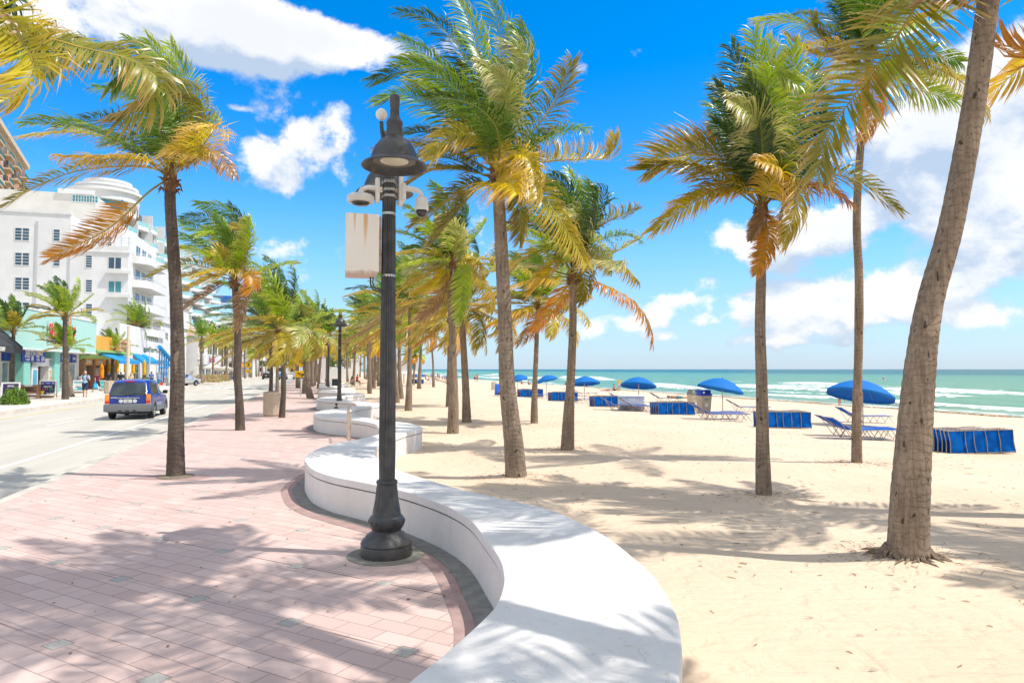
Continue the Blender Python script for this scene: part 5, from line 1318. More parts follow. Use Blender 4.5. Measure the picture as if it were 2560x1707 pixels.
def tx_t(body, par, t, s, z, size, mat, sx=1.0, bold=.01, name='lettering', align='CENTER', spacing=1.0): return text(body, par, (t, s, z), (math.pi / 2, 0, math.pi / 2), size, mat, name, align, .01, sx, bold, spacing)
sm = (s0 + s1) / 2
tx_t('SURF STYLE COMBO', bo, TQ - .46, sm, 3.3, .50, WPL, .72, .012)
tx_t('BUY TOWEL', bo, TQ - .46, sm - 1.25, 3.02, .22, WPL, .8); tx_t('+ T-SHIRT', bo, TQ - .46, sm - 1.25, 2.78, .22, WPL, .8); tx_t('$8', bo, TQ - .46, sm - .35, 2.88, .5, WPL, .8, .02)
tx_t('SHORT', bo, TQ - .46, sm + .7, 3.02, .22, WPL, .8); tx_t('+ TANK', bo, TQ - .46, sm + .7, 2.78, .22, WPL, .8); tx_t('$16', bo, TQ - .46, sm + 1.7, 2.88, .5, WPL, .8, .02)
RED = pmat('red_sign', (.80, .03, .02), (.75, .05, .03), rough=.4)
sg = tag(empty('shop_sign', RF(0, 0), TH), 'large red surf style letters with white outline standing on the mint fascia', 'sign')
sc_ = (onT(116, 840, TQ)[0] + onT(181, 840, TQ)[0]) / 2
mb = MB(); mb.box(TQ + .02, TQ + .10, sc_ - .4, sc_ + .4, 4.4, 5.3); mb.build('sign_mount', WPL, sg)
tx_t('SURF STYLE', sg, TQ + .22, sc_, 5.0, 1.75, RED, .66, .035); tx_t('SURF STYLE', sg, TQ + .16, sc_, 5.0, 1.75, WPL, .66, .11, 'letter_outline')
tx_t('S', sg, TQ + .22, sc_ + 1.6, 6.3, 1.5, pmat('orange_sign', (.82, .22, .03), rough=.4), .9, .05)
# black awning at the left edge
AWB = pmat('black_canvas', (.035, .04, .045), (.06, .065, .07), rough=.8)
aw = bld('awning', 'black canvas awning with white lettering at the left edge', sA - 6, -20, 'awning')
s1 = onT(57, 880, -19.2)[0] - (sA - 6)
mb = MB(); mb.prism([(-1.0, 5.2), (.8, 3.55), (.8, 3.1), (.7, 3.1), (.7, 3.5), (-1.0, 5.0)], -6, s1, 'y'); mb.prism([(-1.0, 5.1), (.78, 3.5), (-1.0, 3.5)], s1 - .05, s1, 'y'); mb.build('canopy', AWB, aw)
tx_t('BIKINIS · SUNWEAR · SURF', aw, .82, s1 - 4.6, 3.3, .36, WPL, .9, .012)
o = text('SURF', aw, (-.02, s1 - 3.8, 4.37), (math.radians(47), 0, math.pi / 2), 1.1, WPL, extrude=.01, bold=.02); o.rotation_euler = Matrix.Rotation(TH * 0, 3, 'Z').to_euler(); o.matrix_local = Matrix.Translation((-.0, s1 - 4.2, 4.38)) @ Matrix(((0, -.737, .676, 0), (1, 0, 0, 0), (0, .676, .737, 0), (0, 0, 0, 1)))
# --- orange bar
sC = onT(331, 880, TQ)[0]
bar = bld('orange_bar', 'orange and green beach bar with brick piers between dark openings', sB + .1, TQ); f = Frame(sB + .1, TQ); sB1 = sB + .1
ORG = pmat('orange_board', (.72, .30, .07), (.66, .27, .07), scale=2, rough=.6); LIME = pmat('lime_paint', (.30, .52, .14), (.36, .58, .22), rough=.6); BRK = pmat('brown_brick', (.33, .19, .12), (.24, .14, .09), scale=5, rough=.9)
mb = MB(); f.box(mb, TQ - 12, TQ - 1.5, sB1, sC, 0, 4.2); mb.build('wall', pmat('bar_wall', (.30, .25, .20), rough=.8), bar)
mb = MB(); f.box(mb, TQ - 1.5, TQ + .1, sB1, sC, 3.75, 3.95); mb.build('eave', LIME, bar)
mb = MB(); mb.prism([(-1.45, 3.74), (.0, 3.74), (-1.45, 2.9)], .02, sC - sB1, 'y'); mb.build('soffit', LIME, bar)
mb = MB(); f.box(mb, TQ - .4, TQ - .1, sB1 + .2, sC - .3, 3.95, 5.35); sgn = mb.build('sign_board', pmat('amber_board', (.85, .44, .06), (.80, .36, .05), scale=.5, rough=.5), bar)
mb = MB(); q0, q1 = onT(297, 870, TQ - .1)[0] - sB1, sC - sB1 - .5; mb.box(-.1, -.06, q0, q1, 4.05, 5.2); mb.build('pink_panel', pmat('pink_board', (.80, .50, .42), rough=.5), sgn)
DRK = pmat('brown_lettering', (.45, .13, .07), rough=.6)
tx_t('OPEN SUNRISE TO', sgn, -.04, (q0 + q1) / 2, 4.85, .42, DRK, .9); tx_t('THE WEE HOURS', sgn, -.04, (q0 + q1) / 2, 4.35, .42, DRK, .9)
xs = [(192, 228), (229, 262), (263, 277)]
for i, (x0, x1) in enumerate(xs):
    s0_, s1_ = onT(x0, 930, TQ - 1.2)[0] - sB1, onT(x1, 930, TQ - 1.2)[0] - sB1
    if i == 2: s1_ = s0_ + (onT(262, 930, TQ - 1.2)[0] - onT(229, 930, TQ - 1.2)[0])
    s0_ = max(.02, s0_)
    mb = MB(); mb.box(-1.5, -1.1, s0_ + .5, s1_, 2.45, 3.6); pn = mb.build('orange_board', ORG, bar)
    tx_t('FROZEN BAR', pn, -1.08, (s0_ + s1_) / 2 + .2, 3.2, .34, DRK, .9); tx_t('COLD BEER', pn, -1.08, (s0_ + s1_) / 2 + .2, 2.78, .34, WPL, .9)
    mb = MB(); mb.box(-1.5, -1.0, s0_, s0_ + .5, 0, 3.0); mb.build('brick_pier', BRK, bar)
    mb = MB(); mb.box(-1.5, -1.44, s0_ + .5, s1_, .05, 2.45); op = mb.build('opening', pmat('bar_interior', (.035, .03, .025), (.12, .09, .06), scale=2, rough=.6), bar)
    mb = MB(); mb.box(-1.43, -1.4, s0_ + 1.2, s1_ - .8, .9, 2.2); mb.build('menu_panel', pmat('menu_panel', (.30, .24, .17), (.5, .42, .3), scale=5, rough=.6), op)
mb = MB()
for x in (218, 250, 303): s_ = onT(x, 884, TQ - .3)[0] - sB1; mb.lathe([(.02, 3.74), (.14, 3.7), (.22, 3.5), (.2, 3.42)], 10, c=(-.2, s_, 0))
mb.build('hanging_lamp', BLACK, bar, smooth=True)
BLUE = pmat('blue_canvas', (.01, .25, .58), (.015, .30, .66), rough=.7)
aw2 = bld('awning', 'blue striped awning at the right end of the orange bar', onT(283, 890, -20)[0], -20, 'awning')
l = onT(334, 890, -20)[0] - onT(283, 890, -20)[0]
mb = MB(); mb.prism([(-1.2, 3.65), (.6, 2.9), (.6, 2.6), (.5, 2.6), (.5, 2.88), (-1.2, 3.55)], 0, l, 'y'); mb.build('canopy', BLUE, aw2)
# --- white terrace building with blue awnings
sD = onT(436, 880, -22.5)[0]; sC2 = sC + .6; f = Frame(sC2, -22.5)
caf = bld('terrace_cafe', 'low white terrace building with blue awnings and lattice rail on the roof', sC2, -22.5)
mb = MB(); f.box(mb, -36, -22.5, sC2, sD, 0, 5.2); mb.prism([(sC2 - sC2, 5.2), (sD - sC2, 5.2), (sD - sC2, 6.0), (sD - sC2 - 4, 6.0), (sD - sC2 - 9, 7.4), (0, 7.4)], -.25, 0, 'x'); mb.build('wall', WHT, caf)
mb = MB(); q0 = onT(363, 860, -22.4)[0] - sC2; q1 = onT(395, 860, -22.4)[0] - sC2
for k in range(7): u = q0 + (q1 - q0) * k / 6; mb.box(.01, .07, u - .06, u + .06, 5.9, 7.3)
for k in range(6): u0 = q0 + (q1 - q0) * k / 6; u1 = q0 + (q1 - q0) * (k + 1) / 6; mb.tube([(.05, u0, 5.95), (.05, u1, 7.25)], .05, 4); mb.tube([(.05, u1, 5.95), (.05, u0, 7.25)], .05, 4)
mb.build('lattice', pmat('lattice_green', (.45, .52, .36), rough=.7), caf)
tx_t('CAFE DEL MAR', caf, .03, (onT(372, 880, -22.5)[0]) - sC2, 4.55, .85, pmat('dark_grey_letters', (.05, .05, .05), rough=.5), 1.0, .015)
for (x0, x1) in ((354, 371), (375, 394)):
    u0, u1 = onT(x0, 895, -21.5)[0] - sC2, onT(x1, 895, -21.5)[0] - sC2; mb = MB(); mb.prism([(0, 4.0), (1.1, 3.1), (1.1, 2.8), (1.0, 2.8), (0, 3.85)], u0, u1, 'y'); mb.build('awning', BLUE, caf)
mb = MB()
for k in range(7):
    u = onT(400, 890, -22)[0] - sC2 + k * 1.5; mb.box(.35, .5, u, u + .18, 0, 5.0 - k * .32)
mb.tube([(.45, onT(399, 890, -22)[0] - sC2, 5.2), (.45, onT(399, 890, -22)[0] - sC2 + 10, 3.0)], .28, 6); mb.tube([(.5, onT(399, 890, -22)[0] - sC2, 2.3), (.5, onT(399, 890, -22)[0] - sC2 + 10, 2.3)], .12, 6); mb.build('blue_stair_canopy', BLUE, caf)
for k in range(3): u = 2 + k * 4.2; win_t(caf, f, sC2 + u, sC2 + u + 2.2, .6, 2.6, -22.5, GLD, 1, 1)
# --- buildings past the side street
b6 = bld('white_corner_building', 'white three-storey building past the side street with square window', 111, -23); f = Frame(111, -23)
mb = MB(); f.box(mb, -60, -23, 111, 131, 0, 9.4); f.box(mb, -60, -26, 113, 150, 9.4, 14.5); f.box(mb, -60, -22.7, 110.7, 131.2, 9.0, 9.4); f.box(mb, -60.2, -25.6, 112.6, 150.3, 14.0, 14.5); mb.build('wall', WHT, b6)
for k in range(3):
    for t0 in (-48, -42, -36, -30): win_s(b6, f, t0, t0 + 1.3, 1.4 + k * 3.1, 3.2 + k * 3.1, 111, GLS, 0, 3)
for u in (113, 119, 125): win_t(b6, f, u, u + 2.6, 5.4, 7.6, -23, GLS, 2, 3); win_t(b6, f, u, u + 3, .8, 3.0, -23, GLD, 1, 0)
for k in range(4): win_s(b6, f, -50 + k * 6, -48.6 + k * 6, 10.4, 12.4, 113, GLS, 0, 3)
b7 = bld('tile_roof_restaurant', 'white two-storey restaurant with a clay tile roof and pink script sign', 133, -21.5); f = Frame(133, -21.5)
mb = MB(); f.box(mb, -40, -21.5, 133, 165, 0, 8.0); f.box(mb, -40, -21.2, 132.8, 165.2, 7.7, 8.1); f.box(mb, -21.5, -21.3, 133, 165, 3.0, 4.9); mb.build('wall', WHT, b7)
mb = MB(); mb.prism([(.7, 8.1), (-5, 11), (-18, 11), (-19, 8.1)], 6, 32.6, 'y'); mb.build('roof', pmat('clay_tile', (.62, .40, .28), (.72, .55, .42), scale=3, rough=.8, stretch=(1, 6, 1)), b7)
for u in (134.5, 144, 151, 158): win_t(b7, f, u, u + 5.2, 5.0, 7.4, -21.5, GLD, 1, 0, fw=.14)
for u in (134, 142, 150, 158): win_t(b7, f, u, u + 6, .2, 2.9, -21.5, GLD, 1, 0, fw=.12)
tx_t('Beach Plaza', b7, .22, 15.5, 3.95, 1.7, pmat('pink_letters', (.80, .10, .25), rough=.5), 1.0, .02)
b8 = bld('balcony_arcade', 'white arcade with roof terrace under blue and green parasols', 167, -20.5); f = Frame(167, -20.5)
mb = MB(); f.box(mb, -40, -20.5, 167, 204, 0, 4.6); f.box(mb, -20.5, -18.8, 167, 204, 3.9, 4.7); mb.build('wall', WHT, b8)
mb = MB()
for u in range(10): mb.box(1.3, 1.6, u * 4, u * 4 + .35, 0, 3.9)
for u in range(38): mb.box(1.55, 1.6, u, u + .06, 4.7, 5.8)
mb.box(1.5, 1.62, 0, 37, 5.75, 5.85); mb.build('railing', FRM, b8)
mb = MB(); mb.box(-.02, .05, 1, 36, .1, 3.5); mb.build('shop_front', GLD, b8)
mb = MB(); mb.box(1.62, 1.7, 10, 22, 2.5, 3.6); o = mb.build('red_sign', pmat('red_yellow_sign', (.75, .12, .05), (.85, .55, .05), scale=.6, rough=.5), b8)
for (u, c, w) in ((5, BLUE, 3), (24, pmat('green_canvas', (.01, .28, .20), rough=.7), 4.5), (33, BLUE, 3)):
    mb = MB(); mb.lathe([(w, 8.0), (w, 8.3), (.1, 9.6)], 8, c=(-2, u, 0)); mb.lathe([(.06, 4.6), (.06, 8.2)], 6, c=(-2, u, 0)); mb.build('parasol', c, b8)
b9 = bld('shoe_shop', 'white corner shop with a big black crocs sign over a blue awning', 206, -20); f = Frame(206, -20)
mb = MB(); f.box(mb, -40, -20, 206, 240, 0, 5.5); f.box(mb, -44, -22, 204, 300, 5.5, 10.5); mb.build('wall', WHT, b9)
mb = MB(); mb.box(-9, 0.1, -1.5, -.1, 2.9, 6.3); o = mb.build('sign_box', FRM, b9); text('crocs', o, (-4.4, -1.53, 4.5), (math.pi / 2, 0, 0), 3.4, pmat('black_letters', (.01, .01, .012), rough=.5), extrude=.02, bold=.05)
mb = MB(); mb.prism([(-1.6, 2.8), (-3.2, 1.9), (-3.2, 1.7), (-.1, 1.7), (-.1, 2.8)], -9, .3, 'x'); mb.build('awning', pmat('navy_canvas', (.01, .12, .42), rough=.7), b9)
mb = MB(); mb.box(-7, -1, -.12, .0, .1, 1.7); mb.build('shop_front', pmat('shop_glow', (.05, .35, .5), (.6, .6, .4), scale=.7, rough=.4), b9)
for k in range(4):
    lab = ['white block far up the street behind the crocs shop', 'pale tall block far up the street with balconies', 'low white block where the street ends', 'cream block beyond the end of the street'][k]
    s, t, w, d, h = ((245, -24, 30, 30, 12), (285, -30, 30, 30, 22), (330, -10, 22, 20, 9), (360, 6, 14, 20, 7))[k]
    r = bld('street_block', lab, s, t); f = Frame(s, t); mb = MB(); f.box(mb, t - w, t, s, s + d, 0, h); mb.build('wall', WHT2 if k % 2 else WHT, r)
    for q in range(int(h / 3.2)):
        for j in range(int(w / 5)): win_s(r, f, t - 4 - j * 5, t - 1.5 - j * 5, 1 + q * 3.2, 2.8 + q * 3.2, s, GLD, 1, 0)
# a low white entrance arch and walls down the promenade
arch = bld('white_gateway', 'white gateway walls with a rounded opening beside the promenade', 118, 1.5, 'gateway')
mb = MB(); mb.box(-.8, 3.2, 0, .5, 0, 2.2); mb.box(3.2, 4.6, 0, .5, 0, 3.6); mb.prism([(-3.6, 0), (-2.9, 0)] + [(-2.2 - .7 * math.cos(a), 2.3 + .7 * math.sin(a)) for a in np.linspace(0, math.pi, 9)] + [(-1.5, 0), (-.8, 0), (-.8, 4.2), (-3.6, 4.2)], 0, .5, 'y'); mb.build('wall', WHT, arch)
mb = MB(); mb.box(-3.8, -.6, -.1, .6, 4.2, 4.4); mb.box(3.1, 4.7, -.1, .6, 3.6, 3.8); mb.build('coping', FRM, arch)
# ---------------------------------------------------------------- cars
TYRE = pmat('tyre_rubber', (.025, .025, .026), rough=.85); ALLOY = pmat('alloy_wheel', (.50, .50, .48), rough=.35, metal=.7); GREYP = pmat('grey_bumper_plastic', (.20, .21, .22), (.16, .17, .18), scale=20, rough=.6)
CGL = pmat('car_glass', (.015, .02, .025), (.05, .07, .07), scale=1.6, rough=.05, spec=.9); BLKP = pmat('black_trim', (.02, .02, .022), rough=.5)
REDL = pmat('red_lens', (.70, .02, .015), rough=.15, spec=.7); AMB = pmat('amber_lens', (.90, .30, .03), rough=.15, spec=.7); PLT = pmat('plate_white', (.78, .80, .76), rough=.4)
def car(lab, loc, rz, paint, Lc, Wc, prof, wheels, clad=None, pickup=False, detail=True, cat='car', glassx=None):
    """prof: stations along y from the tail (0) to the nose: (y, z_belt, z_roof or None, half width, half roof width)"""
    r = tag(empty('parked_car' if cat == 'parked' else 'car', loc, rz), lab, 'car')
    mb = MB(); st = []
    for (y, zb, zr, w, wr) in prof:
        top = zr if zr else zb + .03
        wt = wr if zr else w * .86
        low = .36
        st.append([(w * .93, low), (w * .985, .55), (w, .78), (w * .985, zb - .03), (w * .955, zb), (wt * 1.03, top - .10 if zr else zb + .02), (wt * .92, top - .02), (wt * .5, top + .012), (0, top + .02)])
    n = len(st[0])
    for (row, pr) in zip(st, prof):
        for x, z in row: mb.v.append((x, pr[0], z))
        for x, z in row[-2::-1]: mb.v.append((-x, pr[0], z))
    m = 2 * n - 1
    for i in range(len(st) - 1):
        for j in range(m - 1): mb.f.append((i * m + j, i * m + j + 1, (i + 1) * m + j + 1, (i + 1) * m + j)); mb.mi.append(0)
        mb.f.append((i * m + m - 1, i * m, (i + 1) * m, (i + 1) * m + m - 1)); mb.mi.append(0)
    mb.f.append(tuple(range(m))); mb.mi.append(0); mb.f.append(tuple(range((len(st) - 1) * m, len(st) * m))); mb.mi.append(0)
    body = mb.build('body', paint, r, smooth=True)
    def surf(y, z):              # half width of the flank
        ys = [p[0] for p in prof]; k = max(0, min(len(ys) - 2, int(np.searchsorted(ys, y)) - 1)); u = (y - ys[k]) / (ys[k + 1] - ys[k])
        def W_(row): return float(np.interp(z, [q[1] for q in row[:8]], [q[0] for q in row[:8]]))
        return W_(st[k]) * (1 - u) + W_(st[k + 1]) * u
    for g in (glassx or []):
        for sd in (-1, 1):
            mb = MB(); P = [(sd * (surf(y, z) + .006), y, z) for y, z in g]; Q = [(sd * (surf(y, z) - .02), y, z) for y, z in g]; k = len(P)
            mb.add(P + Q, [tuple(range(k))] + [(i, (i + 1) % k, k + (i + 1) % k, k + i) for i in range(k)]); mb.build('side_window', CGL, r)
    for wy in wheels:
        for sd in (-1, 1):
            x = sd * (Wc / 2 - .11); M_ = Matrix.Translation((x, wy, .345)) @ Matrix.Rotation(math.pi / 2, 4, 'Y')
            mb = MB(); mb.lathe([(.20, -.10), (.30, -.11), (.345, -.075), (.35, 0), (.345, .075), (.30, .11), (.20, .10)], 24, M=M_); w = mb.build('wheel', TYRE, r, smooth=True)
            mb = MB(); s_ = .112 * sd
            mb.lathe([(.02, s_ - .02), (.205, s_ - .03), (.215, s_)] if sd > 0 else [(.02, s_ + .02), (.205, s_ + .03), (.215, s_)], 20, M=M_)
            for k in range(5):
                a = 2 * math.pi * k / 5; mb.box(.03, .2, -.03, .03, s_ - .012, s_ + .004, M_ @ Matrix.Rotation(a, 4, 'Z'))
            mb.build('rim', ALLOY, w, smooth=True)
            mb = MB(); pts = [(wy + .40 * math.cos(a), .36 + .40 * math.sin(a)) for a in np.linspace(-.15, math.pi + .15, 15)]; mb.prism(pts, sd * (Wc / 2 - .14), sd * (Wc / 2 + .003), 'x'); mb.build('wheel_arch', BLKP, r)
            if clad:
                mb = MB(); A = [(wy + .48 * math.cos(a), .36 + .48 * math.sin(a)) for a in np.linspace(-.1, math.pi + .1, 15)]; B_ = pts
                for (i0, i1) in zip(range(14), range(1, 15)): mb.prism([A[i0], A[i1], B_[i1], B_[i0]], sd * (Wc / 2 - .02), sd * (Wc / 2 + .018), 'x')
                mb.build('arch_cladding', clad, r)
    mb = MB(); mb.box(-Wc / 2 + .12, Wc / 2 - .12, .25, Lc - .25, .24, .40); mb.build('underbody', BLKP, r)
    if clad:
        for sd in (-1, 1): mb = MB(); mb.cbox(sd * (Wc / 2 - .01), (wheels[0] + wheels[1]) / 2, .43, .05, wheels[1] - wheels[0] - .9, .22, None, .015); mb.build('sill_cladding', clad, r)
    return r
def heading(p, q): d = q - p; return math.atan2(-d.x, d.y)
BLUEP = pmat('blue_car_paint', (.003, .035, .33), (.002, .028, .27), scale=1, rough=.25, coat=.5, spec=.4)
p0 = G(325, 1052, -.14)
prof = [(0, 1.0, None, .83, .7), (.05, 1.02, 1.15, .865, .72), (.30, 1.04, 1.64, .885, .66), (.55, 1.05, 1.71, .89, .66), (1.6, 1.04, 1.74, .89, .67), (2.35, 1.02, 1.71, .89, .66), (3.0, 1.0, 1.30, .885, .70), (3.25, .99, None, .88, .6), (3.9, .95, None, .86, .6), (4.28, .86, None, .80, .6), (4.38, .70, None, .70, .5)]
suv = car('dark blue suv seen from behind with grey bumper, driving up the road', G(319, 1049, -.14) , TH + .03, BLUEP, 4.38, 1.79, prof, (.85, 3.47), GREYP,
    glassx=[[(.42, 1.10), (.95, 1.10), (.95, 1.55), (.62, 1.55)], [(1.02, 1.10), (1.85, 1.10), (1.85, 1.57), (1.02, 1.57)], [(1.93, 1.10), (2.75, 1.08), (2.38, 1.55), (1.93, 1.57)]])
suv.location = suv.location + Vector((0, 0, 0))
mb = MB(); mb.add([(-.72, -.01, 1.05), (.72, -.01, 1.05), (.60, .215, 1.60), (-.60, .215, 1.60), (-.72, .1, 1.05), (.72, .1, 1.05), (.60, .32, 1.60), (-.60, .32, 1.60)], [(0, 1, 2, 3), (0, 1, 5, 4), (2, 3, 7, 6), (0, 3, 7, 4), (1, 2, 6, 5)]); gl = mb.build('rear_window', CGL, suv)
mb = MB(); mb.tube([(.05, -.01, 1.07), (.35, .015, 1.12), (.62, .05, 1.13)], .014, 5); mb.tube([(-.1, -.01, 1.06), (.05, -.01, 1.07)], .022, 5); mb.build('wiper', BLKP, suv)
mb = MB(); mb.cbox(0, .285, 1.665, .36, .04, .05); mb.build('brake_light', REDL, suv)
mb = MB(); mb.box(-.80, .80, -.03, .02, .70, 1.03); mb.build('tailgate', BLUEP, suv)
mb = MB(); mb.cbox(0, -.02, .52, 1.84, .26, .34, None, .05); mb.build('rear_bumper', GREYP, suv, smooth=True)
for i in (-1, 0, 1): mb = MB(); mb.cbox(i * .28, -.152, .40, .14, .01, .05); mb.build('bumper_slot', BLKP, suv)
for sd in (-1, 1):
    mb = MB(); mb.cbox(sd * .80, -.005, .90, .17, .14, .40, None, .02); tl = mb.build('taillight', AMB, suv, smooth=True)
    mb = MB(); mb.cbox(sd * .80, -.012, .765, .165, .14, .13, None, .01); mb.build('red_lens', REDL, tl); mb = MB(); mb.cbox(sd * .80, -.01, .69, .16, .14, .035); mb.build('reverse_lens', PLT, tl)
    mb = MB(); mb.cbox(sd * 1.0, 2.72, 1.13, .20, .12, .17, None, .04); mb.tube([(sd * .86, 2.75, 1.08), (sd * .95, 2.74, 1.1)], .03, 6); mb.build('door_mirror', BLKP, suv, smooth=True)
    mb = MB(); mb.cbox(sd * .892, 1.45, .96, .02, .18, .03, None, .006); mb.cbox(sd * .892, 2.45, .96, .02, .18, .03, None, .006); mb.build('door_handle', BLKP, suv)
    mb = MB(); mb.tube([(sd * .58, .5, 1.77), (sd * .59, .7, 1.80), (sd * .59, 2.1, 1.79), (sd * .58, 2.3, 1.75)], .016, 6); mb.build('roof_rail', BLKP, suv)
mb = MB(); mb.cbox(0, -.05, .945, .92, .035, .05, None, .012); mb.build('tailgate_handle', pmat('silver_trim', (.45, .47, .5), rough=.3, metal=.6), suv, smooth=True)
mb = MB(); mb.cbox(0, -.042, .815, .33, .012, .16, None, .004); pl = mb.build('number_plate', PLT, suv)
text('· 8 ·', pl, (0, -.052, .80), (math.pi / 2, 0, 0), .11, pmat('plate_green', (.1, .3, .15), rough=.5), sx=1.2); 
for sd in (-1, 1): mb = MB(); mb.lathe([(.085, 0), (.085, .01), (.07, .012)], 20, M=Matrix.Translation((sd * .27, -.035, .815)) @ Matrix.Rotation(math.pi / 2, 4, 'X')); mb.build('round_sticker', PLT, suv)
text('ESCAPE', suv, (-.55, -.035, .96), (math.pi / 2, 0, 0), .065, PLT, bold=.002); text('xlt', suv, (.0, -.035, 1.0), (math.pi / 2, 0, 0), .05, PLT)
mb = MB(); mb.tube([(.35, -.05, .30), (.35, .3, .30)], .03, 8); mb.tube([(-.5, .8, .30), (.5, .8, .30)], .05, 8); mb.tube([(-.5, .8, .30), (-.1, .3, .36)], .03, 6); mb.tube([(.5, .8, .30), (.1, .3, .36)], .03, 6); mb.build('exhaust_and_axle', BLKP, suv)
# silver crossover crossing from the side street
SILV = pmat('silver_car_paint', (.58, .60, .62), (.52, .54, .56), scale=1, rough=.25, coat=.8, metal=.4)
a_ = G(430, 965, -.14); b_ = G(502, 963, -.14); a_.z = b_.z = -.14
profs = [(0, .98, None, .80, .7), (.08, 1.0, 1.12, .88, .70), (.45, 1.02, 1.55, .91, .66), (.9, 1.02, 1.62, .92, .67), (1.9, 1.0, 1.66, .92, .68), (2.5, .98, 1.60, .92, .66), (3.35, .97, 1.08, .91, .72), (3.5, .97, None, .90, .6), (4.1, .90, None, .87, .6), (4.42, .75, None, .80, .6), (4.52, .58, None, .68, .5)]
u_ = (b_ - a_).normalized(); sil = car('silver crossover turning out of the side street, seen from its side', a_ - u_ * .45, heading(a_, b_), SILV, 4.5, 1.84, profs, (.85, 3.55), None,
    glassx=[[(.5, 1.08), (.95, 1.06), (.95, 1.48), (.75, 1.46)], [(1.02, 1.06), (1.85, 1.04), (1.85, 1.52), (1.02, 1.50)], [(1.93, 1.04), (3.0, 1.02), (2.5, 1.48), (1.93, 1.52)]])
for sd in (-1, 1):
    mb = MB(); mb.cbox(sd * .80, .12, .95, .22, .3, .16, None, .03); mb.build('taillight', REDL, sil); mb = MB(); mb.cbox(sd * .72, 4.22, .80, .3, .3, .12, None, .03); mb.build('headlight', PLT, sil)
    mb = MB(); mb.cbox(sd * 1.0, 2.9, 1.06, .2, .12, .14, None, .04); mb.build('door_mirror', SILV, sil, smooth=True)
def simple_car(lab, px, half, paint, truck=False):
    a = G(*px, -.14); Lc = 4.6
    pr = [(0, .95, None, .8, .6), (.3, .98, 1.40, .86, .62), (.7, .98, 1.46, .88, .64), (2.3, .96, 1.46, .88, .64), (3.1, .94, 1.0, .88, .68), (3.3, .93, None, .87, .6), (4.3, .8, None, .82, .6), (4.5, .6, None, .7, .5)]
    if truck: pr = [(0, 1.05, None, .92, .8), (.02, 1.08, None, .95, .8), (1.9, 1.08, None, .95, .8), (2.0, 1.12, 1.75, .95, .72), (3.3, 1.12, 1.82, .95, .74), (4.2, 1.10, 1.2, .95, .78), (4.4, 1.1, None, .95, .7), (5.3, 1.0, None, .92, .7), (5.5, .7, None, .85, .6)]; Lc = 5.5
    r = car(lab, a, TH, paint, Lc, 1.9 if truck else 1.76, pr, (.9, Lc - .95), None, glassx=[[(2.15, 1.2), (3.6, 1.18), (3.3, 1.7), (2.2, 1.66)]] if truck else [[(.6, 1.02), (1.5, 1.02), (1.5, 1.36), (.8, 1.36)], [(1.6, 1.02), (2.7, 1.0), (2.3, 1.36), (1.6, 1.36)]])
    y = 1.98 if truck else .12; mb = MB(); mb.add([(-.6, y - .03 if truck else .02, 1.2 if truck else 1.0), (.6, y - .03 if truck else .02, 1.2 if truck else 1.0), (.55, y - .02 if truck else .26, 1.68 if truck else 1.36), (-.55, y - .02 if truck else .26, 1.68 if truck else 1.36)], [(0, 1, 2, 3)]); mb.build('rear_window', CGL, r)
    for sd in (-1, 1): mb = MB(); mb.cbox(sd * (.86 if truck else .72), .0, .9, .14 if truck else .24, .06, .34 if truck else .16, None, .01); mb.build('taillight', REDL, r)
    mb = MB(); mb.cbox(0, -.04, .5, 1.7, .14, .2, None, .03); mb.build('rear_bumper', BLKP if not truck else ALLOY, r)
    mb = MB(); mb.cbox(0, -.03, .78, .34, .02, .16); mb.build('number_plate', PLT, r)
    return r
simple_car('black suv waiting up the road left of the blue car', (665, 948), 1, pmat('black_car_paint', (.02, .022, .03), rough=.2, coat=1))
simple_car('bright blue saloon up the road behind the palm trunks', (706, 949), 1, pmat('sky_blue_paint', (.03, .30, .55), rough=.2, coat=1))
simple_car('white pickup truck driving away up the road', (743, 948), 1, pmat('white_car_paint', (.74, .74, .74), rough=.2, coat=1), True)
simple_car('dark car turning far up the road before the crocs shop', (622, 935), 1, pmat('navy_car_paint', (.02, .05, .12), rough=.2, coat=1))

# ---------------------------------------------------------------- people
def caps(mb, p, q, r1, r2, n=10):
    p, q = Vector(p), Vector(q); d = (q - p); L_ = d.length
    if L_ < 1e-5: d = Vector((0, 0, 1)); L_ = 1e-5
    d = d.normalized(); pts = [p - d * r1, p - d * r1 * .7, p - d * r1 * .3, p, p.lerp(q, .5), q, q + d * r2 * .3, q + d * r2 * .7, q + d * r2]
    mb.tube(pts, [r1 * .1, r1 * .7, r1 * .95, r1, (r1 + r2) / 2, r2, r2 * .95, r2 * .7, r2 * .1], n)
SKIN = {'light': pmat('light_skin', (.62, .36, .25), (.56, .30, .21), rough=.55), 'tan': pmat('tan_skin', (.50, .26, .16), (.44, .22, .13), rough=.55), 'brown': pmat('brown_skin', (.27, .13, .08), rough=.55)}
def cmat(n, c): return pmat('cloth_' + n, c, [q * .8 for q in c], scale=12, rough=.85)
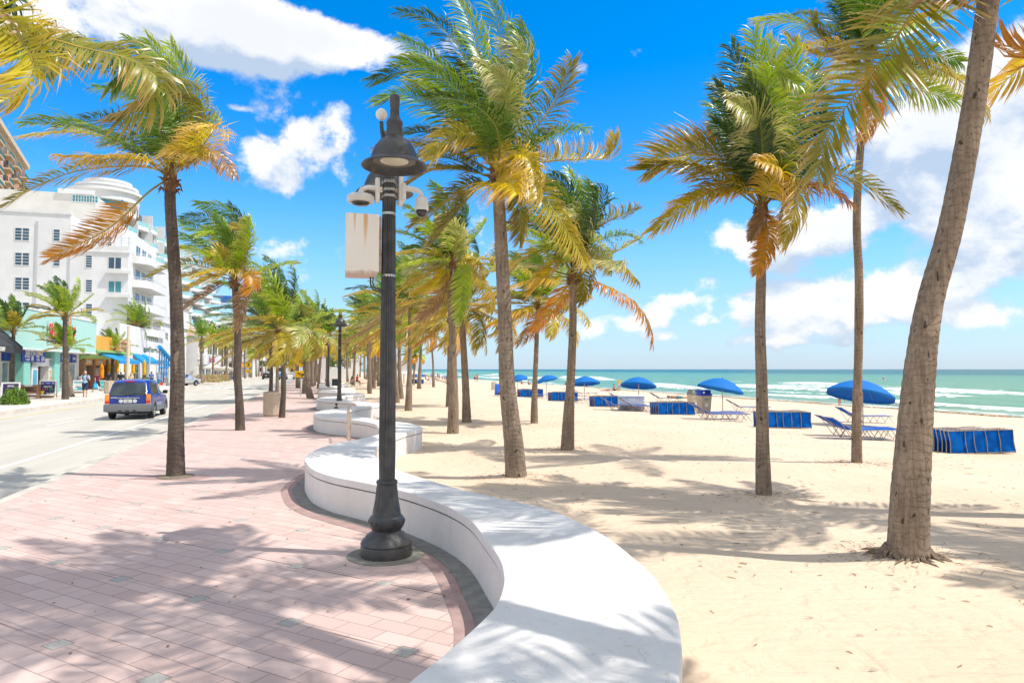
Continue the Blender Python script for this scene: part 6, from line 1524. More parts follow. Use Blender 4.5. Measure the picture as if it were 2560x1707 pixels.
def person(lab, loc, rz, hgt=1.72, skin='light', shirt=None, sleeve=.6, shorts=None, leglen=.5, skirt=False, hair=(.10, .06, .03), hairlen=0, hat=None, pose='stand', arms=None, legs=None, bag=None, lean=0.0, shoes=(.05, .05, .05), female=False, vox=None, extra=None, grp=None):
    """local frame: +y is where the person faces"""
    r = tag(empty('person', loc, rz), lab, 'person', grp); k = hgt / 1.75; r.scale = (k, k, k)
    sk = SKIN[skin]
    if pose == 'stand': pz = .93
    elif pose == 'sit': pz = .13
    elif pose == 'bench': pz = .56
    elif pose == 'bend': pz = .90
    else: pz = .12
    up = Vector((0, math.sin(lean), math.cos(lean)))
    if pose == 'lie': up = Vector((0, 1, .08)).normalized()
    P = Vector((0, 0, pz)); fw = Vector((0, math.cos(lean), -math.sin(lean))) if pose != 'lie' else Vector((0, -.08, 1))
    X = Vector((1, 0, 0)); sw = .165 if female else .19
    chest = P + up * .38; neck = P + up * .54; head = P + up * .695 + fw * .02
    J = {'sh': [neck - up * .06 + X * s * sw for s in (-1, 1)], 'hip': [P - up * .03 + X * s * .095 for s in (-1, 1)]}
    arms = arms or [(.1, .12, .15), (.1, .12, .15)]; AR = []
    for i, (fa, ab, eb) in enumerate(arms):
        s = (-1, 1)[i]; d = (-up * math.cos(fa) * math.cos(ab) + fw * math.sin(fa) + X * s * math.sin(ab)).normalized()
        e = J['sh'][i] + d * .29; d2 = (-up * math.cos(fa + eb) + fw * math.sin(fa + eb) + X * s * math.sin(ab) * (.5 if eb < .8 else -.6)).normalized(); w = e + d2 * .25; AR.append((J['sh'][i], e, w, d2))
    LG = []
    if legs is None: legs = {'stand': [(.12, .1), (-.12, .05)], 'bench': [(1.5, 1.5), (1.35, 1.2)], 'sit': [(1.5, .25), (1.9, 1.3)], 'bend': [(.35, .35), (-.1, .05)], 'lie': [(0, 0), (.1, .1)]}[pose]
    G_ = Vector((0, 0, -1)) if pose != 'lie' else -up; FW = Vector((0, 1, 0)) if pose != 'lie' else fw
    for i, (th, kn) in enumerate(legs):
        s = (-1, 1)[i]; d = (G_ * math.cos(th) + FW * math.sin(th) + X * s * .04).normalized(); kp = J['hip'][i] + d * .43; d2 = (G_ * math.cos(th - kn) + FW * math.sin(th - kn)).normalized(); an = kp + d2 * .41; LG.append((J['hip'][i], kp, an, d2))
    def remesh(o, v):
        m_ = o.modifiers.new('remesh', 'REMESH'); m_.mode = 'VOXEL'; m_.voxel_size = v; m_.use_smooth_shade = True
        s_ = o.modifiers.new('smooth', 'SMOOTH'); s_.factor = .5; s_.iterations = 2
    v = vox or .022
    mb = MB()
    caps(mb, P, P + up * .16, .125, .11); caps(mb, P + X * -.06, P + X * .06, .115, .115); caps(mb, P + up * .16, chest, .11, .12); caps(mb, chest - X * .06, chest + X * .06, .115, .115)
    caps(mb, J['sh'][0] + X * .03, J['sh'][1] - X * .03, .06, .06); caps(mb, neck - up * .04, head - up * .06, .055, .05)
    caps(mb, head - up * .035, head + up * .035, .082, .092); caps(mb, head - up * .07 + fw * .03, head - up * .05 + fw * .05, .05, .045); caps(mb, head + fw * .085, head - up * .02 + fw * .105, .014, .018)
    for s in (-1, 1): caps(mb, head + X * s * .09, head + X * s * .095 - up * .03, .016, .014)
    if female:
        for s in (-1, 1): caps(mb, chest + X * s * .07 + fw * .07, chest + X * s * .07 + fw * .09, .06, .05)
    for (a, b, c, d) in AR:
        caps(mb, a, b, .052, .042); caps(mb, b, c, .04, .028); h = c + d * .04; caps(mb, c, h + d * .03, .026, .03)
        sd = X
        for q, l in ((-.024, .055), (-.008, .068), (.008, .064), (.024, .05)): caps(mb, h + sd * q + d * .04, h + sd * q * 1.1 + d * (.04 + l) + fw * .012, .010, .008, 6)
        caps(mb, h + fw * .02, h + fw * .045 + d * .035, .011, .009, 6)
    for (a, b, c, d) in LG:
        caps(mb, a, b, .085, .055); caps(mb, b, b.lerp(c, .35), .053, .056); caps(mb, b.lerp(c, .35), c, .056, .036)
        f0 = c + d * .045; t = (FW if pose != 'lie' else fw); caps(mb, f0 - t * .03, f0 + t * .13, .036, .028)
    body = mb.build('body', sk, r, smooth=2); remesh(body, v)
    if shirt:
        mb = MB(); caps(mb, P + up * .05, P + up * .16, .145, .13); caps(mb, P + up * .05 - X * .05, P + up * .05 + X * .05, .13, .13); caps(mb, P + up * .16, chest, .13, .137); caps(mb, chest - X * .07, chest + X * .07, .128, .128); caps(mb, J['sh'][0] + X * .02, J['sh'][1] - X * .02, .072, .072)
        for (a, b, c, d) in AR: caps(mb, a, a.lerp(b, sleeve), .07, .066)
        o = mb.build('shirt', cmat(*shirt), r, smooth=2); remesh(o, v)
    if shorts:
        mb = MB(); caps(mb, P - X * .06, P + X * .06, .132, .132); caps(mb, P + up * .04, P + up * .1, .128, .122)
        if skirt: caps(mb, P - up * .05, P - Vector((0, 0, .36)), .15, .19, 14)
        for (a, b, c, d) in LG:
            q = a.lerp(b, min(1, leglen * 2)); caps(mb, a, q, .10, .085)
            if leglen > .5: caps(mb, b, b.lerp(c, (leglen - .5) * 2), .075, .06)
        o = mb.build('shorts' if leglen <= .6 else 'trousers', cmat(*shorts), r, smooth=2); remesh(o, v)
    if shoes:
        for (a, b, c, d) in LG:
            mb = MB(); f0 = c + d * .05; t = FW; caps(mb, f0 - t * .03, f0 + t * .14, .043, .036); mb.build('shoe', pmat('shoe_%d' % int(shoes[0] * 100), shoes, rough=.6), r, smooth=2)
    hm = pmat('hair_%d_%d' % (int(hair[0] * 100), int(hair[2] * 100)), hair, [q * .7 for q in hair], scale=40, rough=.6)
    mb = MB(); caps(mb, head + up * .02 - fw * .015, head + up * .055 - fw * .01, .098, .088); caps(mb, head - fw * .035 + up * .02, head - fw * .04 - up * .03, .085, .075)
    if hairlen: caps(mb, head - fw * .06, head - fw * .085 - up * (.1 + hairlen), .075, .05); caps(mb, head - fw * .04 - X * .05, head - fw * .07 - up * (.05 + hairlen * .8) - X * .05, .05, .04); caps(mb, head - fw * .04 + X * .05, head - fw * .07 - up * (.05 + hairlen * .8) + X * .05, .05, .04)
    o = mb.build('hair', hm, r, smooth=2); remesh(o, v)
    if hat:
        mb = MB(); T_ = Matrix.Translation(head + up * .06) @ (Vector((0, 0, 1)).rotation_difference(up)).to_matrix().to_4x4()
        mb.lathe([(.17, -.01), (.175, 0), (.115, .012), (.11, .07), (.08, .10), (.01, .105)], 20, M=T_); mb.build('hat', cmat(*hat), r, smooth=True)
    if bag == 'backpack':
        mb = MB(); mb.cbox(0, -.19, pz + .33, .28, .15, .38, None, .05); o = mb.build('backpack', cmat('navy', (.02, .03, .09)), r, smooth=True)
        for s in (-1, 1): mb = MB(); mb.tube([Vector((s * .11, -.12, pz + .5)), Vector((s * .115, .02, pz + .57)), Vector((s * .12, .135, pz + .47)), Vector((s * .13, .12, pz + .25)), Vector((s * .14, -.05, pz + .2))], .022, 6); mb.build('strap', cmat('navy', (.02, .03, .09)), o)
    return r
def hold(name, lab, cat, who, off, size, mat):
    """a bag held in a hand: a thing of its own"""
    M_ = Matrix.Translation(who.location) @ Matrix.Rotation(who.rotation_euler.z, 4, 'Z'); q = M_ @ (Vector(off) * who.scale[0])
    r = tag(empty(name, q, who.rotation_euler.z), lab, cat); w, d, h = size
    mb = MB(); mb.add([(-w / 2, -d / 2, -h), (w / 2, -d / 2, -h), (w / 2, d / 2, -h), (-w / 2, d / 2, -h), (-w * .42, -d * .2, 0), (w * .42, -d * .2, 0), (w * .42, d * .2, 0), (-w * .42, d * .2, 0)], [(0, 1, 2, 3), (4, 5, 6, 7), (0, 1, 5, 4), (1, 2, 6, 5), (2, 3, 7, 6), (3, 0, 4, 7)]); mb.build('bag_body', mat, r)
    mb = MB(); mb.tube([(-w * .25, 0, 0), (-w * .15, 0, .13), (w * .15, 0, .13), (w * .25, 0, 0)], .012, 5); mb.build('bag_handle', mat, r)
    return r
FZ = .06
BACK = TH                      # facing up the street
p1 = person('white-haired man walking towards us in a light blue shirt and navy shorts with backpack straps', G(212, 992, FZ), math.pi + TH + .1, 1.86, 'light', ('lightblue', (.42, .55, .72)), .55, ('navy', (.035, .05, .13)), .45, hair=(.66, .62, .56), arms=[(.35, .35, 1.75), (.35, .35, 1.75)], legs=[(.18, .1), (-.2, .15)], bag='backpack', shoes=(.30, .14, .08), vox=.02)
p2 = person('man in a maroon shirt and dark shorts striding away carrying bags past the bar', G(242, 981, FZ), TH + .9, 1.78, 'light', ('maroon', (.16, .015, .05)), .5, ('darkshort', (.02, .025, .05)), .45, hair=(.20, .15, .12), legs=[(.5, .15), (-.45, .25)], arms=[(-.3, .15, .1), (.35, .15, .1)], shoes=(.45, .45, .48))
hold('shopping_bag', 'bright blue plastic shopping bag in the hand of the man in maroon', 'bag', p2, (-.26, -.16, .78), (.34, .18, .42), cmat('aqua', (.05, .42, .70)))
hold('shopping_bag', 'white paper bag in the right hand of the man in maroon', 'bag', p2, (.28, .28, .80), (.36, .16, .42), cmat('white', (.75, .74, .72)))
person('man in a black shirt and white hat walking away above the blue car roof', G(301, 977, FZ), TH, 1.80, 'light', ('black', (.02, .02, .022)), .6, ('tanshort', (.35, .28, .2)), .5, hat=('white', (.75, .74, .72)), arms=[(.3, .2, .5), (.2, .2, .3)])
person('long-haired blonde woman beside the man in the white hat', G(327, 978, FZ), TH, 1.68, 'light', ('cream', (.70, .55, .38)), .3, ('cream', (.70, .55, .38)), .35, hair=(.62, .36, .12), hairlen=.34, female=True, arms=[(.4, .3, .9), (.1, .2, .2)])
person('man in a dark grey shirt half behind the leaning street palm', G(270, 975, FZ), TH - .4, 1.80, 'tan', ('charcoal', (.03, .035, .06)), .6, ('darkshort', (.02, .025, .05)), .5)
person('man in a blue shirt and straw hat with a bag strap across his back', G(378, 968, FZ), TH, 1.75, 'light', ('denim', (.13, .22, .50)), .6, ('darkshort', (.02, .025, .05)), .5, hat=('straw', (.60, .38, .14)), legs=[(.2, .1), (-.15, .1)])
p6 = person('woman in a light blue top and teal skirt walking away up the far pavement', G(397, 967, FZ), TH, 1.62, 'light', ('paleblue', (.28, .45, .68)), .5, ('teal', (.02, .25, .42)), .4, skirt=True, hair=(.62, .42, .18), female=True, legs=[(.1, .05), (-.1, .05)])
hold('tote_bag', 'red tote bag held by the woman in light blue', 'bag', p6, (.30, 0, .62), (.3, .16, .38), cmat('red', (.65, .06, .05)))
person('girl in a yellow dress walking far down the promenade', G(806, 950), TH, 1.6, 'tan', ('yellow', (.75, .50, .05)), .3, ('orange', (.72, .30, .08)), .35, hair=(.3, .15, .05), hairlen=.2, female=True)
person('walker in navy beside the girl in yellow far down the promenade', G(811, 951), TH, 1.78, 'tan', ('navy', (.035, .05, .13)), .6, ('navy', (.035, .05, .13)), .5, legs=[(.25, .1), (-.25, .2)])
person('seated girl with long dark hair on the far white wall', G(879, 960, .5), TH - .4, 1.5, 'tan', ('pinkish', (.60, .35, .32)), .2, ('tealshort', (.03, .22, .25)), .5, hair=(.015, .012, .012), hairlen=.35, pose='sit', female=True, lean=.15)
person('man in a bright orange shirt sitting sideways on the far white wall', G(892, 963, .0), TH - 1.1, 1.8, 'tan', ('hotorange', (.85, .10, .02)), .5, ('darkshort', (.02, .025, .05)), .4, hair=(.25, .14, .08), pose='bench', lean=.12)
for (x, y, l, c, hc) in ((834, 948, 'woman in a white vest standing by the third lamp', (.7, .62, .55), (.2, .1, .06)), (840, 948, 'dark-haired person in grey beside the woman in the white vest', (.15, .15, .17), (.01, .01, .01))):
    person(l, G(x, y), TH + 2.6, 1.7, 'tan', ('c%d' % x, c), .3, ('darkshort', (.02, .025, .05)), .5, hair=hc, hairlen=.15, female=True, vox=.03)
person('waiter in a white shirt and black apron by the chalkboards', G(556, 951, FZ), TH + 2.4, 1.8, 'light', ('whiteshirt', (.75, .75, .74)), .7, ('black', (.02, .02, .022)), 1.0, vox=.03)
person('pedestrian in a white top and dark shorts crossing by the crocs shop', G(653, 941, -.14), TH + 1.2, 1.75, 'tan', ('whiteshirt', (.75, .75, .74)), .5, ('navy', (.035, .05, .13)), .45, vox=.03, legs=[(.3, .1), (-.3, .2)])
for i, (x, y, c, l) in enumerate(((470, 946, (.5, .1, .08), 'diner in red under the beige canopy'), (487, 947, (.65, .55, .45), 'diner in cream under the beige canopy'), (502, 948, (.05, .30, .55), 'diner in blue at the edge of the beige canopy'), (541, 945, (.75, .08, .05), 'diner in bright red beside the flower hedge'))):
    person(l, G(x, y, FZ), TH + i, 1.7, 'tan', ('diner%d' % i, c), .5, ('black', (.02, .02, .022)), 1.0, pose='bench', vox=.035)
# beach people
person('woman in yellow top and white shorts standing by the surf, back to us', GS(1548, 976), -.25, 1.68, 'tan', ('yellowtop', (.85, .58, .03)), 0.0, ('whiteshort', (.75, .70, .66)), .2, hair=(.66, .42, .15), hairlen=.12, female=True, arms=[(.5, .2, 1.8), (.1, .15, .2)], legs=[(.05, .05), (-.05, .02)], shoes=None)
person('dark-haired sunbather sitting with legs stretched out near the standing woman', GS(1535, 977), -1.6, 1.7, 'tan', None, 0, ('black', (.02, .02, .022)), .2, hair=(.03, .02, .015), pose='sit', female=True, shoes=None, arms=[(-.5, .1, 0), (.9, .1, .2)], legs=[(1.55, .05), (2.0, 1.2)])
person('sunbather lying low on a blue towel beside the seated pair', GS(1518, 977), -1.6, 1.6, 'tan', None, 0, ('pink', (.65, .20, .22)), .2, pose='lie', shoes=None, female=True)
mb = MB(); q = GS(1516, 979); mb.prism([(q.x - 1.2, q.y - .5), (q.x + .8, q.y - .6), (q.x + .9, q.y + .4), (q.x - 1.1, q.y + .5)], q.z, q.z + .025, 'z'); tag(mb.build('beach_towel', cmat('royal', (.02, .12, .50))), 'blue towel under the sunbathers by the surf', 'towel')
bk = GS(1663, 1012)
person('man bending right over at the water edge in a white patterned shirt', GS(2099, 1013), -.9, 1.75, 'tan', ('patterned', (.62, .58, .58)), .5, None, .1, hair=(.2, .12, .08), pose='bend', lean=1.45, arms=[(1.3, .1, .2), (1.3, .1, .1)], shoes=None)
person('bather wading in red shorts at the left end of the surf', GS(1193, 955), -.3, 1.72, 'tan', None, 0, ('red', (.65, .06, .05)), .3, hair=(.1, .05, .03), shoes=None, vox=.03)
person('bather in dark trunks beside the one in red shorts', GS(1187, 954), .2, 1.68, 'light', None, 0, ('black', (.02, .02, .022)), .3, hair=(.1, .05, .03), shoes=None, vox=.03)
person('person in a pale shirt walking behind the large centre palm trunk', GS(1257, 958), 1.0, 1.75, 'tan', ('palecyan', (.45, .58, .62)), .5, ('redshort', (.55, .1, .08)), .4, vox=.03, legs=[(.25, .1), (-.25, .2)])
for (x, y, l) in ((1304, 960, 'small dark-haired sunbather propped up left of the second parasol'), (1321, 961, 'sunbather sitting upright facing the sea left of the second parasol'), (1414, 963, 'sunbather leaning forward by the white board'), (1466, 967, 'person sitting behind the blue chair under the middle parasol')):
    person(l, GS(x, y), -.6 - (x % 3), 1.7, 'tan', None if x != 1466 else ('pink', (.65, .20, .22)), .4, ('black', (.02, .02, .022)), .25, hair=(.05, .03, .02), pose='sit', shoes=None, vox=.03)
rr = random.Random(5)
for i, x in enumerate((1072, 1079, 1084, 1090, 1094, 1098, 1064, 1106, 1111, 1052)):
    person('member of the crowd of bathers at the far left of the surf', GS(x, 948 + rr.randint(-1, 3)), rr.uniform(0, 6), rr.uniform(1.55, 1.8), rr.choice(['tan', 'light', 'brown']), None, 0, ('bather%d' % (i % 3), rr.choice([(.02, .02, .03), (.5, .05, .05), (.05, .1, .4)])), .25, hair=(.04, .03, .02), pose=rr.choice(['stand', 'sit', 'sit']), shoes=None, vox=.045, grp='bathers crowding the far surf')

# ---------------------------------------------------------------- beach furniture
m, t_, o_ = nt('blue_sling'); p = N(t_, 'ShaderNodeBsdfPrincipled'); p.inputs['Roughness'].default_value = .9; p.inputs['Specular IOR Level'].default_value = .1
tc = N(t_, 'ShaderNodeTexCoord'); t_.links.new(mixc(t_, mrange(t_, noise(t_, mapping(t_, tc.outputs['Object'], .6, (1, 1, 1)), 3.2, 2, .5, .3), .42, .56), (.002, .10, .42), (.004, .17, .62)), p.inputs['Base Color'])
tr = N(t_, 'ShaderNodeBsdfTranslucent'); tr.inputs[0].default_value = (.01, .30, .85, 1); ms = N(t_, 'ShaderNodeMixShader'); ms.inputs[0].default_value = .3; L(t_, p, 0, ms, 1); L(t_, tr, 0, ms, 2); L(t_, ms, 0, o_, 0); SLING = m
m, t_, o_ = nt('blue_parasol_cloth'); p = N(t_, 'ShaderNodeBsdfPrincipled'); p.inputs['Roughness'].default_value = .75; p.inputs['Base Color'].default_value = (.0, .19, .60, 1)
tr = N(t_, 'ShaderNodeBsdfTranslucent'); tr.inputs[0].default_value = (.005, .22, .75, 1); ms = N(t_, 'ShaderNodeMixShader'); ms.inputs[0].default_value = .25; L(t_, p, 0, ms, 1); L(t_, tr, 0, ms, 2); L(t_, ms, 0, o_, 0); CLOTH = m
ALU = pmat('bronze_aluminium', (.30, .25, .21), (.42, .36, .30), scale=8, rough=.4, metal=.5)
def lounger_open(lab, rear=True):
    r = tag(empty('beach_lounger', (0, 0, 0)), lab, 'sun lounger', 'open blue sun loungers on the beach')
    mb = MB(); A = .52; bx = -.55; w = .33
    for s in (-1, 1):
        mb.tube([(1.25, s * w, .31), (bx, s * w, .31)], .014, 6); mb.tube([(bx + .1, s * (w - .03), .31), (bx - .62, s * (w - .03), .72)], .014, 6)
        for x in (1.05, .35, -.35):
            mb.tube([(x - .02, s * w, .31), (x + .20, s * w, .012), (x - .15 + .4, s * w, .012)], .012, 5)
            mb.tube([(x - .02, s * w, .31), (x - .22, s * w, .012)], .012, 5)
        mb.tube([(bx - .35, s * w, .55), (bx - .05, s * w, .12), (bx + .1, s * w, .012)], .012, 5)
    for x in (1.25, .35, -.35): mb.tube([(x, -w, .31), (x, w, .31)], .013, 5)
    mb.tube([(bx - .62, -w + .03, .72), (bx - .62, w - .03, .72)], .013, 5)
    mb.build('frame', ALU, r)
    mb = MB()
    for i in range(1): mb.box(bx + .12, 1.22, -w + .02, w - .02, .305, .322)
    mb.build('seat_sling', SLING, r)
    mb = MB(); n = Vector((.55, 0, .83)).normalized() * .008; a = Vector((bx + .1, 0, .325)); b = Vector((bx - .60, 0, .725))
    vs = []
    for q in (a, b):
        for s in (-1, 1): vs += [q + Vector((0, s * (w - .05), 0)) + n, q + Vector((0, s * (w - .05), 0)) - n]
    mb.add(vs, [(0, 2, 6, 4), (1, 3, 7, 5), (0, 1, 5, 4), (2, 3, 7, 6), (0, 1, 3, 2), (4, 5, 7, 6)]); mb.build('back_sling', SLING, r)
    return r
proto = lounger_open('x'); first = True
LO = [((1800, 1052), 'front lounger of the pair under the large nearer parasol'), ((1788, 1047), 'rear lounger of the pair under the large nearer parasol'), ((1868, 1030), 'lone lounger behind the big sand palm trunk'),
      ((1603, 1029), 'lounger in front of the white storage box'), ((1566, 1009), 'lounger partly hidden behind the white storage box'), ((1556, 1026), 'lounger standing against the stacked loungers left of the white box'),
      ((1461, 990), 'rear lounger under the middle parasol'), ((1461, 1008), 'front lounger under the middle parasol'), ((1361, 996), 'lounger between the second parasol and its stack'),
      ((2157, 1056), 'lounger behind the thin palm, farthest of three'), ((2155, 1098), 'front lounger of the pair behind the thin palm'), ((2135, 1092), 'middle lounger of the three behind the thin palm'),
      ((1100, 955), 'far lounger by the blue-lidded bin'), ((1085, 953), 'second far lounger left of the blue-lidded bin'), ((1058, 960), 'far lounger right of the distant stack'), ((1296, 991), 'lounger half behind the big centre palm trunk'), ((1663, 1005), 'lounger behind the centre stack where a man lies')]
for i, ((x, y), lab) in enumerate(LO):
    q = GS(x, y); lab = 'open blue ' + lab
    rz = .02 + .1 * math.sin(i * 2.1)
    if i == 0: proto.location = q; proto.rotation_euler = (0, 0, rz); proto['label'] = lab
    else: clone(proto, q, rz, lab)
q = GS(1663, 1005); person('man in teal shorts lying face up on a lounger behind a stack of blue loungers', q + Vector((.95, 0, .25)), math.pi / 2 + .03, 1.75, 'tan', None, 0, ('tealshort2', (.02, .25, .33)), .35, hair=(.35, .2, .1), pose='lie', shoes=None)
# folded loungers stacked on their long edges
def lounger_folded():
    r = tag(empty('folded_lounger', (0, 0, 0)), 'x', 'sun lounger', 'folded blue loungers stacked on their sides')
    mb = MB()
    for z in (.03, .63): mb.tube([(-.93, 0, z), (.93, 0, z)], .015, 6)
    for x in (-.93, -.45, -.2, .12, .5, .93): mb.tube([(x, -.015, .03), (x - .01 + .03 * math.sin(x * 5), -.035, .33), (x, -.015, .63)], .012, 5)
    for x in (-.6, .2): mb.tube([(x, -.03, .66), (x + .5, -.03, .675)], .012, 5); mb.tube([(x, -.03, .66), (x, 0, .63)], .01, 4); mb.tube([(x + .5, -.03, .675), (x + .5, 0, .63)], .01, 4)
    mb.build('frame', ALU, r)
    mb = MB(); mb.box(-.92, .92, -.006, .006, .05, .615); mb.build('sling', SLING, r)
    return r
fp = lounger_folded(); first = True
STK = [((1692, 1038), 'in front of the recycling bins', 6), ((1972, 1071), 'right of big sand palm', 6), ((2458, 1135), 'alone at far right', 7), ((1524, 1017), 'left of the white storage box', 5), ((1412, 1003), 'left of the middle parasol', 5), ((1330, 993), 'left of the second parasol', 5), ((1044, 959), 'far off by the lifeguard tower', 3)]
for j, ((x, y), lab, n) in enumerate(STK):
    q = GS(x, y); a = .10 + .05 * math.sin(j * 3)
    for i in range(n):
        off = Vector((-.055 * i, .10 * i, 0)); loc = q + Matrix.Rotation(a, 3, 'Z') @ off
        l = 'folded blue lounger, %s in stack %s' % (('front one' if i == 0 else ('rearmost' if i == n - 1 else ['', 'second', 'third', 'fourth', 'fifth', 'sixth'][i] + ' from the front')), lab)
        if first: fp.location = loc; fp.rotation_euler = (-.12, 0, a); fp['label'] = l; first = False; o = fp
        else:
            o = clone(fp, loc, None, l); o.rotation_euler = (-.12 + .02 * (i % 3), .02 * math.sin(j * 2 + i), a + .012 * i)
            o.scale = (1, 1, 1)
# parasols
def parasol(lab, base, dia, h=2.05, tilt=(0, 0), seed=0):
    r = tag(empty('beach_parasol', base, seed * .7), lab, 'parasol', 'blue parasols planted in the sand')
    top = Vector((0, 0, h)); T_ = Matrix.Translation(top) @ Matrix.Rotation(tilt[0], 4, 'X') @ Matrix.Rotation(tilt[1], 4, 'Y'); R_ = dia / 2; n = 8; K = 6; rows = 7
    mb = MB(); V = []
    for a in range(rows + 1):
        u = a / rows
        for i in range(n * K):
            w = 2 * math.pi * i / (n * K); f = (i % K) / K; sag = math.sin(f * math.pi)
            rad = R_ * u * (1 - .045 * sag * u); z = -.44 * R_ * u ** 1.9 + .03 * sag * u * u * .4
            V.append(T_ @ Vector((rad * math.cos(w), rad * math.sin(w), z)))
    for i in range(n * K):      # valance
        w = 2 * math.pi * i / (n * K); f = (i % K) / K; sag = math.sin(f * math.pi); rad = R_ * (1 - .045 * sag) * 1.003
        V.append(T_ @ Vector((rad * math.cos(w), rad * math.sin(w), -.44 * R_ + .012 * sag - .10 - .04 * sag)))
    m_ = n * K; mb.add(V, [(a * m_ + i, a * m_ + (i + 1) % m_, (a + 1) * m_ + (i + 1) % m_, (a + 1) * m_ + i) for a in range(rows + 1) for i in range(m_)])
    c = mb.build('canopy', CLOTH, r, smooth=True)
    so_ = c.modifiers.new('thickness', 'SOLIDIFY'); so_.thickness = .006
    mb = MB(); mb.tube([(0, 0, -.2), (0, 0, h * .5), top], [.024, .022, .018], 8); mb.lathe([(.035, h * .42), (.035, h * .47)], 8); mb.build('pole', pmat('parasol_pole', (.50, .36, .26), (.60, .50, .42), scale=4, rough=.5), r)
    mb = MB()
    for i in range(n):
        w = 2 * math.pi * i / n; mb.tube([top + Vector((0, 0, -.03)), T_ @ Vector((R_ * .5 * math.cos(w), R_ * .5 * math.sin(w), -.155 * R_)), T_ @ Vector((R_ * .98 * math.cos(w), R_ * .98 * math.sin(w), -.44 * R_))], .006, 4)
    mb.build('rib_cage', ALU, r)
    mb = MB(); mb.lathe([(.02, 0), (.025, .03), (.01, .06)], 8, M=T_); mb.build('finial', CLOTH, r)
for i, ((x, y), wpx, ty, lab) in enumerate((((1807, 1034), 112, 946, 'tilted blue parasol above the pair of loungers, right of centre'), ((2158, 1064), 155, 952, 'largest blue parasol, behind the thin tall palm'), ((1597, 1012), 86, 943, 'blue parasol between the white box and the standing woman'),
        ((1461, 1001), 74, 941, 'blue parasol just right of the slim centre palm'), ((1366, 991), 53, 938, 'blue parasol between the two centre palm trunks'), ((1294, 980), 46, 937, 'blue parasol half behind the big centre trunk'), ((1051, 958), 31, 932, 'right one of the overlapping far blue parasols'),
        ((1038, 956), 28, 930, 'left one of the overlapping far blue parasols'), ((946, 950), 24, 930, 'far blue parasol seen just left of the lamp post'), ((927, 949), 20, 934, 'small far blue parasol among the promenade trunks'))):
    q = GS(x, y); dia = wpx * q.y / F * 1.03; top = AT(x, ty, q.y).z - q.z
    parasol(lab, q, dia, top, (.05 * math.sin(i), .19 + .06 * math.sin(i * 1.7)), i)
# storage box, bins, drums
q = GS(1580, 1026); r = tag(empty('storage_box', q, -.05), 'white beach storage box with a sloped grey-white lid between the loungers', 'storage box')
mb = MB(); mb.cbox(0, .4, .36, 1.35, .8, .72, None, .03); mb.build('body', WPL, r, smooth=True); mb = MB(); mb.cbox(0, .4, .76, 1.42, .88, .08, None, .03); mb.build('lid', WPL, r, smooth=True)
def rec_bin(lab, q, lid, bodyc, rz=0.3):
    r = tag(empty('recycling_bin', q, rz), lab, 'bin'); mb = MB(); mb.add([Vector(v) for v in ((-.24, -.26, 0), (.24, -.26, 0), (.24, .26, 0), (-.24, .26, 0), (-.31, -.31, .92), (.31, -.31, .92), (.31, .31, .92), (-.31, .31, .92))], [(0, 3, 2, 1), (4, 5, 6, 7), (0, 1, 5, 4), (1, 2, 6, 5), (2, 3, 7, 6), (3, 0, 4, 7)]); b = mb.build('body', bodyc, r)
    mb = MB(); mb.cbox(0, 0, .98, .66, .66, .10, None, .03)
    for s in (-1, 1): mb.cbox(s * .24, 0, 1.12, .12, .5, .22, None, .04)
    mb.cbox(0, .1, 1.18, .5, .3, .08, None, .03); mb.build('lid', lid, r, smooth=True)
    mb = MB(); mb.box(-.14, .14, -.305, -.29, .66, .78); mb.build('label_panel', pmat('green_label', (.15, .25, .15), (.4, .45, .35), scale=20, rough=.5), r); mb = MB(); mb.lathe([(.11, 0), (.11, .012)], 20, M=Matrix.Translation((0, -.285, .42)) @ Matrix.Rotation(math.pi / 2, 4, 'X')); mb.build('round_label', WPL, r)
SANDY = pmat('sand_plastic', (.58, .48, .36), (.52, .43, .32), rough=.6)
rec_bin('beige recycling bin with a bright blue lid next to the stack of loungers', GS(1760, 1031), pmat('blue_lid', (.01, .06, .58), rough=.35), SANDY, .25)
rec_bin('beige bin with a grey lid left of the blue-lidded one', GS(1736, 1026), pmat('grey_lid', (.28, .28, .26), rough=.5), SANDY, .25)
rec_bin('far blue-lidded bin beside the distant loungers', GS(1119, 960), pmat('blue_lid', (.01, .06, .58), rough=.35), SANDY, .2)
def drum(lab, q, h, w): r = tag(empty('drum', q), lab, 'drum'); mb = MB(); mb.lathe([(w, 0), (w * 1.02, .02), (w, .04), (w, h * .5), (w * 1.02, h * .52), (w, h * .54), (w, h - .03), (w * 1.02, h - .01), (w * .96, h)], 20); mb.build('shell', pmat('weathered_drum', (.72, .68, .58), (.50, .46, .40), scale=3, rough=.7, dirt=.3, stretch=(1, 1, .3)), r, smooth=True); mb = MB(); mb.lathe([(w * .9, h - .02), (w * .9, h + .002)], 16); mb.build('lid', GREYP, r)
drum('white and grey litter drum standing on the open sand left of the big trunk', GS(1235, 974), .88, .32)
drum('thin litter drum near the far drum on the sand', GS(1416, 955), .8, .28)
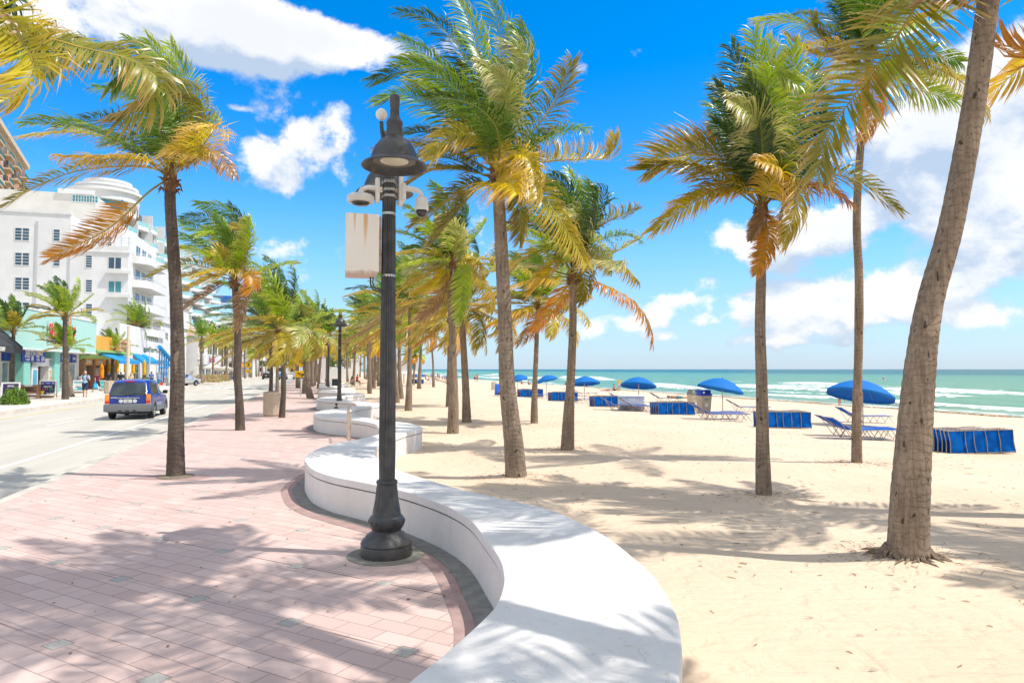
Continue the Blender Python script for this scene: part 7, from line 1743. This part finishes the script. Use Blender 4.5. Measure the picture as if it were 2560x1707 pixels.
# draped chair
q = GS(1255, 989); r = tag(empty('draped_chair', q, .1), 'beach chair draped with a blue and a light blue towel', 'chair')
mb = MB(); mb.cbox(0, 0, .3, .8, .6, .06); [mb.tube([(x, y, 0), (x, y, .3)], .015, 5) for x in (-.36, .36) for y in (-.26, .26)]; mb.tube([(-.38, .26, .3), (-.45, .4, .95)], .015, 5); mb.tube([(.38, .26, .3), (.45, .4, .95)], .015, 5); mb.build('frame', ALU, r)
for (x0, x1, c, nm) in ((-.55, -.08, cmat('royal', (.02, .12, .50)), 'towel'), (-.06, .48, cmat('skyt', (.35, .68, .80)), 'towel')):
    mb = MB(); V = []; 
    for j in range(7):
        u = j / 6; z = .98 - .9 * u; yy = .38 - .62 * u ** .8
        for i in range(9): a = i / 8; V.append((x0 + (x1 - x0) * (a * (1 + .35 * u) - .17 * u), yy + .05 * math.sin(a * 12 + x0) * u, z))
    mb.add(V, [(j * 9 + i, j * 9 + i + 1, (j + 1) * 9 + i + 1, (j + 1) * 9 + i) for j in range(6) for i in range(8)]); o = mb.build(nm, c, r, smooth=2); s_ = o.modifiers.new('t', 'SOLIDIFY'); s_.thickness = .02
# blue sling chair by the middle parasol
q = GS(1477, 968); r = tag(empty('beach_chair', q, 1.2), 'small blue sling chair near the surf behind the middle parasol', 'chair')
mb = MB(); mb.box(-.3, .3, -.3, .3, .28, .31); mb.build('seat', SLING, r); mb = MB(); mb.prism([(-.3, .3), (-.5, .85), (-.47, .86), (-.27, .31)], -.3, .3, 'x'); mb.build('backrest', SLING, r); mb = MB(); [mb.tube([(x, y, 0), (x, y, .3)], .015, 5) for x in (-.28, .28) for y in (-.28, .28)]; mb.build('frame', ALU, r)
# lifeguard tower
q = GS(1003, 958); r = tag(empty('lifeguard_tower', q, TH + .3), 'white lifeguard tower on stilts behind the sand palms', 'lifeguard tower')
k = q.y / 60.0
mb = MB(); mb.box(-1.5 * k, 1.3 * k, -1.0, 1.0, 1.5, 3.3); mb.build('cabin', WHT, r); mb = MB(); mb.box(-2.0 * k, 1.9 * k, -1.6, 1.5, 3.3, 3.45); mb.build('roof', FRM, r)
for x in (-1.4 * k, 0, 1.3 * k):
    for y in (-1, 1): mb = MB(); mb.box(x - .08, x + .08, y - .08, y + .08, -.1, 1.5); mb.build('stilt', FRM, r)
mb = MB(); mb.box(-2 * k, 2 * k, -1.6, 1.5, 1.38, 1.5); mb.build('deck', FRM, r)
for x0 in (-1.2, .3): mb = MB(); mb.box(x0 * k, (x0 + .8) * k, -1.03, -.99, 2.1, 2.95); mb.build('window', GLT, r)
mb = MB(); mb.add([(1.9 * k, -.9, 1.45), (1.9 * k, -.2, 1.45), (4.4 * k, -.2, 0), (4.4 * k, -.9, 0), (1.9 * k, -.9, 1.37), (1.9 * k, -.2, 1.37), (4.4 * k, -.2, -.1), (4.4 * k, -.9, -.1)], [(0, 1, 2, 3), (4, 5, 6, 7), (0, 1, 5, 4), (1, 2, 6, 5), (2, 3, 7, 6), (3, 0, 4, 7)]); mb.build('ramp', pmat('ramp_wood', (.55, .45, .33), rough=.8), r)
# gulls and a buoy
def gull(q, rz):
    r = tag(empty('gull', q, rz), 'small gull standing on the wet sand at the right of the beach', 'bird', 'gulls resting on the beach'); mb = MB()
    caps(mb, (0, -.10, .17), (0, .08, .19), .05, .065, 8); caps(mb, (0, .10, .22), (0, .14, .27), .03, .036, 8); caps(mb, (0, -.13, .17), (0, -.26, .17), .035, .012, 6); caps(mb, (0, .17, .27), (0, .22, .26), .012, .004, 5)
    for s in (-1, 1): caps(mb, (s * .025, 0, .14), (s * .025, .01, .0), .008, .006, 5)
    o = mb.build('body', pmat('gull_feathers', (.60, .60, .60), (.35, .35, .36), scale=6, rough=.8), r, smooth=2)
    return o
for i, (x, y) in enumerate(((2181, 1014), (2222, 1016), (2236, 1018), (2238, 1017), (2245, 1017), (2250, 1018), (2340, 1021), (2355, 1018), (2376, 1017), (2460, 1027), (1374, 977), (1409, 976))):
    o = gull(GS(x, y), i * 1.3)
    if i > 9: o.parent['label'] = 'gull walking on the sand between the second and middle parasols' if i == 10 else 'gull on the sand behind the stack left of the middle parasol'
sq, zq = toRF(*GS(2210, 1000).xy); b = RF(*onT(2210, 949, 150)[:1], 150, WL); r = tag(empty('buoy', b), 'small white and red buoy floating beyond the largest parasol', 'buoy')
mb = MB(); mb.lathe([(.3, -.3), (.35, 0), (.32, .5), (.2, 1.0), (.05, 1.1)], 12); mb.build('float', WPL, r, smooth=True); mb = MB(); mb.lathe([(.33, .5), (.27, .75)], 12); mb.build('red_band', REDL, r)
# ---------------------------------------------------------------- pavement clutter
YEL = pmat('yellow_sign', (.85, .50, .01), rough=.45); POST = pmat('galvanised_post', (.45, .44, .42), rough=.5, metal=.3); CONCP = pmat('beige_pole', (.72, .62, .47), (.66, .56, .42), rough=.8)
BLKL = pmat('black_print', (.015, .015, .015), rough=.6)
def walk_sign(lab, q, zc, w, arrow=True, rz=TH):
    r = tag(empty('pedestrian_sign', q, rz), lab, 'sign'); mb = MB(); mb.tube([(0, .04, 0), (0, .04, zc + w)], .03, 6); mb.build('post', POST, r)
    for k, (z, s) in enumerate(((zc, w), (zc - w * 1.25, w * .78))):
        mb = MB()
        if k == 0: mb.prism([(-s * .72, z), (0, z - s * .72), (s * .72, z), (0, z + s * .72)], -.01, .01, 'y')
        else: mb.prism([(-s * .6, z - s * .35), (s * .6, z - s * .35), (s * .6, z + s * .35), (-s * .6, z + s * .35)], -.01, .01, 'y')
        pn = mb.build('sign_panel', YEL, r)
        mb = MB(); f = -.02
        if k == 0:
            mb.tube([(0, f, z + s * .34), (.001, f, z + s * .35)], s * .09, 8); mb.tube([(0, f, z + s * .22), (-s * .03, f, z - s * .08)], s * .07, 6); mb.tube([(-s * .03, f, z - s * .08), (-s * .2, f, z - s * .4)], s * .045, 5); mb.tube([(-s * .03, f, z - s * .08), (s * .17, f, z - s * .4)], s * .045, 5); mb.tube([(-s * .25, f, z), (0, f, z + s * .18), (s * .22, f, z)], s * .04, 5)
        else: mb.tube([(-s * .35, f, z + s * .15), (s * .3, f, z - s * .12)], s * .05, 5); mb.tube([(s * .1, f, z - s * .2), (s * .3, f, z - s * .12), (s * .25, f, z + s * .08)], s * .05, 5)
        mb.build('walking_figure' if k == 0 else 'arrow', BLKL, pn)
q = G(751, 990); walk_sign('large yellow walking-person crossing sign on the promenade kerb', q, AT(750, 898, q.y).z - .0, .95 * q.y / 55)
q = G(621, 948, FZ); walk_sign('yellow walking-person crossing sign before the crocs shop', q, AT(621, 912, q.y).z, .75 * q.y / 95)
q = G(468, 950, FZ); walk_sign('yellow crossing sign half behind the dark leaning palm trunk', q, AT(463, 896, q.y).z, 1.2)
q = G(737, 942, -.1); walk_sign('small yellow crossing sign far up the road beside the pickup', q, AT(737, 921, q.y).z, .8)
def pole(lab, x, yb, yt, arm=None, r0=.12, mat=None, z=FZ):
    q = G(x, yb, z); h = AT(x, yt, q.y).z - z; r = tag(empty('light_pole', q, TH), lab, 'light pole'); mb = MB(); mb.tube([(0, 0, 0), (0, 0, h * .5), (0, 0, h)], [r0 * 1.25, r0, r0 * .8], 8); mb.build('pole', mat or CONCP, r, smooth=True)
    if arm:
        mb = MB(); mb.tube([(0, 0, h - .15), (arm * .5, 0, h + .05), (arm, 0, h + .15)], .05, 6); mb.build('arm', POST, r); mb = MB(); mb.cbox(arm + .3, 0, h + .16, .9, .3, .16, None, .06); mb.build('luminaire', WPL, r, smooth=True)
    return r, h
pole('beige street light pole with a long arm, right of the dark leaning palm', 474.5, 945, 788, 4.2, .16)
pl_, h_ = pole('beige pole carrying a blue street name blade and a white square sign', 777, 948, 856, None, .1, None, 0)
k = pl_.location.y / 1707
mb = MB(); mb.box(-1.4 * k * 5, 3.5 * k * 5, -.03, .03, h_ - .2, h_ + .3); o = mb.build('name_blade', pmat('blue_sign', (.05, .12, .45), rough=.4), pl_); text('SEABREEZE BLVD', o, (1.05 * k * 5, -.05, h_ + .05), (math.pi / 2, 0, 0), .36, WPL, sx=.8 * k * 12)
mb = MB(); zz = AT(784, 914, pl_.location.y).z; mb.box(.1, 1.15, -.12, -.08, zz - .55, zz + .55); mb.build('square_sign', WPL, pl_)
pole('pale concrete street light beside the twin palms before the bar', 318, 975, 815, None, .15)
q = G(373, 966, FZ); r = tag(empty('street_name_sign', q, TH), 'green street name sign on a white post before the white terrace building', 'sign'); z_ = AT(373, 876, q.y).z
mb = MB(); mb.tube([(0, 0, 0), (0, 0, z_ + .4)], .06, 8); mb.build('post', pmat('white_post', (.72, .72, .72), rough=.5), r); mb = MB(); mb.box(-.62, .65, -.03, .03, z_ - .1, z_ + .14); o = mb.build('name_blade', pmat('green_sign', (.0, .28, .17), rough=.4), r); text('CORTEZ ST', o, (0, -.045, z_ + .02), (math.pi / 2, 0, 0), .2, WPL, bold=.004)
mb = MB(); mb.lathe([(.02, z_ + .16), (.16, z_ + .2), (.16, z_ + .34), (.02, z_ + .38)], 10); mb.build('round_badge', POST, r)
q = G(422, 968, -.14); r = tag(empty('marker_post', q, TH), 'white marker post in a grey concrete base before the silver crossover', 'post'); mb = MB(); mb.lathe([(.35, 0), (.33, .3), (.2, .55), (.1, .6)], 14); mb.build('base', pmat('grey_concrete', (.32, .31, .30), rough=.9), r, smooth=True); mb = MB(); mb.tube([(0, 0, .5), (0, 0, AT(422, 917, q.y).z + .14)], .1, 8); mb.build('post', WPL, r)
# traffic signal mast over the road
q = G(709, 944, -.14); r = tag(empty('signal_mast', q, TH), 'thin grey signal mast arm reaching over the far road', 'traffic signal'); h = AT(709, 888, q.y).z
mb = MB(); mb.tube([(0, 0, 0), (0, 0, h)], .14, 6); mb.tube([(0, 0, h), (10, 0, h + .5)], .1, 6); mb.build('mast', POST, r); mb = MB(); mb.cbox(6, 0, h - .3, .4, .3, 1.1, None, .05); mb.build('signal_head', YEL, r)
# clipped bush
def leafy(name, lab, q, rad, n, cols, cat, leaf=.06, seed=0, squash=.9, kids='foliage', stem=True):
    r = tag(empty(name, q), lab, cat); rng = np.random.RandomState(seed)
    d = nrmz(rng.normal(size=(n, 3))); d[:, 2] = np.abs(d[:, 2]) * 1.0 - .15; rr_ = rad * (rng.uniform(.25, 1, n) ** .35) * (1 + .12 * np.sin(d[:, 0] * 9 + seed) * np.cos(d[:, 1] * 8))
    c = d * rr_[:, None] * np.array([1, 1, squash]) + np.array([0, 0, rad * .22])
    a = nrmz(rng.normal(size=(n, 3)) + d * .4); b = nrmz(np.cross(a, d + rng.normal(size=(n, 3)) * .5)); l = leaf * rng.uniform(.6, 1.3, (n, 1))
    V = np.stack([c - a * l, c + b * l * .5, c + a * l, c - b * l * .5], 1).reshape(-1, 3); Q = (4 * np.arange(n)[:, None] + np.arange(4)); col = np.array(cols)[rng.randint(0, len(cols), n)] * rng.uniform(.7, 1.25, (n, 1)); K = np.repeat(col, 4, 0)
    np_mesh(kids, [(V + np.array(q), Q, np.zeros((0, 3), int), K)], LEAF, r, q)
    if stem: mb = MB(); mb.tube([(0, 0, 0), (.02, 0, rad * .5)], [.05, .03], 6); [mb.tube([(0, 0, .1), (rad * .4 * math.cos(k), rad * .4 * math.sin(k), rad * .55)], [.03, .012], 5) for k in range(5)]; mb.build('stem', HUSK, r)
    return r
GC = [(.13, .26, .02), (.20, .34, .03), (.08, .18, .02), (.28, .40, .06)]
q = G(37, 1011, .06); leafy('clipped_bush', 'round bright green clipped bush at the left edge of the pavement', q, 31 * q.y / 1707, 4200, GC, 'bush', .055, 1, 1.35)
for i, (s_, t_0, z, rad, l) in enumerate(((onT(372, 850, -25)[0], -25, 5.9, 2.0, 'bush growing over the roof edge of the terrace cafe, left half'), (onT(402, 850, -25)[0], -25, 5.6, 2.1, 'bush growing over the roof edge of the terrace cafe, right half'))): leafy('roof_bush', l, RF(s_, t_0, z), rad, 1900, GC, 'bush', .14, 5 + i, .8)
leafy('leafy_tree', 'small dense tree before the blue awnings of the terrace cafe', G(392, 950, FZ) + Vector((0, 0, 1.1)), 2.5, 2600, GC, 'tree', .13, 9, .85)
leafy('leafy_shrub', 'low yellow-green shrub beside the last orange umbrella', G(362, 962, FZ) , 1.0, 900, GC, 'shrub', .1, 10, .9)
leafy('leafy_tree', 'bright green tree behind the globe lamps of the restaurant', G(517, 945, FZ) + Vector((0, 0, 5.0)), 2.2, 1400, GC, 'tree', .2, 11, .9)
for i in range(6): leafy('street_tree', 'dense green tree closing the far end of the street', RF(300 + i * 8, -34 + i * 9, 2.5), 6 + i % 3, 1500, [(.08, .15, .03), (.12, .2, .03), (.2, .26, .06)], 'tree', .5, 20 + i, .8)['group'] = 'trees closing the far end of the street'
q = G(536, 955, FZ); r = tag(empty('flower_hedge', q, TH), 'low hedge with white and pink flowers round the restaurant terrace', 'hedge')
rng = np.random.RandomState(4); n = 2600; c = np.stack([rng.uniform(-2.2, 1.2, n), rng.uniform(-6, 12, n), rng.uniform(0, 1.15, n)], 1); a = nrmz(rng.normal(size=(n, 3))); b = nrmz(rng.normal(size=(n, 3))); l = .13
V = np.stack([c - a * l, c + b * l * .6, c + a * l, c - b * l * .6], 1).reshape(-1, 3); cols = np.array([(.15, .25, .04), (.3, .35, .08), (.60, .45, .32), (.62, .35, .22), (.35, .22, .12)])[rng.randint(0, 5, n)]
np_mesh('foliage', [(V, 4 * np.arange(n)[:, None] + np.arange(4), np.zeros((0, 3), int), np.repeat(cols, 4, 0))], LEAF, r, (0, 0, 0))
# folding boards
WFR = pmat('white_board_frame', (.76, .75, .73), rough=.5); CHALK = pmat('chalk_navy', (.025, .02, .07), (.05, .03, .10), scale=6, rough=.5); WOOD = pmat('brown_wood', (.24, .12, .07), (.33, .18, .11), scale=10, rough=.7, stretch=(1, 1, 6))
def aboard(lab, x0, x1, y0, y1, face, words, rz=TH + .12, fr=WFR):
    q = G((x0 + x1) / 2, y1, FZ); k = q.y / 1707; w = (x1 - x0) * k; h = (y1 - y0) * k; r = tag(empty('folding_board', q, rz), lab, 'folding board')
    T_ = Matrix.Rotation(-.16, 4, 'X'); mb = MB(); e = w * .09
    mb.box(-w / 2, w / 2, 0, .03, h - e, h, T_); mb.box(-w / 2, w / 2, 0, .03, h * .16, h * .16 + e, T_); mb.box(-w / 2, -w / 2 + e, 0, .03, 0, h - e, T_); mb.box(w / 2 - e, w / 2, 0, .03, 0, h - e, T_); mb.build('frame', fr, r)
    mb = MB(); T2_ = Matrix.Translation((0, h * .32, 0)) @ Matrix.Rotation(.16, 4, 'X'); mb.box(-w / 2, w / 2, 0, .03, .05, h * .98, T2_); mb.build('rear_panel', pmat('plywood', (.55, .30, .15), rough=.7), r)
    mb = MB(); mb.box(-w / 2 + e, w / 2 - e, .006, .026, h * .16 + e, h - e, T_); pn = mb.build('board', face, r)
    for (tx, u, v, sz, mt, sx) in words:
        o = text(tx, pn, (0, 0, 0), (0, 0, 0), sz * h, mt, sx=sx, bold=.004); o.matrix_local = T_ @ Matrix.Translation((u * w, -.004, v * h)) @ Matrix.Rotation(math.pi / 2, 4, 'X') @ Matrix.Diagonal((sx, 1, 1, 1))
    return r, w, h, T_
YL = pmat('chalk_yellow', (.85, .62, .05), rough=.7); PK = pmat('chalk_pink', (.75, .12, .22), rough=.7); GN = pmat('chalk_green', (.08, .55, .22), rough=.7); OR = pmat('chalk_orange', (.85, .42, .08), rough=.7); CY = pmat('sea_paint', (.05, .35, .45), rough=.6)
r, w, h, T_ = aboard('white framed folding board with a chalk drawing of a beer and 2 4 1 lettering', 99, 136, 950, 996, CHALK, [('Happy Hour', 0, .66, .10, PLT, .8), ('2 4 1', -.14, .52, .15, PK, .9), ('pints', .22, .55, .10, GN, .8), ('4 - 7', .22, .44, .10, GN, .8), ('The Deck', .16, .27, .10, PLT, .9)])
mb = MB(); mb.box(-w * .40, w * .40, -.004, .004, h * .76, h * .90, T_); o = mb.build('header', pmat('royal_header', (.03, .08, .42), rough=.5), r); mb = MB(); [mb.lathe([(w * .05, 0), (w * .05, .01)], 12, M=T_ @ Matrix.Translation((x * w, -.006, h * .83)) @ Matrix.Rotation(math.pi / 2, 4, 'X')) for x in (-.3, .3)]; mb.build('fish_mark', OR, o)
text('FRESH', o, (0, -.02 - h * .83 * .158 + .0, h * .82), (math.pi / 2, 0, 0), h * .07, PLT).matrix_local = T_ @ Matrix.Translation((0, -.012, h * .83)) @ Matrix.Rotation(math.pi / 2, 4, 'X')
mb = MB(); mb.prism([(-w * .36, h * .24), (-w * .22, h * .24), (-w * .18, h * .42), (-w * .40, h * .42)], -.006, .002, 'y', T_); mb.build('beer_drawing', YL, r)
aboard('white folding board half hidden by the bush at the left edge', 4, 44, 955, 1004, CHALK, [('SPECIALS', 0, .8, .10, PLT, .7), ('3', -.2, .6, .16, PK, 1)])
r, w, h, T_ = aboard('white folding board lettered beach bar with a sea picture beside the man in blue', 183, 207, 950, 984, pmat('pale_board', (.66, .68, .66), rough=.6), [('BEACH BAR', 0, .50, .10, pmat('slate_letters', (.10, .16, .20), rough=.6), .62)])
mb = MB(); mb.box(-w * .4, w * .4, -.004, .004, h * .80, h * .88, T_); mb.box(-w * .4, w * .4, -.004, .004, h * .27, h * .32, T_); mb.box(-w * .1, w * .34, -.004, .004, h * .34, h * .44, T_); mb.build('sea_picture', CY, r)
aboard('brown framed chalkboard by the date palm', 568, 578, 933, 951, pmat('blackboard', (.04, .045, .04), rough=.7), [('LUNCH', 0, .6, .14, PLT, .6)], fr=WOOD)
aboard('blue framed chalkboard with a round drawing right of the brown one', 578.5, 586, 934, 950, pmat('blue_board', (.03, .10, .25), rough=.7), [('O', 0, .7, .3, PLT, 1)], fr=pmat('blue_frame', (.05, .15, .3), rough=.6))
aboard('white poster board behind the bags of the man in maroon', 246, 262, 950, 978, pmat('teal_board', (.10, .48, .45), rough=.6), [('SALE', 0, .6, .16, PLT, .8)])
# wooden crate bench and ash bin
q = G(70, 997, FZ); k = q.y / 1707; r = tag(empty('crate_bench', q, TH), 'brown slatted wooden crate bench with a black trough before the clothes', 'bench'); W_ = 44 * k
for i in range(4): mb = MB(); mb.box(-W_ / 2, W_ / 2, 0, .05, .12 + i * .22, .28 + i * .22); mb.build('slat', WOOD, r)
for x in (-W_ / 2, W_ / 2 - .1): mb = MB(); mb.box(x, x + .1, -.04, .55, 0, .95); mb.build('leg', WOOD, r)
mb = MB(); mb.cbox(0, .25, .62, W_ * .7, .5, .3, None, .06); mb.build('trough', BLKP, r, smooth=True); mb = MB(); mb.box(-.2, .25, -.06, -.05, .85, .95); mb.build('paper', PLT, r)
# clothes rails
def rail(lab, x0, x1, yt, yb, cols, glab):
    a = G(x0, yb, FZ); b = G(x1, yb, FZ); s0, t0 = toRF(a.x, a.y); s1, _ = toRF(b.x, b.y); W_ = (s1 - s0); h = AT(x0, yt, a.y).z - FZ
    r = tag(empty('clothes_rail', RF(s0, t0, FZ), TH), lab, 'clothes rail'); mb = MB(); mb.tube([(0, 0, h), (0, W_, h)], .03, 6)
    for y in (0, W_ / 2, W_): mb.tube([(-.3, y, .03), (0, y, .1), (0, y, h)], .025, 5); mb.tube([(.3, y, .03), (0, y, .1)], .025, 5)
    mb.build('rail', BLKP, r); n = len(cols)
    for i, (cn, c, ln) in enumerate(cols):
        y = .12 + (W_ - .24) * (i + .5) / n; mb = MB(); w = .27; wv = (W_ / n) * .55
        g = tag(empty('hanging_garment', RF(s0 + y, t0, FZ + h), TH), glab % cn, 'garment', 'garments for sale on the pavement rails')
        V = []
        for j, (z, ww) in enumerate(((-.03, .10), (-.09, w), (-.3, w * .85), (-.55, w * .9), (-ln, w * 1.1))):
            for q_ in range(10): an = 2 * math.pi * q_ / 10; V.append((ww * math.cos(an), wv * .5 * math.sin(an) * (1 + .25 * math.sin(q_ * 3 + j + i)), z))
        mb.add(V, [(j * 10 + q_, j * 10 + (q_ + 1) % 10, (j + 1) * 10 + (q_ + 1) % 10, (j + 1) * 10 + q_) for j in range(4) for q_ in range(10)] + [tuple(range(40, 50))])
        mb.build('cloth', cmat(cn.replace(' ', '_'), c), g, smooth=2); mb = MB(); mb.tube([(0, 0, .04), (0, 0, -.04)], .012, 4); mb.build('hanger', POST, g)
rail('left black clothes rail of bright garments before the shop door', 38, 74, 933, 974, [('dark plum', (.06, .04, .08), .8), ('steel blue', (.05, .25, .42), 1.1), ('deep teal', (.02, .20, .38), 1.3), ('cyan', (.02, .55, .68), 1.2), ('mint lime', (.40, .75, .30), 1.2), ('pale lime', (.62, .78, .42), 1.3)], '%s garment hanging on the left rail')
rail('white clothes rail of coral and peach dresses in front of the door', 76, 106, 934, 976, [('lilac', (.45, .40, .60), 1.1), ('white', (.72, .70, .70), 1.2), ('coral', (.75, .30, .24), 1.0), ('scarlet', (.68, .08, .10), 1.25), ('peach', (.80, .42, .24), 1.5), ('apricot', (.82, .50, .28), 1.6)], '%s dress hanging on the middle rail')
rail('right black clothes rail before the blue-topped windows', 117, 158, 935, 972, [('salmon', (.70, .25, .20), .9), ('grey', (.30, .30, .32), 1.0), ('black', (.02, .02, .03), 1.1), ('turquoise', (.02, .50, .52), 1.0), ('yellow', (.85, .65, .05), 1.5), ('charcoal', (.05, .05, .07), 1.3), ('aqua', (.05, .60, .66), 1.5), ('sea green', (.03, .45, .48), 1.4)], '%s garment hanging on the right rail')
q = G(178, 976, FZ); r = tag(empty('display_table', q, TH), 'wooden display table heaped with white and green goods by the palm', 'table'); mb = MB(); mb.box(-.7, .7, -.1, 1.6, .72, .78); mb.build('table_top', WOOD, r)
for x in (-.6, .6):
    for y in (0, 1.5): mb = MB(); mb.box(x - .04, x + .04, y - .04, y + .04, 0, .72); mb.build('leg', WOOD, r)
q = G(178, 976, FZ) + Vector((0, .4, .78)); mb = MB(); rr = random.Random(3); [caps(mb, (rr.uniform(-.5, .5), rr.uniform(0, .8), .1), (rr.uniform(-.5, .5), rr.uniform(0, .8), rr.uniform(.1, .5)), .12, .1, 7) for i in range(14)]; tag(mb.build('folded_goods', cmat('goods', (.60, .66, .68)), None, loc=q), 'heap of pale goods on the display table', 'goods', kind='stuff')
# closed umbrellas
OC = pmat('orange_umbrella_cloth', (.88, .30, .01), rough=.8); YC = pmat('amber_umbrella_cloth', (.88, .50, .01), rough=.8)
for i, (x, yt, yb, yg, c, l) in enumerate(((253, 909, 946, 974, OC, 'bright orange closed umbrella behind the man in maroon'), (273, 908, 934, 970, YC, 'amber closed umbrella behind the leaning street palm'), (292, 897, 932, 968, YC, 'amber closed umbrella left of the white-hatted man'), (313, 897, 931, 966, YC, 'amber closed umbrella left of the concrete light pole'), (332, 900, 934, 966, YC, 'slanting amber closed umbrella above the blonde woman'), (360, 900, 937, 966, YC, 'last amber closed umbrella beside the shrub'))):
    q = G(x, yg, FZ); k = q.y / 1707; zt = AT(x, yt, q.y).z - FZ; zb = AT(x, yb, q.y).z - FZ; r = tag(empty('closed_umbrella', q, TH), l, 'umbrella'); w = 4.2 * k * (1.3 if i == 0 else 1)
    mb = MB(); H_ = zt - zb; mb.lathe([(w * .55, zb), (w * 1.0, zb + .08), (w * .85, zb + H_ * .25), (w * .95, zb + H_ * .5), (w * .8, zb + H_ * .72), (w * .95, zb + H_ * .76), (w * .3, zb + H_ * .95), (.03, zt)], 14, flute=[.1, .12, .1, .1, .08, .05, .03, 0]); mb.build('cloth', c, r, smooth=2)
    mb = MB(); mb.tube([(0, 0, 0), (0, 0, zb + .1)], .035, 6); mb.build('pole', WOOD, r); mb = MB(); mb.lathe([(w * .85, zb + H_ * .55), (w * .87, zb + H_ * .58)], 12); mb.build('tie', pmat('rust_tie', (.45, .12, .02), rough=.8), r)
# restaurant canopies
CV = pmat('cream_canvas', (.76, .69, .58), (.70, .63, .53), rough=.8)
def tent(lab, x0, x1, yt, ye, yg, nm='canopy_tent'):
    q = G((x0 + x1) / 2, yg, FZ); k = q.y / 1707; w = (x1 - x0) * k / 2; ze = AT(x0, ye, q.y).z - FZ; zt = AT(x0, yt, q.y).z - FZ; r = tag(empty(nm, q, TH), lab, 'canopy')
    mb = MB(); mb.add([(-w, -w * .8, ze - .3), (w, -w * .8, ze - .3), (w, w * .8, ze - .3), (-w, w * .8, ze - .3), (-w, -w * .8, ze), (w, -w * .8, ze), (w, w * .8, ze), (-w, w * .8, ze), (0, 0, zt)], [(0, 1, 5, 4), (1, 2, 6, 5), (2, 3, 7, 6), (3, 0, 4, 7), (4, 5, 8), (5, 6, 8), (6, 7, 8), (7, 4, 8)]); mb.build('canvas', CV, r)
    for x in (-w * .9, w * .9):
        for y in (-w * .7, w * .7): mb = MB(); mb.box(x - .05, x + .05, y - .05, y + .05, 0, ze - .1); mb.build('leg', pmat('dark_wood_post', (.10, .06, .04), rough=.7), r)
tent('large cream canvas canopy over the restaurant terrace', 468, 513, 902, 917, 950); tent('right cream canvas canopy beside the date palms', 512, 552, 906, 918, 951); tent('cream market parasol beside the chalkboards', 540, 586, 914, 923, 952, 'market_parasol')
for i, (x, yb) in enumerate(((496, 951), (507, 948))):
    q = G(x, yb, FZ); z_ = AT(x, (898, 915)[i], q.y).z; r = tag(empty('globe_lamp', q), ('taller', 'shorter')[i] + ' white post with a frosted lantern at the restaurant terrace', 'street lamp'); mb = MB(); mb.tube([(0, 0, 0), (0, 0, z_ - .4)], .07, 8); mb.build('post', WPL, r); mb = MB(); mb.lathe([(.1, z_ - .4), (.35, z_ - .1), (.45, z_ - .05), (.1, z_ + .25)], 10); mb.build('lantern', pmat('frosted', (.55, .58, .58), rough=.3), r)
for i, (x, y) in enumerate(((463, 951), (478, 952), (492, 953))): q = G(x, y, FZ); r = tag(empty('cafe_table', q, TH), ('first', 'second', 'third')[i] + ' dark terrace table from the left under the cream canopy', 'table'); mb = MB(); mb.lathe([(.5, .72), (.5, .76)], 14); mb.build('table_top', BLKP, r); mb = MB(); mb.lathe([(.3, 0), (.28, .03), (.04, .06), (.04, .72)], 10); mb.build('pedestal', BLKP, r)
q = G(504, 953, FZ); r = tag(empty('cooler', q, TH), 'bright blue box standing on the terrace edge behind the silver car', 'box'); mb = MB(); mb.cbox(0, 0, .6, 1.3, .8, .6, None, .05); mb.build('body', pmat('azure', (.02, .35, .75), rough=.5), r); mb = MB(); mb.cbox(0, 0, .94, 1.35, .85, .08, None, .02); mb.build('lid', pmat('azure_lid', (.04, .42, .8), rough=.5), r)
# crane-like blue banner box above the roofs
sB9, zB9 = onT(555, 749, -30); r = tag(empty('roof_sign', RF(sB9, -30, 0), TH), 'blue and white banner box on a rooftop above the tile-roofed restaurant', 'sign'); mb = MB(); w = 5.0; mb.box(-w, w * .9, -.3, .3, zB9 - 1.0, zB9 + 1.2); mb.build('box', pmat('crane_blue', (.03, .16, .50), (.30, .28, .25), scale=.3, rough=.5), r); mb = MB(); mb.box(-w * 1.1, w, -.5, .5, zB9 - 1.3, zB9 - 1.0); mb.build('beam', FRM, r)
for x in (-w, 0, w * .8): mb = MB(); mb.box(x - .15, x + .15, -.1, .1, 0, zB9 - 1.3); mb.build('post', FRM, r)
